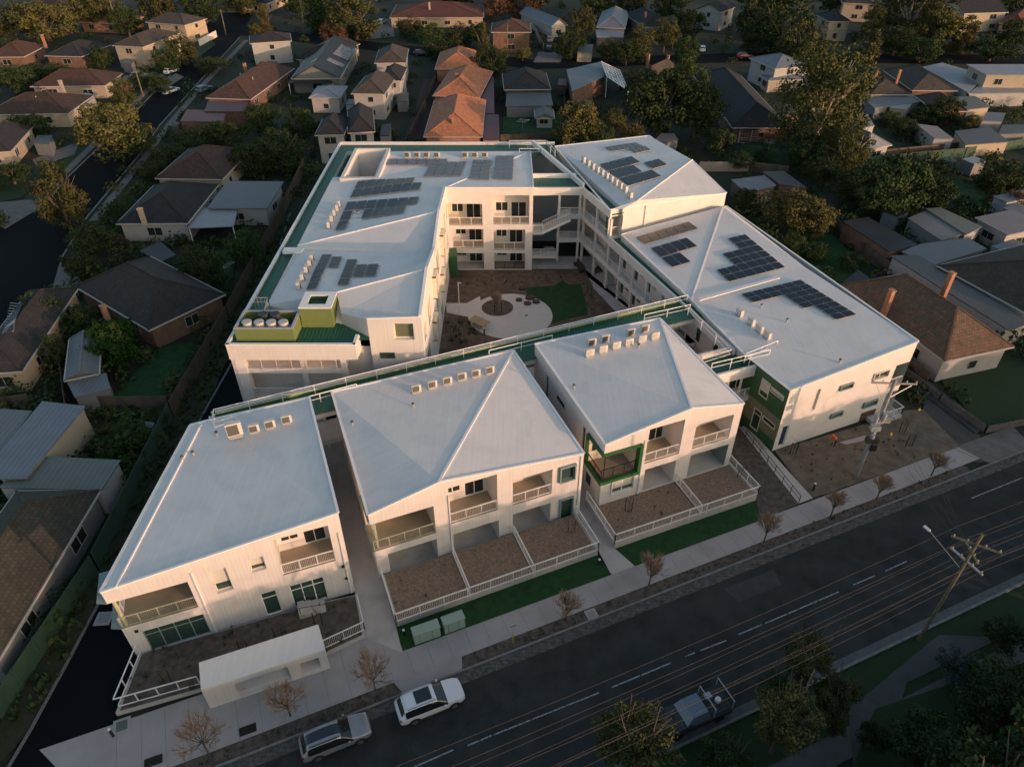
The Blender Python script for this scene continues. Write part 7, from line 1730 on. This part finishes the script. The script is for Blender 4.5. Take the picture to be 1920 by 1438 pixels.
# ================================================================== trees and shrubs of the neighbourhood
TR = [
 (205, 245, 52, 5, 'y', 'round', 'golden topped round tree beside the upper left street'), (110, 372, 42, 5, 'o', 'tall', 'tall olive tree at the bend of the left street'), (170, 452, 34, 2.2, 'd', 'round', 'dark round shrub above the dark tiled brick house'),
 (210, 642, 46, 2.8, 'b', 'round', 'round bright green tree beside the grey gabled shed'), (82, 42, 40, 5, 'y', 'round', 'yellow green tree at upper left'), (20, 40, 28, 5, 'o', 'round', 'olive tree in the top left corner'), (150, 22, 34, 5, 'y', 'flat', 'spreading yellow tree near the top left'),
 (195, 22, 30, 5, 'o', 'round', 'olive tree behind the orange lit low house'), (236, 42, 24, 4, 'd', 'round', 'dark tree left of the tan upstairs house'), (290, 8, 28, 6, 'o', 'round', 'olive tree at the top above the tan upstairs house'), (338, 92, 24, 4, 'o', 'round', 'olive tree at the driveway of the cream upstairs house'),
 (312, 112, 20, 3, 'd', 'round', 'dark shrub at the driveway of the cream upstairs house'), (230, 176, 20, 4, 'o', 'tall', 'slender olive tree behind the leaning pole'), (270, 150, 22, 2.4, 'd', 'flat', 'clipped dark hedge tree beside the leaning pole'), (300, 160, 16, 2.2, 'd', 'round', 'small dark shrub right of the leaning pole'),
 (598, 30, 38, 5, 'd', 'cone', 'dark conical tree at the top left of centre'), (664, 34, 46, 6, 'o', 'tall', 'tall olive tree at the top left of centre'), (626, 58, 24, 3, 'r', 'round', 'russet bare topped tree beside the olive tree'), (497, 42, 18, 4, 'y', 'cone', 'yellow cypress at the street corner'), (478, 58, 10, 2.5, 'y', 'round', 'small yellow shrub at the street corner'),
 (766, 50, 22, 3, 'o', 'round', 'olive shrub before the red roofed house'), (810, 66, 24, 3, 'g', 'round', 'green shrub before the red roofed house'), (865, 66, 22, 3, 'o', 'round', 'olive shrub at the right end of the red roofed house'), (826, 90, 26, 3, 'd', 'round', 'dark shrub left of the terracotta units'), (906, 82, 22, 5, 'y', 'cone', 'tall yellow cypress beside the brown brick house'),
 (922, 112, 30, 4, 'd', 'round', 'dark tree right of the farthest terracotta unit'), (980, 100, 15, 2, 'y', 'flat', 'yellow palm like shrub before the brown brick house'), (895, 62, 16, 4, 'g', 'round', 'green tree behind the yellow cypress'), (1090, 52, 28, 6, 'o', 'tall', 'tall olive tree beside the blue grey metal roof'), (1068, 82, 24, 4, 'd', 'round', 'dark tree under the tall olive one'),
 (1140, 94, 18, 3, 'o', 'round', 'small olive tree before the white carport roof'), (1205, 84, 26, 4, 'o', 'tall', 'olive tree right of the white carport roof'), (1175, 100, 24, 3, 'd', 'round', 'dark bush between two olive trees'), (1248, 62, 22, 5, 'o', 'round', 'olive tree beside the timber pole with crossarm'), (1292, 48, 26, 5, 'd', 'round', 'dark tree left of the white upstairs house'), (1290, 92, 22, 3, 'g', 'round', 'green bush at the end of the back street'),
 (1085, 236, 42, 4.5, 'y', 'round', 'large yellow green tree behind the white complex'), (1152, 228, 22, 4, 'y', 'round', 'yellow tree right of the large yellow green one'), (1188, 250, 24, 3.5, 'y', 'flat', 'low yellow tree behind the three storey block'), (1128, 262, 26, 3, 'g', 'round', 'green bush behind the corner rail of the complex'), (1240, 190, 58, 7, 'd', 'round', 'largest dark tree behind the three storey block'), (1308, 196, 44, 6.5, 'd', 'round', 'dark tree left of the long slate roofed house'), (1188, 155, 14, 3, 'r', 'round', 'russet tree beside the orange chimney'), (1285, 148, 36, 6, 'g', 'round', 'green tree behind the largest dark one'),
 (1548, 190, 72, 10, 'o', 'gum', 'huge gum tree with pale branches', True), (1590, 285, 40, 4, 'o', 'gum', 'lower gum tree before the big one', True), (1510, 285, 34, 3, 'd', 'round', 'dark bush at the foot of the big gum tree'), (1545, 318, 32, 2.6, 'd', 'flat', 'dark scrub below the big gum tree'),
 (1492, 392, 52, 3.6, 'y', 'flat', 'clumpy yellow tree right of the three storey block'), (1530, 410, 34, 3.2, 'y', 'round', 'yellow tree right behind the clumpy one'), (1672, 352, 58, 5, 'd', 'round', 'big dark tree in the gardens on the right'), (1610, 352, 34, 3, 'd', 'round', 'dark bush left of the big dark tree'), (1740, 360, 40, 3, 'd', 'round', 'dark bush right of the big dark tree'), (1488, 458, 22, 2, 'g', 'round', 'small green bush under the clumpy yellow tree'), (1400, 375, 22, 2, 'd', 'round', 'dark bush behind the pale carport'),
 (1470, 44, 56, 8, 'd', 'tall', 'towering dark tree at the top right of centre'), (1508, 82, 40, 5, 'o', 'round', 'olive tree beside the towering dark one'), (1425, 20, 36, 7, 'd', 'round', 'dark tree behind the towering one'), (1425, 70, 30, 4, 'd', 'round', 'dark tree with orange lights below the towering one'), (1638, 42, 22, 6, 'o', 'tall', 'slim olive tree right of the lit gable'), (1636, 92, 22, 4, 'o', 'cone', 'conical olive tree by the back pole'), (1682, 75, 22, 4, 'd', 'round', 'dark tree right of the back pole'),
 (1712, 22, 50, 8, 'o', 'gum', 'tall gum tree at the top right', True), (1760, 52, 36, 6, 'y', 'round', 'yellow green tree at the top right'), (1805, 68, 26, 4, 'y', 'tall', 'drooping yellow tree near the balconies at top right'), (1730, 95, 24, 3, 'g', 'round', 'green bush along the back street at right'), (1862, 92, 34, 3, 'd', 'flat', 'dark hedge at the right of the back street'), (1905, 60, 22, 4, 'd', 'round', 'dark tree at the right edge near the red roof'),
 (1822, 230, 12, 2.2, 'y', 'round', 'yellow shrub beside the olive brown shed'), (1776, 205, 24, 3, 'd', 'round', 'dark bush above the brown flat shed'), (1700, 300, 16, 2, 'o', 'round', 'small olive shrub on the green fence'), (1880, 330, 36, 3, 'd', 'round', 'dark bush at the right edge by the green fence'), (1905, 380, 20, 2, 'r', 'round', 'russet shrub at the right edge'),
 (525, 282, 46, 3.6, 'd', 'round', 'large dark tree left of the white wing'), (470, 300, 34, 3, 'd', 'round', 'dark tree behind the red brown roof'), (565, 235, 28, 3.4, 'g', 'round', 'green tree with yellow tip by the slate townhouses'), (490, 225, 28, 3, 'g', 'round', 'green bush beside the maroon carports'), (360, 262, 30, 2.2, 'd', 'round', 'dark hedge bush above the red brown roof'), (408, 250, 30, 2.2, 'd', 'round', 'dark hedge bush below the maroon carport'), (318, 292, 28, 2.2, 'd', 'round', 'dark hedge bush beside the street'), (258, 262, 30, 3, 'd', 'round', 'dark tree under the golden topped one'), (285, 320, 24, 2, 'd', 'round', 'low dark bush at the street edge'),
 (465, 466, 32, 2.4, 'g', 'round', 'green bush beside the drive fence'), (380, 500, 40, 3, 'd', 'round', 'dark tree behind the dark tiled brick house'), (155, 500, 24, 1.8, 'd', 'round', 'dark bush at the mouth of the left driveway'), (240, 395, 20, 1.6, 'd', 'round', 'dark bush beside the dark blue tiled house'), (80, 590, 40, 2.2, 'd', 'tall', 'tall dark hedge beside the left solar roof'), (100, 660, 24, 2.2, 'd', 'tall', 'dark hedge left of the grey gabled shed'), (150, 600, 26, 2, 'd', 'round', 'dark bush under the dark tiled eave'),
 (250, 812, 34, 1.6, 'g', 'flat', 'leafy vegetable patch shrub by the green fence'), (205, 840, 26, 1.4, 'g', 'flat', 'low leafy shrub in the vegetable patch'), (290, 785, 22, 1.4, 'd', 'flat', 'dark shrub at the corner of the vegetable patch'), (50, 240, 30, 2.5, 'd', 'round', 'dark bush left of the golden topped tree'), (100, 320, 20, 2, 'd', 'round', 'round dark bush at the forecourt'), (20, 325, 30, 2, 'd', 'flat', 'low dark hedge at the left edge'), (70, 135, 30, 2.5, 'd', 'flat', 'dark hedge behind the brown tiled house'), (20, 150, 30, 3, 'd', 'round', 'dark tree at the left edge'), (190, 108, 18, 2.5, 'g', 'round', 'green shrub beside the round white dish'), (395, 120, 26, 2, 'd', 'flat', 'dark hedge beside the blue grey car'),
 (1195, 1382, 62, 5.2, 'o', 'round', 'olive tree under the wires at the lower edge'), (1515, 1232, 42, 4.5, 'o', 'tall', 'olive tree in the far verge under the wires'), (1475, 1345, 54, 4.6, 'y', 'round', 'yellow leaved tree at the lower right'), (1568, 1300, 36, 3.6, 'o', 'round', 'olive tree right of the yellow leaved one'), (1460, 1290, 30, 3.2, 'd', 'round', 'dark tree between the yellow leaved tree and the truck'), (1568, 1362, 16, 1.4, 'o', 'round', 'small olive shrub at the lower right'),
 (1795, 1250, 30, 1.5, 's', 'flat', 'silvery shrub in the lower right garden'), (1885, 1190, 30, 1.6, 'd', 'flat', 'low dark shrub at the right edge'), (1905, 1320, 66, 3.0, 'd', 'round', 'big dark tree in the lower right corner'), (1760, 1420, 60, 3, 'd', 'round', 'dark tree at the bottom right'), (1360, 1425, 40, 3, 'd', 'round', 'dark tree at the bottom edge below the truck'), (1640, 1380, 24, 1.5, 'd', 'flat', 'low dark shrub beside the curved path'),
 (1700, 240, 22, 1.8, 'd', 'round', 'dark bush left of the pink roofed shed'), (1745, 215, 24, 2, 'd', 'round', 'dark bush above the pink roofed shed'), (1668, 222, 18, 1.6, 'd', 'round', 'dark bush beside the boats yard'), (1390, 300, 24, 1.8, 'd', 'flat', 'dark bush on the left of the verandah lawn'), (1430, 290, 16, 1.2, 'g', 'round', 'small bush before the verandah'), (1350, 268, 26, 3, 'd', 'round', 'dark tree left of the verandah'), (1600, 490, 24, 1.4, 'd', 'flat', 'low scrub beside the lawn fence'), (1530, 470, 26, 1.4, 'g', 'flat', 'low green scrub on the lawn'),
 (1120, 1, 26, 5, 'd', 'round', 'dark tree at the top centre'), (1180, -2, 28, 5, 'o', 'round', 'olive tree at the top centre'), (980, 4, 30, 5, 'r', 'round', 'russet tree at the top centre'), (930, 8, 22, 5, 'r', 'round', 'russet tree left of the other at the top centre'), (560, -6, 30, 6, 'd', 'round', 'dark tree at the top left of centre edge'), (1250, 8, 26, 5, 'd', 'round', 'dark tree at the top edge right of centre'), (860, -8, 30, 5, 'd', 'round', 'dark tree at the top edge above the red roof'), (1560, -2, 22, 5, 'd', 'round', 'dark tree at the top edge by the cream upper storey'), (1900, 6, 30, 5, 'd', 'round', 'dark tree in the top right corner'), (380, 12, 30, 5, 'd', 'round', 'dark tree at the top edge left'), (450, -4, 30, 5, 'o', 'round', 'olive tree at the top edge left of centre'), (1000, -10, 30, 5, 'd', 'round', 'dark tree on the top edge'),
]
for e in TR:
    tree(e[0], e[1], e[2], e[3], e[4], e[5], e[6], 'garden trees', 'tree' if e[3] > 2.3 else 'shrub', len(e) > 7)
# unseen trees and houses added across the street to block the low sun
r_ = random.Random(21)
for i in range(26):
    x, y = S(-18 + i * 4.6 + r_.uniform(-1, 1), 24 + r_.uniform(-2, 3)); zc = r_.uniform(5.2, 6.6)
    p_ = Vector((x, y, zc)) - CAMP; s_ = p_.dot(CF); px_ = 960 + F_PX * p_.x / s_; py_ = 719 - F_PX * p_.dot(CU) / s_
    if px_ < 1960 and py_ < 1500: continue
    tree_at(x, y, r_.uniform(3.4, 4.4), zc, 'd', 'round', 'unseen dark tree added across the street for shade', 'added shade trees')
for i in range(17):
    x, y = S(-30 + i * 8.0 + r_.uniform(-1.5, 1.5), 36 + r_.uniform(-2, 4)); zc = r_.uniform(5.8, 7.2)
    tree_at(x, y, r_.uniform(4.2, 5.2), zc, 'd', 'round', 'unseen tall dark tree added behind the row across the street for shade', 'added shade trees')
for i in range(7):
    a_, c_ = Vector(S(-26 + i * 17, 29)), Vector(S(-14 + i * 17, 29)); n_ = Vector((E2.x, E2.y)) * 9
    t = thing('house', 'brick house added across the street for shade, below the frame', 'house', (a_.x, a_.y, 0), 'added shade houses')
    b = MB(); q_ = [tuple(a_ + n_), tuple(c_ + n_), tuple(c_), tuple(a_)]; b.prism(q_, 0, 3.2, WM['brick']); b.build('wall', t)
    b = MB(); e_ = [Vector((*p_, 3.2)) for p_ in q_]; m0, m1 = (e_[0] + e_[3]) / 2 + Vector((0, 0, 2.6)), (e_[1] + e_[2]) / 2 + Vector((0, 0, 2.6)); d_ = (m1 - m0) * .3; m0 += d_; m1 -= d_
    b.face([e_[0], e_[1], m1, m0], RM['brown']); b.face([e_[2], e_[3], m0, m1], RM['brown']); b.face([e_[1], e_[2], m1], RM['brown']); b.face([e_[3], e_[0], m0], RM['brown']); b.build('roof', t)
# far rows of roofs and trees behind the frame's top edge, so the suburb does not stop there
for i in range(26):
    x = -230 + i * 18.5 + r_.uniform(-4, 4); y = 335 + r_.uniform(-6, 60); tree_at(x, y, r_.uniform(4, 6.5), 5.5, 'dgo'[i % 3], 'round', 'tree in the far suburb beyond the top edge', 'trees in the far suburb')

# ---------- undergrowth that fills the gardens between the houses: nobody could count it
_v, _f = [], []
for o in scene.objects:
    if o.type != 'MESH' or o.name.split('.')[0] in ('crown', 'bed_plants', 'hedge_plants', 'verge_weeds', 'branches', 'overhead_wire', 'balustrade', 'railing'): continue
    w_ = wloc(o); k = len(_v); rz_ = o.parent.rotation_euler.z if o.parent else 0
    if rz_: continue
    _v += [v.co + w_ for v in o.data.vertices]; _f += [tuple(k + i for i in p.vertices) for p in o.data.polygons]
BV2 = BVHTree.FromPolygons(_v, _f)
r_ = random.Random(99)
def undergrowth(name, label, m, n, y0, y1, seed, smin, smax):
    b = MB(); k = b.mi(m); r2 = random.Random(seed); c = 0; tries = 0
    while c < n and tries < n * 30:
        tries += 1
        px, py = r2.uniform(-60, 1980), r2.uniform(y0, y1)
        q = P(px, py, 0)
        if q.y > 330: continue
        vx, vy = (q.x - O0.x), (q.y - O0.y); v_ = vx * E2.x + vy * E2.y
        if v_ > -9: continue
        h = BV2.ray_cast(Vector((q.x, q.y, 60)), Vector((0, 0, -1)))
        if h[0] is None or h[0].z > -.03: continue
        if (-33 < q.x < 44 and q.y < 112 and 25 < q.y and q.x < 44 - (q.y - 55) * .35): continue
        c += 1; R_ = r2.uniform(smin, smax); H_ = R_ * r2.uniform(.7, 1.5)
        for i in range(70):
            d = Vector((r2.gauss(0, 1), r2.gauss(0, 1), abs(r2.gauss(0, 1)))).normalized() * r2.uniform(.6, 1.05)
            p = Vector((q.x + d.x * R_, q.y + d.y * R_, d.z * H_)); n_ = (d + Vector((r2.gauss(0, .5), r2.gauss(0, .5), r2.gauss(0, .5)))).normalized()
            t_ = n_.orthogonal().normalized(); u_ = n_.cross(t_); s_ = r2.uniform(.14, .30) * (.6 + R_ * .3)
            i0 = len(b.v); b.v += [p - t_ * s_, p - u_ * s_ * .7, p + t_ * s_, p + u_ * s_ * .7]; b.f.append((i0, i0 + 1, i0 + 2, i0 + 3)); b.m.append(k)
    me = bpy.data.meshes.new(name); me.from_pydata([tuple(q) for q in b.v], [], b.f); me.materials.append(m)
    o = bpy.data.objects.new(name, me); COL.objects.link(o); o['kind'] = 'stuff'; o['label'] = label; o['category'] = 'undergrowth'
undergrowth('undergrowth', 'dark green garden undergrowth between the houses', LF['d'], 800, -20, 1240, 1, .7, 2.4)
undergrowth('undergrowth', 'olive garden undergrowth between the houses', LF['o'], 330, -20, 900, 2, .6, 1.9)
undergrowth('undergrowth', 'mid green garden undergrowth between the houses', LF['g'], 520, -20, 1240, 3, .6, 1.9)

# ---------- yard clutter of the neighbours
for k, (x, y, r0, h0_, lb) in enumerate([(330, 250, 1.2, 1.9, 'round green rainwater tank beside the maroon carports'), (1100, 205, 1.1, 1.8, 'round rainwater tank behind the tilted metal roof'), (1535, 560, 1.0, 1.7, 'small round rainwater tank behind the tiled neighbour'), (1775, 318, 1.1, 1.8, 'rainwater tank beside the pale box shed')]):
    q = G(x, y); t = thing('rainwater_tank', lb, 'water tank', (*q, 0)); b = MB(); b.tube((*q, 0), (*q, h0_), r0, r0, mat('tank_green', (.05, .07, .055), .6), 20); b.build('tank', t)
    b = MB(); b.tube((*q, h0_), (*q, h0_ + .12), .3, .25, BLACKM, 12); b.build('lid', t)
for x, y, lb in [(425, 520, 'rotary clothesline on the strip of lawn by the drive'), (1440, 285, 'rotary clothesline on the lawn before the verandah'), (980, 245, 'rotary clothesline on the lawn behind the terracotta units')]:
    q = G(x, y); t = thing('clothesline', lb, 'clothesline', (*q, 0)); b = MB(); b.tube((*q, 0), (*q, 1.9), .04, .04, ALU, 6)
    for a in range(4): b.bar((*q, 1.85), (q[0] + 1.5 * math.cos(a * 1.571 + .4), q[1] + 1.5 * math.sin(a * 1.571 + .4), 2.0), .04, ALU)
    for r0 in (.7, 1.1, 1.45):
        for a in range(4): b.bar((q[0] + r0 * math.cos(a * 1.571 + .4), q[1] + r0 * math.sin(a * 1.571 + .4), 1.97), (q[0] + r0 * math.cos(a * 1.571 + 1.971), q[1] + r0 * math.sin(a * 1.571 + 1.971), 1.97), .02, ALU)
    b.build('frame', t)
t = thing('verandah', 'timber verandah with white rails at the end of the long dark hip roof', 'verandah', (*G(1376, 268), 0)); va, vb = Vector(G(1376, 266)), Vector(G(1466, 258)); vn = (vb - va).normalized(); vn = Vector((vn.y, -vn.x)) * 1.6
b = MB(); b.prism([tuple(va + vn), tuple(vb + vn), tuple(vb), tuple(va)], .1, .35, TIMBER); b.build('deck', t)
b = MB(); b.hexa([(*(va + vn), 2.5), (*(vb + vn), 2.5), (*vb, 2.75), (*va, 2.75)], [(*(va + vn), 2.6), (*(vb + vn), 2.6), (*vb, 2.85), (*va, 2.85)], RM['taupe']); b.build('roof', t)
b = MB()
for k in range(5): q = (va + vn).lerp(vb + vn, k / 4); b.bar((*q, .3), (*q, 2.55), .14, BARGE)
for z in (.8, 1.2): b.bar((*(va + vn), z), (*(vb + vn), z), .07, BARGE)
b.build('railing', t)
